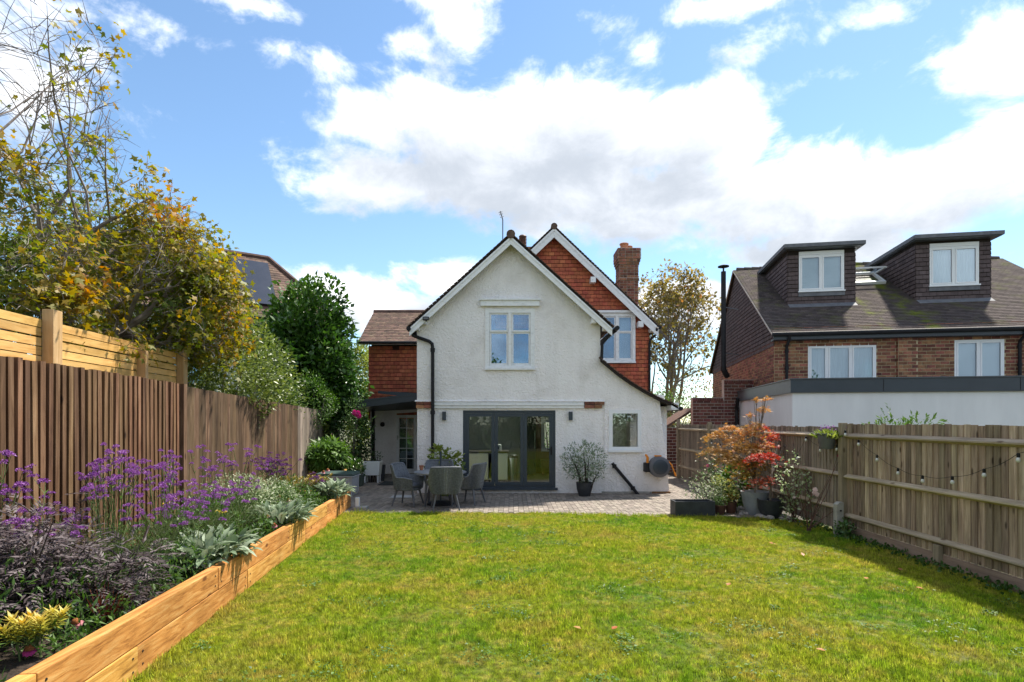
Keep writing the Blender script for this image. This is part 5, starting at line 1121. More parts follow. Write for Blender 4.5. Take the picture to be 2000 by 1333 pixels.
w = MB(); w.hexa([(x0 - .03, y0 - .03, .5), (x1 + .03, y0 - .03, .5), (x1 + .03, y1 + .03, .5), (x0 - .03, y1 + .03, .5)], [(x0 - .03, y0 - .03, .523), (x1 + .03, y0 - .03, .523), (x1 + .03, y1 + .03, .523), (x0 - .03, y1 + .03, .523)]); w.build('lid_rim', 'box_grey', sb, bevel=.008)
t = thing('step_block', 'low pale concrete block with a white upright at the end of the bed', 'block', (-3.4, 12.0, 0)); a = P(690, 997, 12.1); w = MB(); w.box(a.x, a.x + .28, a.y, a.y + .25, 0, .06); w.build('slab', 'concrete', t, bevel=.006); w = MB(); w.box(a.x + .01, a.x + .09, a.y + .12, a.y + .2, .06, .25); w.build('upright', 'white_upvc', t, bevel=.004)
t = thing('raised_planter', 'pale grey planter box on legs by the lobby wall', 'planter', (-4.35, 17.6, 0)); w = MB(); w.hexa([(-4.58, 17.4, .24), (-4.12, 17.4, .24), (-4.12, 17.75, .24), (-4.58, 17.75, .24)], [(-4.62, 17.38, .68), (-4.08, 17.38, .68), (-4.08, 17.78, .68), (-4.62, 17.78, .68)]); w.build('planter_box', 'white_upvc', t, bevel=.01)
for x in (-4.55, -4.15):
    for y in (17.44, 17.71): w = MB(); w.box(x - .02, x + .02, y - .02, y + .02, 0, .24); w.build('leg', 'white_upvc', t)
w = MB(); w.box(-4.59, -4.11, 17.41, 17.75, .66, .685); w.build('compost', 'soil', t)
w = MB(); w.lathe([(.1, 0), (.13, .5), (.14, .5), (.14, .52), (.11, .52)], (P(745, 940, 18).x, 18, 0), 16); tag(w.build('umbrella_stand', 'dark_pot', smooth=True), 'slim dark pot standing by the lobby wall', 'pot')
t = thing('trough_pot', 'blue-green square pot below the climbing rose', 'pot', (-4.55, 16.6, 0)); w = MB(); w.hexa([(-4.8, 16.4, 0), (-4.42, 16.4, 0), (-4.42, 16.75, 0), (-4.8, 16.75, 0)], [(-4.84, 16.36, .36), (-4.38, 16.36, .36), (-4.38, 16.79, .36), (-4.84, 16.79, .36)]); w.build('pot', 'lid_green', t, bevel=.012)
w = MB(); w.box(-4.8, -4.42, 16.4, 16.75, .33, .365); w.build('compost', 'soil', t)
t = thing('timber_planter', 'wooden planter box holding the large-leaved plant by the fence', 'planter', (-5.2, 15.9, 0))
for i in range(3):
    w = MB(); w.box(-5.62, -4.78, 15.55, 15.58, .04 + i * .17, .2 + i * .17); w.build('plank', 'cedar', t); w = MB(); w.box(-4.778, -4.75, 15.55, 16.2, .04 + i * .17, .2 + i * .17); w.build('plank', 'cedar', t)
w = MB(); w.box(-5.62, -4.78, 15.581, 16.2, .03, .5); w.build('compost', 'soil', t)
a = P(735, 948, 16.9); b = P(777, 936, 18.4); w = MB(); w.box(-4.0, -3.0, 16.7, 17.7, .012, .026); tag(w.build('door_mat', 'mat_dark', bevel=.003), 'dark rubber mat on the pavers before the side door', 'mat')
w = MB(); c = P(787, 969, 14.2); w.box(c.x - .26, c.x + .26, c.y - .22, c.y + .22, .011, .02); dc = thing('drain_cover', 'pale square drain cover set in the patio behind the left chair', 'drain cover', tuple(c)); w.build('plate', 'drain', dc, bevel=.002); w = MB(); w.frame(c.x - .3, c.x + .3, 0, .6, 0, .01, .035); w.build('surround', 'concrete', dc, xf=Matrix(((1, 0, 0, 0), (0, 0, 1, c.y - .3), (0, 1, 0, .01), (0, 0, 0, 1))))
# ------------------------------------------------------------------ hose reel
t = thing('hose_reel', 'dark grey wall-mounted hose reel with orange handle', 'hose reel', P(1285, 930, 14.7)); c = P(1287, 912, 14.68)
w = MB(); M_ = Matrix.Translation(c) @ Matrix.Rotation(R(90), 4, 'X'); w.lathe([(.22, -.13), (.27, -.1), (.275, 0), (.27, .1), (.22, .13)], (0, 0, 0), 36); w.build('drum_case', 'hose_grey', t, smooth=True, xf=M_)
w = MB(); w.lathe([(.19, .125), (.195, .145), (.17, .155), (.05, .158)], (0, 0, 0), 36); w.build('side_disc', 'anthracite', t, smooth=True, xf=M_)
w = MB(); w.box(c.x - .37, c.x - .24, c.y - .06, c.y + .19, c.z - .14, c.z + .1); w.build('wall_mount', 'black_plastic', t, bevel=.015)
w = MB(); w.box(c.x - .12, c.x + .06, c.y - .05, c.y + .05, c.z + .265, c.z + .3); w.build('top_grip', 'hose_orange', t, bevel=.012)
w = MB(); w.tube([(c.x - .3, c.y, c.z + .1), (c.x - .3, c.y - .02, c.z + .24), (c.x - .34, c.y - .03, c.z + .3), (c.x - .37, c.y - .03, c.z + .31)], [.035, .035, .03, .024], 10); w.build('spray_gun', 'hose_orange', t, smooth=True)
w = MB(); w.tube([(c.x + .25, c.y - .02, c.z + .13), (c.x + .32, c.y - .03, c.z + .05), (c.x + .4, c.y - .03, c.z - .16)], .014, 8); w.tube([(c.x + .4, c.y - .03, c.z - .16), (c.x + .43, c.y - .03, c.z - .24)], .026, 8); w.build('hose_end', 'hose_orange', t, smooth=True)
# ------------------------------------------------------------------ pots on the right
def pot(name, label, x, y, r, h, m, bulge=1.0, n=32, g=None):
    t = thing(name, label, 'pot', (x, y, 0), g); w = MB(); w.lathe([(r * .62, 0), (r * .66, .01), (r * .86 * bulge, h * .5), (r, h * .95), (r * 1.02, h), (r * .93, h), (r * .9, h * .88)], (x, y, 0), n); w.build('pot_wall', m, t, smooth=True)
    w = MB(); w.lathe([(r * .9, h * .86), (r * .5, h * .89), (r * .1, h * .9)], (x, y, 0), 20); w.build('compost', 'soil', t); return t
pot('glazed_pot', 'large pale grey tapered pot holding the orange maple', 4.98, 11.55, .27, .47, 'grey_pot')
pot('glazed_pot', 'charcoal round pot with the small red maple', 5.12, 11.15, .25, .36, 'dark_pot', 1.08)
pot('glazed_pot', 'black glossy pot with grey-leaved shrub against the white wall', P(1141, 973, 14.3).x, 14.35, .2, .36, 'dark_pot', 1.06)
pot('plastic_pot', 'small brown plastic pot beside the black trough', P(1408, 1007, 11.45).x, 11.5, .12, .2, 'brown_pot')
pot('clay_pot', 'reddish clay pot with bronze plant beside the grey pot', P(1429, 1007, 11.6).x, 11.65, .125, .24, 'brown_pot')
t = thing('black_trough', 'black rectangular planter trough at the lawn edge', 'planter', (3.65, 11.3, 0)); x0, x1 = P(1319, 1010, 11.2).x, P(1397, 1010, 11.2).x
w = MB(); w.box(x0, x1, 11.2, 11.23, 0, .31); w.box(x0, x1, 11.53, 11.56, 0, .31); w.box(x0, x0 + .03, 11.232, 11.528, 0, .308); w.box(x1 - .03, x1, 11.232, 11.528, 0, .308); w.build('trough_wall', 'dark_pot', t); w = MB(); w.box(x0 + .03, x1 - .03, 11.23, 11.53, 0, .26); w.build('compost', 'soil', t)
stone = MB()
import bmesh
bm = bmesh.new(); bmesh.ops.create_icosphere(bm, subdivisions=3, radius=1)
for v in bm.verts: v.co *= 1 + .12 * math.sin(v.co.x * 3 + 1) * math.cos(v.co.y * 2.3) + .06 * math.sin(v.co.z * 5 + v.co.x * 4)
me = bpy.data.meshes.new('pebble'); bm.to_mesh(me); bm.free(); me.materials.append(MATS['pebble']); me.polygons.foreach_set('use_smooth', [True] * len(me.polygons))
for i in range(26):
    o = bpy.data.objects.new('cobble', me); COL.objects.link(o); px = 1450 + i * 3.8 + random.uniform(-4, 4); p = P(px, 1006 + (px - 1450) * .1 + random.uniform(-3, 4), 11.0); s_ = random.uniform(.035, .075); dd = CAM_H * F / (1004 + (px - 1450) * .12 + random.uniform(-3, 4) - 824)
    o.location = ((px - 1000) * dd / F, dd, s_ * .42); o.scale = (s_ * 1.2, s_, s_ * .65); o.rotation_euler = (0, 0, random.uniform(0, 6)); tag(o, 'rounded grey cobble on the ground below the potted maples', 'stone', 'cobbles at the foot of the pots')
# hanging planter and string lights
hp = thing('hanging_planter', 'grey-green half-round planter hooked on the fence with lavender', 'planter', (FX - .2, 9.9, 1.5)); c = P(1639, 858, 9.75); c.x = FX - .19
w = MB(); w.lathe([(.12, -.17), (.13, -.16), (.185, .08), (.2, .08), (.2, .1), (.17, .1), (.16, .02)], c, 24, sx=.75, sy=1); w.build('planter_wall', 'lid_green' if False else 'hose_grey', hp, smooth=True)
w = MB(); w.lathe([(.165, .05), (.05, .07)], c, 16, sx=.75); w.build('compost', 'soil', hp); w = MB(); w.box(FX - .07, FX - .02, 9.6, 9.66, c.z + .02, c.z + .14); w.build('hook', 'black_plastic', hp)
def lights(pts, lab, nm):
    t = thing('string_lights', lab, 'string lights', tuple(pts[0])); cb = MB(); path = []
    for a, b in zip(pts[:-1], pts[1:]):
        for k in range(4): q = k / 4; path.append(a.lerp(b, q) + Vector((0, 0, .045 - .03 * math.sin(q * math.pi))))
    path.append(pts[-1] + Vector((0, 0, .045))); cb.tube(path, .0032, 5); cb.build('cable', 'black_plastic', t)
    for p in pts:
        w = MB(); w.lathe([(.014, .0), (.017, .01), (.017, .04), (.008, .05)], p, 10); s_ = w.build('socket', 'black_plastic', t, smooth=True)
        w = MB(); w.lathe([(.004, -.056), (.014, -.051), (.023, -.036), (.022, -.016), (.013, .0)], p, 12); w.build('bulb', 'bulb', t, smooth=True)
def onf(px, py, x=FX - .1): d = x * F / (px - 1000); return Vector((x, d, CAM_H - (py - 824) * d / F))
lights([onf(*q) for q in ((1677, 865), (1713, 895), (1754, 921), (1802, 936), (1860, 938), (1922, 924), (1989, 894), (2080, 858))], 'string of clear bulbs looping along the near fence bay', 1)
lights([onf(*q) for q in ((1390, 864), (1407, 871), (1440, 880), (1500, 886), (1557, 893), (1574, 857), (1602, 877), (1634, 875), (1651, 846))], 'string of clear bulbs along the fence behind the potted maple', 2)
# ------------------------------------------------------------------ grass
def make_grass():
    protos = []; pc = bpy.data.collections.new('grass_tufts')
    for k in range(8):
        n = 34; g = np.random.default_rng(100 + k); r_ = np.sqrt(g.random(n)) * .055; a = g.random(n) * 6.28
        pos = np.stack([r_ * np.cos(a), r_ * np.sin(a), np.zeros(n)], 1); az = g.random(n) * 6.28; tl = g.random(n) ** .7 * 1.1
        ax = np.stack([np.sin(tl) * np.cos(az), np.sin(tl) * np.sin(az), np.cos(tl)], 1); up = np.stack([-np.cos(az) * np.cos(tl), -np.sin(az) * np.cos(tl), np.sin(tl)], 1)
        o = leaves('grass_tuft', pos, ax, up, .016 + .022 * g.random(n), 'blade', 'grass', None, g.random(n), width=1.9)
        COL.objects.unlink(o); pc.objects.link(o); protos.append(o)
    pts = []; n = 0
    while len(pts) < 62000:
        d = 1.6 + 10.2 * random.random() ** 1.25; x = random.uniform(-3.6, FX)
        if x < bedx(d) + .02 or d > edge(x) + .03 or (x > 4.4 and d > 10.85 and d > 10.9 + random.random() * .2) or x > FX - .06: continue
        if abs(x) > d * 1.0 + .6: continue
        pts.append((x, d, -.004))
    me = bpy.data.meshes.new('grass'); me.from_pydata(pts, [], []); o = bpy.data.objects.new('grass', me); COL.objects.link(o)
    N = len(pts); P_ = np.array(pts)
    sc = rng.uniform(.5, 1.35, N) * (1 + .35 * np.sin(P_[:, 0] * 2.1 + np.sin(P_[:, 1] * 1.7) * 2) * np.sin(P_[:, 1] * 2.6 + P_[:, 0]))
    ed_ = (P_[:, 0] < np.array([bedx(q) for q in P_[:, 1]]) + .09) | (P_[:, 1] > np.array([edge(q) for q in P_[:, 0]]) - .06); sc *= np.where(ed_, 1.55, 1.0) * .88 * np.where(rng.random(N) < .05, 1.5, 1.0) * (1 + .4 * np.sin(P_[:, 0] * 31 + 3 * np.sin(P_[:, 1] * 17)) * np.sin(P_[:, 1] * 27 + 2 * np.sin(P_[:, 0] * 13)))
    me.attributes.new('sc', 'FLOAT', 'POINT').data.foreach_set('value', sc.astype(np.float32))
    me.attributes.new('rz', 'FLOAT', 'POINT').data.foreach_set('value', (rng.random(N) * 6.28).astype(np.float32))
    me.attributes.new('ix', 'INT', 'POINT').data.foreach_set('value', rng.integers(0, 8, N).astype(np.int32))
    ng = bpy.data.node_groups.new('grass_scatter', 'GeometryNodeTree'); ng.interface.new_socket('Geometry', in_out='INPUT', socket_type='NodeSocketGeometry'); ng.interface.new_socket('Geometry', in_out='OUTPUT', socket_type='NodeSocketGeometry')
    gi, go = ng.nodes.new('NodeGroupInput'), ng.nodes.new('NodeGroupOutput'); ip = ng.nodes.new('GeometryNodeInstanceOnPoints'); ci = ng.nodes.new('GeometryNodeCollectionInfo')
    ci.inputs['Collection'].default_value = pc; ci.inputs['Separate Children'].default_value = True; ci.inputs['Reset Children'].default_value = True
    def na(nm, ty): q = ng.nodes.new('GeometryNodeInputNamedAttribute'); q.data_type = ty; q.inputs['Name'].default_value = nm; return q.outputs['Attribute']
    cx = ng.nodes.new('ShaderNodeCombineXYZ'); ng.links.new(na('rz', 'FLOAT'), cx.inputs[2]); e2r = ng.nodes.new('FunctionNodeEulerToRotation'); ng.links.new(cx.outputs[0], e2r.inputs[0])
    ng.links.new(gi.outputs[0], ip.inputs['Points']); ng.links.new(ci.outputs[0], ip.inputs['Instance']); ip.inputs['Pick Instance'].default_value = True
    ng.links.new(na('ix', 'INT'), ip.inputs['Instance Index']); ng.links.new(e2r.outputs[0], ip.inputs['Rotation']); ng.links.new(na('sc', 'FLOAT'), ip.inputs['Scale']); ng.links.new(ip.outputs[0], go.inputs[0])
    md = o.modifiers.new('scatter', 'NODES'); md.node_group = ng
    tag(o, 'short mown lawn grass with yellowed patches', 'grass', kind='stuff')
make_grass()
n = 5200; cc = np.stack([rng.uniform(-3, 5.4, 90), rng.uniform(3.4, 11.2, 90)], 1); ci_ = rng.integers(0, 90, n); q = cc[ci_] + rng.normal(size=(n, 2)) * rng.uniform(.04, .16, 90)[ci_][:, None]
kp = np.array([bedx(b) + .05 < a < FX - .1 and 2 < b < edge(a) - .05 for a, b in q]); q = q[kp]
tag(leaves('clover', np.stack([q[:, 0], q[:, 1], .012 + .022 * rng.random(len(q))], 1), rng.normal(size=(len(q), 3)) * np.array([1, 1, .2]), np.tile([0, 0, 1.], (len(q), 1)) + rng.normal(size=(len(q), 3)) * .3, .026 * rng.uniform(.6, 1.3, len(q)), 'broad', 'leaf_box', None, rng.random(len(q))), 'small dark clover patches in the lawn', 'clover', kind='stuff')
# ------------------------------------------------------------------ branching
def branchy(mb, tips, p, d, L, r, lev, cfg, inside=None):
    n = (6 if lev < 2 else 4) if lev < cfg['max'] else 3; pts = [p.copy()]; rad = [r]; q = p.copy(); dd = d.copy()
    for i in range(n):
        dd = (dd + Vector(rng.normal(size=3)) * cfg['wig'] + Vector((0, 0, cfg['up'])) * (.5 if lev else 1)).normalized(); q = q + dd * (L / n)
        if inside and not inside(q) and (lev > 0 or i > 1): break
        pts.append(q.copy()); rad.append(r * (1 - (i + 1) / n * (.62 if lev > 1 else .86)))
    if len(pts) < 2: return
    if len(pts) <= n: rad[-1] *= .3
    mb.tube(pts, rad, 7 if lev == 0 else 5 if lev == 1 else 4 if lev == 2 else 3, caps=False)
    if lev >= cfg['max']:
        for k in range(1, len(pts)): tips.append((pts[k], dd.copy()))
        return
    for i in range(cfg['n'][lev]):
        if 'thin' in cfg and lev >= 1 and random.random() < cfg['thin'](q): continue
        t = random.uniform(.3, 1); k = min(int(t * (len(pts) - 1)), len(pts) - 2); f_ = t * (len(pts) - 1) - k; b = pts[k].lerp(pts[k + 1], min(1, f_)); base = (pts[k + 1] - pts[k]).normalized()
        ax = base.orthogonal().normalized(); ax.rotate(Matrix.Rotation(random.uniform(0, 6.28), 3, base)); nd_ = (base * math.cos(cfg['ang']) + ax * math.sin(cfg['ang'])).normalized()
        branchy(mb, tips, b, nd_, L * cfg['ratio'] * random.uniform(.7, 1.15), max(rad[k] * .6, cfg['rmin']), lev + 1, cfg, inside)
def tip_leaves(tips, per, spread, size, keep=None):
    P_, A, S = [], [], []
    for (p, d) in tips:
        if keep and random.random() > keep(p): continue
        for _ in range(per):
            o = Vector(rng.normal(size=3)) * spread; P_.append(p + o); A.append(d * .4 + Vector(rng.normal(size=3)) * .7 + Vector((0, 0, -.25))); S.append(size * random.uniform(.55, 1.2))
    P_, A, S = np.array([tuple(q) for q in P_]), np.array([tuple(q) for q in A]), np.array(S)
    up = rng.normal(size=P_.shape) * .55 + np.array([.25, -.1, .9]); return P_, A, up, S
# ---- yellowing maple over the left fence
mt_ = thing('maple_tree', 'yellowing maple with bare grey twigs leaning over the cedar screen', 'tree', (-7.4, 8.6, 0))
mb = MB(); tips = []
env = [(-14, 8.6), (-8.0, 9.2), (-6.8, 8.8), (-6.25, 8.0), (-6.05, 6.5), (-5.6, 6.0), (-5.1, 5.6), (-4.65, 5.0), (-4.3, 4.4), (-4.05, 3.9)]
def ztop(x):
    if x > -4.05: return 0
    for (a, za), (b, zb) in zip(env[:-1], env[1:]):
        if a <= x <= b: return za + (zb - za) * (x - a) / (b - a)
    return 8.6
def inm(p):
    xe = p.x * 8.6 / p.y if p.y > 3 else -99             # the crown is lopsided: tall at the back left, low towards the garden
    ze = p.z * 8.6 / p.y + CAM_H * (1 - 8.6 / p.y); ed = .42 * math.sin(xe * 6.1 + 1.3 * p.y) * math.sin(p.y * 2.7 + ze) + .25 * math.sin(ze * 5.3 + p.y * 4)
    return ze < ztop(xe - ed * .6) - .28 + ed + random.uniform(-.25, .12) and p.z > 2.75 and p.y > 4.6 and p.y < 13 and (p.z > 3.05 or p.x < fencex(p.y) - .1 or random.random() < .4) and p.x > -13
cfg = dict(max=4, n=[5, 5, 5, 4], wig=.25, up=.05, ang=R(46), ratio=.62, rmin=.006, thin=lambda p: .52 if p.z > 5.8 else .28 if p.z > 5.2 else 0)
for (tx, ty, tz, r_, st) in ((-6.5, 8.4, 7.9, .055, (-7.5, 8.7)), (-9.5, 8.2, 7.5, .06, (-7.7, 8.6)), (-5.2, 8.8, 5.6, .10, (-7.3, 8.7)), (-4.6, 9.6, 4.3, .09, (-7.2, 8.9)), (-6.2, 6.9, 4.6, .09, (-7.4, 8.3)), (-7.2, 10.5, 6.6, .06, (-7.5, 9.0)), (-8.8, 6.8, 5.6, .09, (-7.7, 8.4)), (-5.6, 10.6, 5.0, .08, (-7.2, 9.1)), (-7.2, 8.0, 8.3, .05, (-7.5, 8.5)), (-5.7, 7.6, 3.5, .07, (-7.3, 8.4)), (-5.3, 9.3, 3.3, .07, (-7.1, 8.8)), (-7.0, 7.2, 6.2, .08, (-7.5, 8.5)), (-5.6, 8.4, 5.9, .08, (-7.3, 8.6)), (-6.6, 8.9, 5.2, .08, (-7.3, 8.8)), (-5.2, 10.0, 4.2, .08, (-7.1, 9.0))):
    s_ = Vector((st[0], st[1], 2.3)); e = Vector((tx, ty, tz)); d = e - s_
    branchy(mb, tips, s_, d.normalized(), d.length, r_, 0, cfg, inm)
for st in ((-7.5, 8.6), (-7.25, 8.8)): mb.tube([(st[0] + .1, st[1], 0), (st[0], st[1], 1.2), (st[0], st[1], 2.4)], [.2, .17, .12], 9)
mb.build('trunk', 'twig', mt_, fix=False)
def keep(p):
    xs = 1000 + p.x * F / p.y; bare = p.z > 5.7 and random.random() < .88
    if p.z > 6.7: bare = not (-7.2 < p.x * 8.6 / p.y < -5.9 and random.random() < .6)
    return 0 if bare else .38 + .24 * math.sin(p.x * 4.1 + p.z * 3) * math.sin(p.z * 4.7 - p.y * 3)
Pp, A, U_, S = tip_leaves(tips, 6, .10, .098, keep)
tw = np.repeat(rng.random(len(Pp) // 6), 6) - .5; cl = .9 * tw + np.sin(Pp[:, 0] * 2.3 + 1) * np.sin(Pp[:, 2] * 2.1) * np.sin(Pp[:, 1] * 1.9 + .6)
out_ = np.clip((Pp[:, 0] + 6.6) / 2.6, 0, 1); rn = .12 + .36 * rng.random(len(Pp)) + .34 * cl + .25 * out_ + .1 * (Pp[:, 2] > 5)
leaves('crown', Pp, A, U_, S, 'maple', 'leaf_maple', mt_, np.clip(rn, 0, 1))
print('maple', len(tips), len(Pp))
# ---- evergreen shrubs
def shrub(name, label, cat, c, rad, n, size, m, seed, kind='oval', inner=.55, amp=.2, stem='bark', zmin=.1, droop=0., width=1., grp=None, splay=.9, sprigs=0, top=None):
    t = thing(name, label, cat, (c[0], c[1], 0), grp)
    p, d = bush_points(c, rad, n, amp, seed, inner, zmin)
    ax = d * splay + rng.normal(size=p.shape) * .55 + np.array([0, 0, .15 - droop]); up = d * .7 + np.array([0, 0, .8]) + rng.normal(size=p.shape) * .35
    rn = np.clip(.5 + .2 * rng.normal(size=len(p)) + .22 * (lumps(d, 9, 1.0, seed + 50) - 1) + .12 * d[:, 2], 0, 1)
    if sprigs:
        sp_, sa = [], []
        for _ in range(sprigs):
            dd = unitv(rng.normal(size=3) + np.array([0, 0, 1.1])); b = np.array(c) + dd * np.array(rad) * .9; L_ = random.uniform(.2, .55) * max(rad) * .5
            for k in range(9): sp_.append(b + (dd + np.array([0, 0, .5])) * L_ * k / 9); sa.append(dd + rng.normal(size=3) * .7)
        p = np.concatenate([p, np.array(sp_)]); ax = np.concatenate([ax, np.array(sa)]); up = np.concatenate([up, rng.normal(size=(len(sp_), 3))]); rn = np.concatenate([rn, .6 + .3 * rng.random(len(sp_))])
    leaves('foliage', p, ax, up, size * rng.uniform(.65, 1.2, len(p)), kind, m, t, rn, width)
    w = MB()
    for k in range(7):
        e = np.array(c) + unitv(rng.normal(size=3) * np.array([1, 1, .6]) + np.array([0, 0, .5])) * np.array(rad) * .75; b = Vector((c[0] + random.uniform(-.1, .1), c[1] + random.uniform(-.1, .1), 0)); e = Vector(e); mid = b.lerp(e, .5) + Vector((0, 0, .1)); w.tube([b, mid, e], [.035 * max(rad) ** .5, .022 * max(rad) ** .5, .008], 5)
    w.build('stem', stem, t, fix=False); return t
shrub('laurel_tree', 'tall glossy dark green laurel rising above the brown fence', 'tree', (-6.8, 18.4, 3.75), (1.7, 1.5, 2.35), 15000, .2, 'leaf_laurel', 3, inner=.38, amp=.24, sprigs=26, width=1.35)
shrub('laurel_tree', 'lower lobe of glossy laurel hanging over the end of the brown fence', 'tree', (-6.15, 17.9, 3.2), (1.1, 1.0, 1.6), 5500, .18, 'leaf_laurel', 5, inner=.45, amp=.16, width=1.3)
shrub('viburnum_shrub', 'olive green leathery shrub leaning over the fence below the maple', 'shrub', (-6.35, 11.6, 2.9), (1.45, 1.5, 1.5), 14000, .10, 'leaf_shrub', 8, inner=.45, amp=.2, sprigs=30)
shrub('viburnum_shrub', 'dense dark shrub between the cedar screen and the olive shrub', 'shrub', (-6.6, 10.2, 2.45), (1.1, 1.2, 1.2), 6500, .09, 'leaf_shrub', 9, inner=.45)
shrub('viburnum_shrub', 'sprawling olive shrub on the fence top in front of the laurel', 'shrub', (-6.5, 14.2, 2.55), (1.05, 1.5, 1.15), 5200, .085, 'leaf_shrub', 12, inner=.45, sprigs=24)
shrub('box_shrub', 'small bright green shrub at the fence top below the laurel', 'shrub', (-5.95, 16.6, 2.45), (.8, .8, .75), 4200, .07, 'leaf_box', 15, inner=.5)
shrub('young_tree', 'pale green young tree between the laurel and red tiled wall', 'tree', (-6.75, 25, 3.0), (.7, .8, 2.3), 7000, .16, 'leaf_light', 17, inner=.3)
shrub('boundary_hedge', 'dark hedge behind the trees at the far left', 'hedge', (-13.5, 14.5, 2.3), (3.2, 3, 2.6), 5200, .16, 'leaf_shrub', 18, inner=.55)
# ---- trees beyond the houses
def far_tree(name, label, base, h, r, size, m, cfg, per, keepf=.9, trunk=.22):
    t = thing(name, label, 'tree', base); mb = MB(); tips = []; b = Vector(base)
    def ins(p): q = (p - b - Vector((0, 0, h * .56))); return (q.x / r) ** 2 + (q.y / r) ** 2 + (q.z / (h * .46)) ** 2 < 1
    for k in range(7):
        a = k * .9 + random.uniform(-.3, .3); d = Vector((math.cos(a) * .42, math.sin(a) * .42, 1)).normalized() if k else Vector((0, 0, 1)); branchy(mb, tips, b + Vector((0, 0, h * random.uniform(.1, .2))), d, h * random.uniform(.62, .8), trunk * .55, 0, cfg, lambda p: p.z < b.z + h * .25 or ins(p))
    mb.tube([b, b + Vector((0, 0, h * .25))], [trunk, trunk * .7], 9); mb.build('trunk', 'twig', t, fix=False)
    Pp, A, U_, S = tip_leaves(tips, per, .16, size, lambda p: keepf); rn = np.clip(.35 + .25 * rng.normal(size=len(Pp)) + .35 * ((Pp[:, 2] - base[2]) / h - .4), 0, 1); leaves('crown', Pp, A, U_, S, 'oval', m, t, rn, 1.6); print(name, len(tips), len(Pp))
cfg2 = dict(max=3, n=[7, 6, 5], wig=.12, up=.06, ang=R(40), ratio=.5, rmin=.012)
far_tree('autumn_tree', 'thin autumn tree with olive and tan leaves between the two houses', (9.6, 34, 0), 11.2, 3.4, .24, 'leaf_far', cfg2, 2, .95)
shrub('boundary_hedge', 'green hedge far beyond the passage', 'hedge', (7.6, 27.5, 1.6), (2.2, 1.2, 1.9), 3600, .14, 'leaf_green', 21)
shrub('boundary_hedge', 'rusty brown hedge under the autumn tree', 'hedge', (9.6, 30, 2.1), (3, 1.4, 2.3), 4200, .15, 'leaf_far', 22)
shrub('boundary_hedge', 'green hedge seen through the kitchen window', 'hedge', (1.8, 26, 1.6), (2.5, 1.2, 1.8), 3000, .14, 'leaf_green', 23)
for i, x in enumerate((-11, -6.5, -2, 2.5, 7, 11.5)):
    shrub('garden_end_tree', 'dense green hedge tree at the garden end, mirrored in the doors', 'tree', (x, -10 - (i % 2), 2.6), (2.9, 1.6, 2.9 + .5 * (i % 3)), 4200, .32, 'leaf_green', 30 + i, grp='hedge trees behind the viewpoint')
# ------------------------------------------------------------------ right-hand border
def flowers(name, pts, nrm, size, m, parent, npet=6, rings=1, cone=None):
    P_, A, U_, S = [], [], [], []
    for p, nv in zip(pts, nrm):
        nv = Vector(nv).normalized(); x = nv.orthogonal().normalized(); y = nv.cross(x)
        for r_ in range(rings):
            for k in range(npet):
                a = 2 * math.pi * k / npet + r_ * .5; d = x * math.cos(a) + y * math.sin(a); P_.append(tuple(Vector(p) + nv * r_ * size * .15)); A.append(tuple(d + nv * (.35 * r_ + (cone if cone is not None else .2)))); U_.append(tuple(nv)); S.append(size * (1 - .25 * r_) * random.uniform(.85, 1.1))
    return leaves(name, P_, A, U_, S, 'petal', m, parent, None, 1.25)
def canes(t, base, tops, r=.008, m='cane', name='stem', bow=.1):
    w = MB(); res = []
    for e in tops:
        b = Vector(base) + Vector((random.uniform(-.05, .05), random.uniform(-.05, .05), 0)); e = Vector(e); mid = b.lerp(e, .5) + Vector((random.uniform(-bow, bow), random.uniform(-bow, bow), 0)); pts = [b, b.lerp(mid, .5) + Vector((0, 0, .02)), mid, mid.lerp(e, .55), e]; w.tube(pts, [r, r * .9, r * .8, r * .6, r * .4], 5); res.append(pts)
    w.build(name, m, t, fix=False); return res
def on_canes(res, n, spread, lo=.3):
    P_, A = [], []
    for _ in range(n):
        pts = random.choice(res); t = random.uniform(lo, 1) * (len(pts) - 1); k = min(int(t), len(pts) - 2); p = pts[k].lerp(pts[k + 1], t - k); o = Vector(rng.normal(size=3)) * spread; P_.append(tuple(p + o)); A.append(tuple(o.normalized() + Vector((0, 0, .1))))
    return np.array(P_), np.array(A)
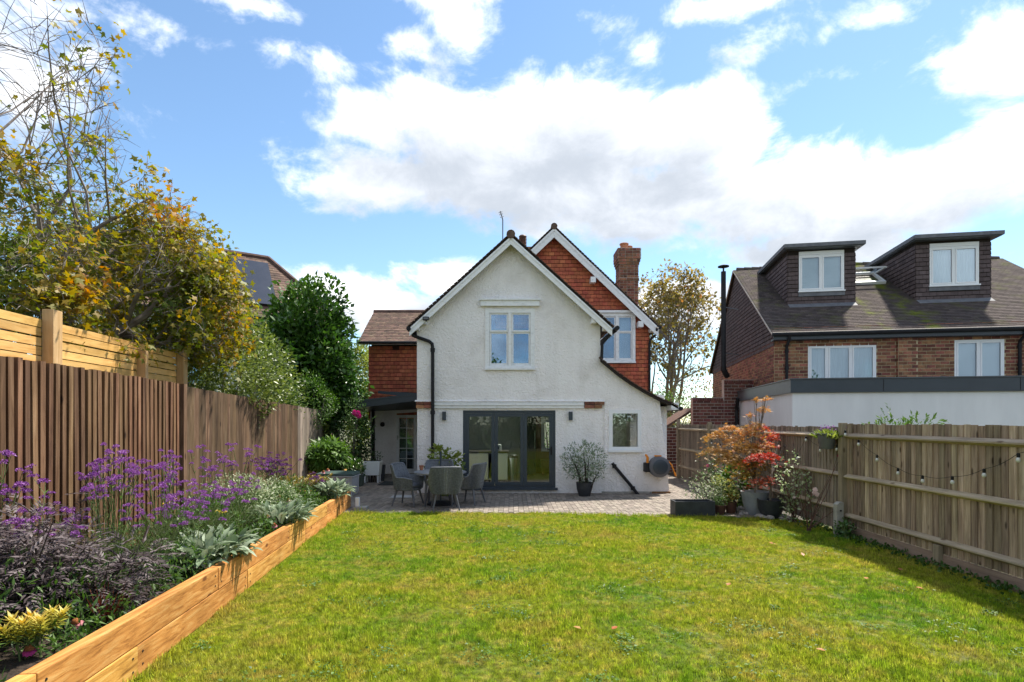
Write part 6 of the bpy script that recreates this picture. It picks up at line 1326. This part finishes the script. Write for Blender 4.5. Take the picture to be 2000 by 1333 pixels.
# japanese maple: tiered sprays
def acer(label, base, sprays, n, size, m='leaf_acer', nm='japanese_maple'):
    t = thing(nm, label, 'tree', base); b = Vector(base); w = MB(); P_, A, RN = [], [], []
    for (px, py, d, rx, rz_, col, cnt) in sprays:
        cnt = int(cnt * .62)
        e = P(px, py, d); k0 = b + Vector((0, 0, .25 + random.random() * .35)); mid = k0.lerp(e, .5) + Vector((0, 0, .1)); w.tube([b, k0, mid, e], [.022, .017, .010, .004], 6)
        for k in range(7):
            q = e + Vector((random.uniform(-rx, rx), random.uniform(-rx, rx) * .8, random.uniform(-rz_, rz_))); w.tube([mid.lerp(e, random.random()), q], [.005, .002], 4, caps=False)
        o = rng.normal(size=(cnt, 3)) * np.array([rx * .55, rx * .45, rz_ * .5]); o[:, 2] -= .35 * (o[:, 0] ** 2 + o[:, 1] ** 2) / max(rx, .1)
        P_.append(np.array(e) + o); A.append(unitv(o * np.array([1, 1, .3]) + rng.normal(size=o.shape) * .15) + np.array([0, 0, -.25])); RN.append(np.clip(col + .12 * rng.normal(size=cnt), 0, 1))
    P_, A, RN = np.concatenate(P_), np.concatenate(A), np.concatenate(RN); k = (P_[:, 0] < FX - .12) | (P_[:, 2] > 1.95); P_, A, RN = P_[k], A[k], RN[k]
    w.build('trunk', 'bark', t, fix=False); leaves('crown', P_, A, np.tile([0, 0, 1.], (len(P_), 1)) + rng.normal(size=P_.shape) * .3, size * rng.uniform(.7, 1.2, len(P_)), 'palm', m, t, RN, 1.1)
acer('orange and tan japanese maple in the large grey pot', (4.98, 11.55, .42),
     [(1395, 878, 11.6, .28, .08, .32, 300), (1425, 893, 11.4, .3, .09, .3, 330), (1400, 848, 11.8, .24, .07, .42, 260), (1435, 858, 11.6, .3, .09, .45, 360), (1460, 842, 11.5, .26, .1, .5, 320), (1425, 835, 11.7, .2, .06, .5, 200), (1450, 875, 11.3, .32, .1, .35, 380), (1480, 870, 11.4, .28, .1, .45, 330), (1475, 830, 11.6, .18, .08, .45, 160), (1490, 800, 11.6, .13, .07, .45, 90), (1478, 780, 11.6, .07, .05, .42, 35), (1495, 778, 11.6, .1, .04, .45, 40), (1465, 810, 11.6, .1, .05, .5, 40), (1445, 905, 11.5, .3, .12, .22, 380), (1480, 905, 11.5, .26, .12, .2, 330), (1455, 925, 11.5, .24, .12, .2, 260)], 0, .062)
acer('small crimson japanese maple in the charcoal pot', (5.12, 11.15, .34),
     [(1528, 838, 11.9, .24, .08, .95, 330), (1548, 848, 11.9, .2, .06, .93, 230), (1510, 852, 11.7, .24, .07, .95, 330), (1490, 836, 11.7, .14, .06, .95, 120), (1482, 890, 10.9, .26, .035, 1.0, 330), (1503, 888, 10.9, .22, .035, 1.0, 240), (1470, 895, 10.9, .18, .03, .98, 140), (1500, 868, 11.4, .2, .06, .85, 160), (1495, 935, 11.1, .24, .07, .9, 160), (1475, 940, 11.0, .2, .06, .9, 120)], 0, .055)
def rose_bush(name, label, cat, base, tops, n, size, lm, stem='cane', spread=.09, lo=.3, kind='broad', fl=None, bow=.1, r=.008):
    t = thing(name, label, cat, base); res = canes(t, base, tops, r, stem, bow=bow); p, a = on_canes(res, n, spread, lo)
    p[:, 0] = np.minimum(p[:, 0], FX - .13) if base[0] > 4 else p[:, 0]
    leaves('foliage', p, a, rng.normal(size=p.shape) * .5 + np.array([0, 0, 1.]), size * rng.uniform(.6, 1.2, len(p)), kind, lm, t)
    for (pts, m, s_, npet, rg) in fl or []: flowers('flower', pts, [(random.uniform(-.5, .3), -1, random.uniform(.2, .8)) for _ in pts], s_, m, t, npet, rg)
    return t
rose_bush('patio_rose', 'bushy pale-leaved rose behind the black trough', 'shrub', (P(1385, 990, 11.8).x, 11.85, 0), [P(x, y, 11.8) for x, y in ((1345, 945), (1362, 930), (1380, 925), (1400, 932), (1415, 945), (1370, 960), (1395, 955), (1350, 965), (1410, 965))], 900, .05, 'leaf_varieg', spread=.07, lo=.2)
rose_bush('fence_climber', 'dark leafy climber on the fence behind the patio rose', 'shrub', (5.25, 13.4, 0), [P(x, y, 13.2) for x, y in ((1375, 895), (1390, 905), (1400, 915), (1365, 930), (1385, 935), (1430, 900), (1420, 925))], 900, .06, 'leaf_rose', spread=.1, lo=.15, fl=[([P(1382, 910, 13.1)], 'petal_magenta', .04, 7, 2)])
rose_bush('climbing_rose', 'leggy rose with pale cream-edged leaves leaning from the fence', 'shrub', (5.3, 10.6, 0), [P(x, y, 10.5) for x, y in ((1520, 905), (1535, 890), (1550, 885), (1560, 905), (1580, 925), (1590, 930), (1525, 935), (1545, 950), (1530, 965), (1555, 920), (1540, 985), (1545, 1010))], 420, .062, 'leaf_pale', spread=.055, lo=.4, fl=[([P(1551, 972, 10.4)], 'petal_pale', .03, 6, 2)])
t = rose_bush('bare_rose', 'tall bare rose canes with one pale pink bloom before the fence', 'shrub', (5.12, 9.75, 0), [P(x, y, 9.7) for x, y in ((1637, 885), (1642, 893), (1560, 960), (1575, 940), (1590, 945), (1600, 975), (1620, 930), (1585, 985), (1610, 1000), (1640, 990), (1555, 1010))], 60, .045, 'leaf_rose', spread=.05, lo=.2, fl=[([P(1592, 957, 9.6), P(1595, 966, 9.6), P(1590, 963, 9.55)], 'petal_pale', .045, 7, 2), ([P(1637, 891, 9.65)], 'petal_magenta', .025, 6, 2)], bow=.06)
t = thing('hydrangea', 'green hydrangea with pale lime flower heads behind the small pots', 'shrub', (4.75, 12.1, 0)); p, d = bush_points((4.75, 12.1, .55), (.35, .3, .42), 500, .15, 44, .5, .05); leaves('foliage', p, d + rng.normal(size=p.shape) * .4, rng.normal(size=p.shape) * .4 + np.array([0, 0, 1]), .10, 'broad', 'leaf_green', t)
for (x, y) in ((1424, 947), (1430, 955), (1420, 962), (1434, 966), (1398, 938), (1408, 941)):
    c = P(x, y, 11.75); dv = rdir(70); leaves('flower_head', np.array(c) + dv * .075, dv, rng.normal(size=dv.shape), .035, 'broad', 'petal_green', t)
shrub('bronze_plant', 'small bronze-leaved plant in the reddish clay pot', 'plant', (P(1429, 1007, 11.6).x, 11.65, .3), (.15, .14, .1), 160, .06, 'leaf_bronze', 61, zmin=.15, inner=.2, stem='stem_dark')
shrub('trailing_plant', 'small green plant in the brown plastic pot', 'plant', (P(1408, 1007, 11.45).x, 11.5, .27), (.13, .12, .1), 150, .05, 'leaf_green', 62, zmin=.15, inner=.2, stem='stem_green')
shrub('ivy_plant', 'dark ivy at the foot of the tall fence post', 'plant', (FX - .2, 9.2, .14), (.12, .2, .18), 260, .05, 'leaf_laurel', 63, 'broad', zmin=.0, inner=.2, stem='stem_green')
t = thing('lavender_plant', 'tuft of lavender in the hanging planter', 'plant', (FX - .19, 9.75, 1.62)); c = np.array([FX - .19, 9.75, 1.62]); n = 150; o = rng.normal(size=(n, 3)) * np.array([.05, .1, .01]); leaves('foliage', c + o, o * 3 + np.array([0, 0, .35]) + rng.normal(size=(n, 3)) * .12, rng.normal(size=(n, 3)), .17, 'lance', 'leaf_light', t)
o = rng.normal(size=(40, 3)) * np.array([.06, .12, .02]); leaves('flower', c + o + np.array([0, 0, .17]), rng.normal(size=(40, 3)) + np.array([0, 0, 1]), rng.normal(size=(40, 3)), .035, 'oval', 'petal_purple', t)
shrub('escallonia_shrub', 'leafy shoots of a shrub poking above the right fence', 'shrub', (7.6, 10.9, 1.45), (.85, .35, .55), 900, .085, 'leaf_green', 66, inner=.4, sprigs=14)
# plant against the white wall
shrub('grey_leaved_shrub', 'rounded grey-green shrub growing in the black glossy pot', 'shrub', (P(1143, 915, 14.35).x, 14.35, .82), (.60, .5, .50), 1500, .085, 'leaf_silver', 70, 'lance', inner=.25, amp=.18, stem='stem_dark', zmin=.33, width=1.8, sprigs=10)
shrub('fig_plant', 'light green leafy plant behind the garden table by the downpipe', 'plant', (P(868, 905, 14.3).x, 14.35, .72), (.55, .35, .5), 420, .12, 'leaf_light', 71, 'broad', inner=.2, stem='stem_green', zmin=.2, sprigs=8)
# climbers by the side door
shrub('climbing_rose', 'dense dark climbing rose over the end of the fence by the canopy', 'shrub', (-5.05, 17.6, 1.3), (.75, .6, 1.25), 4200, .075, 'leaf_rose', 72, 'broad', inner=.4, sprigs=16)
t = thing('rose_bloom', 'magenta rose blooms hanging beside the dark canopy', 'flower', P(697, 812, 17.0)); flowers('bloom', [P(692, 806, 16.9), P(697, 810, 16.9), P(701, 813, 16.9), P(699, 807, 16.85)], [(.2, -1, .3)] * 4, .09, 'petal_magenta', t, 8, 3); canes(t, P(690, 800, 17.0), [P(697, 809, 16.9)], .006)
shrub('castor_plant', 'large-leaved bright green plant in the timber planter by the fence', 'plant', (-5.15, 15.75, .95), (.62, .5, .42), 330, .27, 'leaf_box', 73, 'palm', inner=.3, stem='stem_green', droop=.35, zmin=.4, width=1.5)
shrub('hop_climber', 'yellow-green climber hanging down the end of the brown fence', 'plant', (fencex(18) + .15, 17.4, 1.45), (.13, .25, .7), 330, .085, 'leaf_light', 74, 'broad', inner=.1, stem='stem_green')
shrub('planter_plant', 'small dark plant in the pale planter on legs', 'plant', (-4.35, 17.55, .8), (.26, .2, .2), 240, .07, 'leaf_rose', 75, zmin=.66, inner=.2, stem='stem_dark')
shrub('pot_plant', 'dark green plant spilling from the blue-green pot', 'plant', (-4.6, 16.55, .55), (.3, .28, .3), 420, .085, 'leaf_laurel', 76, zmin=.33, inner=.2, stem='stem_green')
# ------------------------------------------------------------------ raised bed planting
def bz(d): return bedtop(d) - .09
def inbed(d, s_): x0, x1 = fencex(d) + .15, bedx(d) - .14; return x0 + (x1 - x0) * s_
# tall verbena: wiry stems with domed purple heads
def make_verbena(seed, nst, h, m='petal_purple', dense=1.0, spread=.3):
    random.seed(seed); t = thing('verbena', '', 'flower'); w = MB(); heads = []; lv = []
    for k in range(nst):
        a = random.uniform(0, 6.28); q = random.uniform(.15, 1) * spread; H = h * random.uniform(.62, 1.08); b = Vector((random.uniform(-.05, .05), random.uniform(-.05, .05), 0)); e = Vector((math.cos(a) * q, math.sin(a) * q, H)); m1 = b.lerp(e, .5) + Vector((random.uniform(-.04, .04), random.uniform(-.04, .04), .06))
        w.tube([b, m1, e], [.0045, .0035, .0025], 4, caps=False); heads.append((e, 1)); lv += [(b.lerp(m1, random.random()), a + random.uniform(-1, 1)) for _ in range(3)]
        for _ in range(random.randint(1, 2)):
            s_ = m1.lerp(e, random.uniform(.3, .85)); f_ = s_ + Vector((random.uniform(-.09, .09), random.uniform(-.09, .09), random.uniform(.08, .2))); w.tube([s_, f_], [.0028, .002], 3, caps=False); heads.append((f_, .8)); lv.append((s_, random.uniform(0, 6)))
    w.build('stem', 'stem_green', t, fix=False); P_, A, S = [], [], []
    for (p, s_) in heads:
        for c in range(random.randint(2, 3)):
            o = Vector((random.uniform(-.028, .028), random.uniform(-.028, .028), random.uniform(-.012, .012))) * s_; dv = rdir(int(40 * dense)); dv[:, 2] = np.abs(dv[:, 2]) * .9; pp = np.array(p + o) + dv * .021 * s_; P_.append(pp); A.append(dv + rng.normal(size=dv.shape) * .3); S.append(np.full(len(dv), .014 * s_))
    leaves('flower_head', np.concatenate(P_), np.concatenate(A), rng.normal(size=(sum(map(len, P_)), 3)), np.concatenate(S), 'broad', m, t)
    leaves('foliage', [tuple(p) for p, a in lv], [(math.cos(a), math.sin(a), .5) for p, a in lv], [(0, 0, 1)] * len(lv), .075, 'lance', 'leaf_green', t); return t
VL = ['tall airy purple verbena among the near-black elder foliage', 'tall airy purple verbena before the batten fence, beyond the dark elder', 'tall airy purple verbena around the near silvery lambs ear', 'tall airy purple verbena beside the cream-variegated shrub']; protos = [make_verbena(200 + i, n, h) for i, (n, h) in enumerate(((9, 1.12), (8, .92), (10, 1.25), (8, .78)))]
vp = [(3.6, .08), (3.85, .3), (4.05, .12), (3.3, .2), (4.25, .12), (4.5, .45), (4.75, .05), (4.9, .3), (5.15, .6), (5.35, .15), (5.5, .42), (5.75, .7), (5.9, .25), (6.1, .5), (6.35, .12), (6.5, .68), (6.75, .35), (7.0, .6), (7.2, .2), (7.5, .5), (7.8, .3), (8.1, .65), (8.5, .45), (6.0, .85), (5.2, .85), (7.1, .86)]
for i, (d, s_) in enumerate(vp):
    loc = (inbed(d, s_), d, bz(d)); pr = protos[i % 4]
    c = pr if i < 4 else copy_tree(pr, loc, random.uniform(0, 6.28), random.uniform(.85, 1.08)); c.location = loc; c['label'] = VL[0 if d < 4.4 else 1 if d < 5.95 else 2 if d < 7.3 else 3]; c['group'] = 'purple verbena in the raised bed'
random.seed(5)
pc_ = make_verbena(301, 34, .72, 'petal_plum', 1.3, .42); pc_.location = (inbed(11.2, .25), 11.2, bz(11.2)); pc_.name = 'aster_clump'; pc_['label'] = 'dense clump of plum-purple flowers against the brown fence'; pc_.scale = (1.15, 1.15, 1.15)
pc2 = make_verbena(302, 12, .4, 'petal_plum', 1.2, .3); pc2.location = (inbed(11.6, .72), 11.6, bz(11.6)); pc2.name = 'aster_clump'; pc2['label'] = 'low plum flowers near the far end of the sleepers'
# dark cut-leaved shrub
def dark_shrub(label, base, h, r, n, seed):
    random.seed(seed); t = thing('dark_leaved_shrub', label, 'shrub', base); tops = [Vector(base) + Vector((math.cos(k * 2.4) * r * random.uniform(.3, 1), math.sin(k * 2.4) * r * random.uniform(.3, 1), h * random.uniform(.55, 1))) for k in range(18)]
    res = canes(t, base, tops, .008, 'stem_dark'); p, a = on_canes(res, n, .085, .3)
    P_, A, U_, S, RN = [], [], [], [], []
    for q, ax in zip(p, a):                      # feathery sprays: paired thin leaflets on a rachis
        ax = unitv(ax * np.array([1, 1, .5]) + rng.normal(size=3) * .2); sd_ = unitv(np.cross(ax, [0, 0, 1]) + 1e-4); L_ = random.uniform(.08, .14); c = random.random()
        for k in range(5):
            f_ = k / 4
            for s_ in (-1, 1): P_.append(q + ax * L_ * f_ - np.array([0, 0, .03 * f_ * f_])); A.append(ax * .75 + sd_ * s_ * (.8 - .35 * f_)); S.append(L_ * (.62 - .2 * f_)); U_.append((0, 0, 1)); RN.append(c * .6 + .4 * random.random())
    leaves('foliage', P_, A, np.array(U_) + rng.normal(size=(len(U_), 3)) * .3, S, 'lance', 'leaf_dark', t, np.array(RN), 1.35)
dark_shrub('near-black cut-leaved elder arching over the front of the bed', (inbed(4.15, .55), 4.15, bz(4)), .85, .45, 620, 1)
dark_shrub('dark feathery elder rising against the batten fence', (inbed(4.7, .3), 4.7, bz(4.7)), .8, .45, 520, 2)
dark_shrub('low dark feathery plant spreading above the front sleeper', (inbed(4.65, .75), 4.65, bz(4.7)), .48, .42, 420, 3)
dark_shrub('small dark plant at the near end of the bed', (inbed(3.55, .4), 3.55, bz(3.5)), .55, .4, 360, 4)
# spurge at the near end
def whorls(name, label, cat, base, n, h, r, m, size, seed, nl=46):
    random.seed(seed); t = thing(name, label, cat, base); tops = [Vector(base) + Vector((math.cos(k * 2.4) * r * math.sqrt((k + .5) / n), math.sin(k * 2.4) * r * math.sqrt((k + .5) / n), h * random.uniform(.7, 1.05))) for k in range(n)]; canes(t, base, tops, .006, 'stem_green', bow=.03); P_, A, U_, RN = [], [], [], []
    for e in tops:
        dr_ = (e - Vector(base)).normalized()
        for k in range(nl):
            f_ = k / nl; a = k * 2.4; P_.append(tuple(e - dr_ * (1 - f_) * h * .38)); A.append((math.cos(a), math.sin(a), -.1 + 1.3 * f_)); U_.append((0, 0, 1)); RN.append(.15 + .6 * f_ + random.uniform(-.1, .15))
    leaves('foliage', P_, A, U_, size * rng.uniform(.8, 1.15, len(P_)), 'lance', m, t, np.array(RN), 1.3); return t
whorls('spurge_plant', 'yellow-green spurge with whorled narrow leaves at the near end of the bed', 'plant', (inbed(3.62, .86), 3.62, bz(3.6)), 9, .27, .17, 'leaf_yellow', .075, 5)
whorls('spurge_plant', 'bronze and olive spurge beside the plum flowers at the far end', 'plant', (inbed(11.3, .55), 11.3, bz(11)), 26, .5, .5, 'leaf_bronze', .07, 6)
whorls('spurge_plant', 'golden narrow-leaved plant above the far sleeper end', 'plant', (inbed(12.1, .72), 12.1, bz(12)), 14, .5, .26, 'leaf_bronze', .08, 7)
shrub('variegated_shrub', 'cream-variegated shrub in the middle of the bed', 'shrub', (inbed(9.2, .35), 9.2, bz(9) + .34), (.62, .7, .38), 2300, .055, 'leaf_varieg', 81, inner=.3, stem='stem_green', zmin=.3)
shrub('variegated_shrub', 'smaller cream-variegated shrub behind the lambs ear', 'shrub', (inbed(10.0, .5), 10.0, bz(10) + .28), (.5, .55, .3), 1400, .05, 'leaf_varieg', 82, inner=.3, stem='stem_green', zmin=.3)
def fern(label, base, n, h, r, seed):
    t = thing('fennel_plant', label, 'plant', base); g = np.random.default_rng(seed); q = np.sqrt(g.random(n)) * r; a = g.random(n) * 6.28; z = g.random(n) ** .8 * h; p = np.stack([base[0] + q * np.cos(a), base[1] + q * np.sin(a), base[2] + z], 1); ax = g.normal(size=(n, 3)) * .7 + np.array([0, 0, .55]); leaves('foliage', p, ax, g.normal(size=(n, 3)), .085 * g.uniform(.5, 1.3, n), 'lance', 'leaf_fern', t, None, .16)
    canes(t, base, [Vector(base) + Vector((math.cos(k * 2.4) * r * .8, math.sin(k * 2.4) * r * .8, h * random.uniform(.6, 1.05))) for k in range(12)], .004, 'stem_green', bow=.04)
fern('feathery grey-green fennel haze behind the near lambs ear', (inbed(6.6, .62), 6.6, bz(6.6)), 5200, .5, .42, 1); fern('fine feathery foliage among the verbena stems', (inbed(5.6, .5), 5.6, bz(5.6)), 4800, .48, .45, 2); fern('thin feathery foliage below the variegated shrub', (inbed(7.9, .62), 7.9, bz(7.9)), 3800, .36, .4, 3)
def lambs_ear(label, base, n, r, size, seed):
    t = thing('lambs_ear', label, 'plant', base); g = np.random.default_rng(seed); a = g.random(n) * 6.28; el = g.random(n) ** 1.2 * 1.35; q = np.sqrt(g.random(n)) * r; pos = np.stack([base[0] + q * np.cos(a), base[1] + q * 1.5 * np.sin(a), base[2] + .02 + .1 * g.random(n)], 1); az = a + g.normal(size=n) * .7; ax = np.stack([np.cos(az) * np.cos(el), np.sin(az) * np.cos(el), np.sin(el)], 1); up = np.stack([-np.cos(az) * np.sin(el), -np.sin(az) * np.sin(el), np.cos(el)], 1); leaves('leaf', pos, ax, up, size * g.uniform(.7, 1.2, n), 'ear', 'leaf_silver', t, None, .72)
lambs_ear('silvery lambs ear spilling over the near sleeper joint', (bedx(6.15) - .3, 6.15, bz(6) + .03), 190, .34, .25, 1)
lambs_ear('silvery lambs ear draping over the middle sleeper', (bedx(8.5) - .26, 8.5, bz(8.5) + .05), 190, .34, .24, 2)
lambs_ear('silvery lambs ear tumbling over the far sleeper end', (bedx(11.5) - .16, 11.5, bz(11.5) + .08), 170, .26, .26, 3)
lambs_ear('single upright silver rosette among the verbena', (inbed(6.9, .45), 6.9, bz(6.9) + .18), 46, .12, .22, 4)
def coneflower(label, base, heads, pet='petal_pink', droop=-.55):
    t = thing('coneflower', label, 'flower', base); canes(t, base, heads, .004, 'stem_green', bow=.03); flowers('petals', heads, [(random.uniform(-.25, .35), random.uniform(-.5, -.1), 1) for _ in heads], .052, pet, t, 12, 1, droop)
    for e in heads: w = MB(); w.lathe([(.026, -.006), (.028, .006), (.02, .022), (.006, .03)], e, 12); w.build('cone', 'cone', t, smooth=True)
coneflower('drooping pink coneflower beside the dark red grass', (inbed(3.98, .97), 4.0, bz(4)), [P(148, 1216, 3.95)])
coneflower('red-pink coneflower under the yellow spurge', (inbed(3.7, .9), 3.75, bz(3.7)), [P(58, 1268, 3.6)], 'petal_magenta')
coneflower('pink coneflowers over the middle lambs ear', (bedx(8.3) - .25, 8.3, bz(8.3)), [P(521, 1008, 8.1), P(508, 1016, 8.2), P(536, 1026, 7.9), P(495, 1020, 8.3), P(553, 1038, 8.0)])
coneflower('pale pink coneflower standing before the bronze spurge', (inbed(10.0, .75), 10.0, bz(10)), [P(562, 976, 9.9), P(545, 970, 10.1)])
coneflower('pink coneflower beside the grey storage chest', (inbed(12.2, .6), 12.2, bz(12)), [P(632, 922, 12.3), P(640, 918, 12.4)])
t = thing('red_grass', 'dark red strap-leaved grass behind the front sleeper', 'plant', (inbed(4.3, .93), 4.3, bz(4.3))); n = 60; a = rng.random(n) * 6.28; leaves('blade', np.tile([inbed(4.3, .9), 4.3, bz(4.3)], (n, 1)) + rng.normal(size=(n, 3)) * .02, np.stack([np.cos(a) * .6, np.sin(a) * .6, .4 + .6 * rng.random(n)], 1), np.tile([0, 0, 1.], (n, 1)), rng.uniform(.18, .38, n), 'blade', 'leaf_redgrass', t, None, .7)
t = thing('yellow_daisy', 'small clusters of yellow flowers among the verbena', 'flower', (inbed(7.2, .6), 7.2, bz(7.2))); hs = [P(x, y, 7.2) for x, y in ((425, 1000), (432, 1003), (440, 1001), (345, 1010), (352, 1014), (338, 1018), (365, 1005), (360, 1012), (330, 982), (322, 985))]; canes(t, (inbed(7.2, .6), 7.2, bz(7.2)), hs, .003, 'stem_green', bow=.03); flowers('flower', hs, [(0, -.3, 1)] * len(hs), .035, 'petal_yellow', t, 8, 2)
# leafy ground layer that hides the soil
n = 26000; d = 2.6 + 9.8 * rng.random(n); s_ = rng.random(n) ** .85; z = rng.random(n) ** 1.6; x = np.array([inbed(a, b) for a, b in zip(d, s_)]); hmax = (.44 + .2 * np.sin(d * 2.1) * np.sin(x * 3)) * np.clip((bedx(d) - x) / .5 + .15, .12, 1)
p = np.stack([x, d, np.array([bz(a) for a in d]) + z * hmax], 1); kp = (np.sin(x * 5 + d * 3) * np.sin(d * 2.3 - x) > -.75); p = p[kp]
tag(leaves('ground_cover', p, rng.normal(size=p.shape) * .6 + np.array([.1, 0, .55]), rng.normal(size=p.shape) * .5 + np.array([0, 0, 1]), .07 * rng.uniform(.5, 1.3, len(p)), 'lance', 'leaf_green', None, rng.random(len(p)) * .8, 1.3), 'mixed low green foliage filling the raised bed between the flowers', 'plants', kind='stuff')
# tufts at fence foot, fallen leaves
p = np.stack([FX - .05 - np.abs(rng.normal(size=900)) * .12, 3 + 7.6 * rng.random(900), .01 + .06 * rng.random(900)], 1)
tag(leaves('weeds', p, rng.normal(size=p.shape) * .6 + np.array([0, 0, .7]), rng.normal(size=p.shape), .05, 'broad', 'leaf_green', None, rng.random(900) * .6), 'small weeds along the foot of the right fence', 'weeds', kind='stuff')
for (px, py) in ((1135, 1236), (1518, 1068), (1509, 1067), (1570, 1091), (1613, 1280), (1692, 1137), (1760, 1120), (1804, 1157), (1195, 1237), (1420, 1150)):
    dd = CAM_H * F / (py - 824); o = leaves('fallen_leaf', [((px - 1000) * dd / F, dd, .035)], [(random.uniform(-1, 1), random.uniform(-1, 1), .15)], [(0, 0, 1)], .075, 'broad', 'leaf_acer', None, np.array([random.uniform(.45, .8)])); tag(o, 'dry orange-brown leaf lying on the lawn', 'leaf', 'fallen leaves on the lawn')
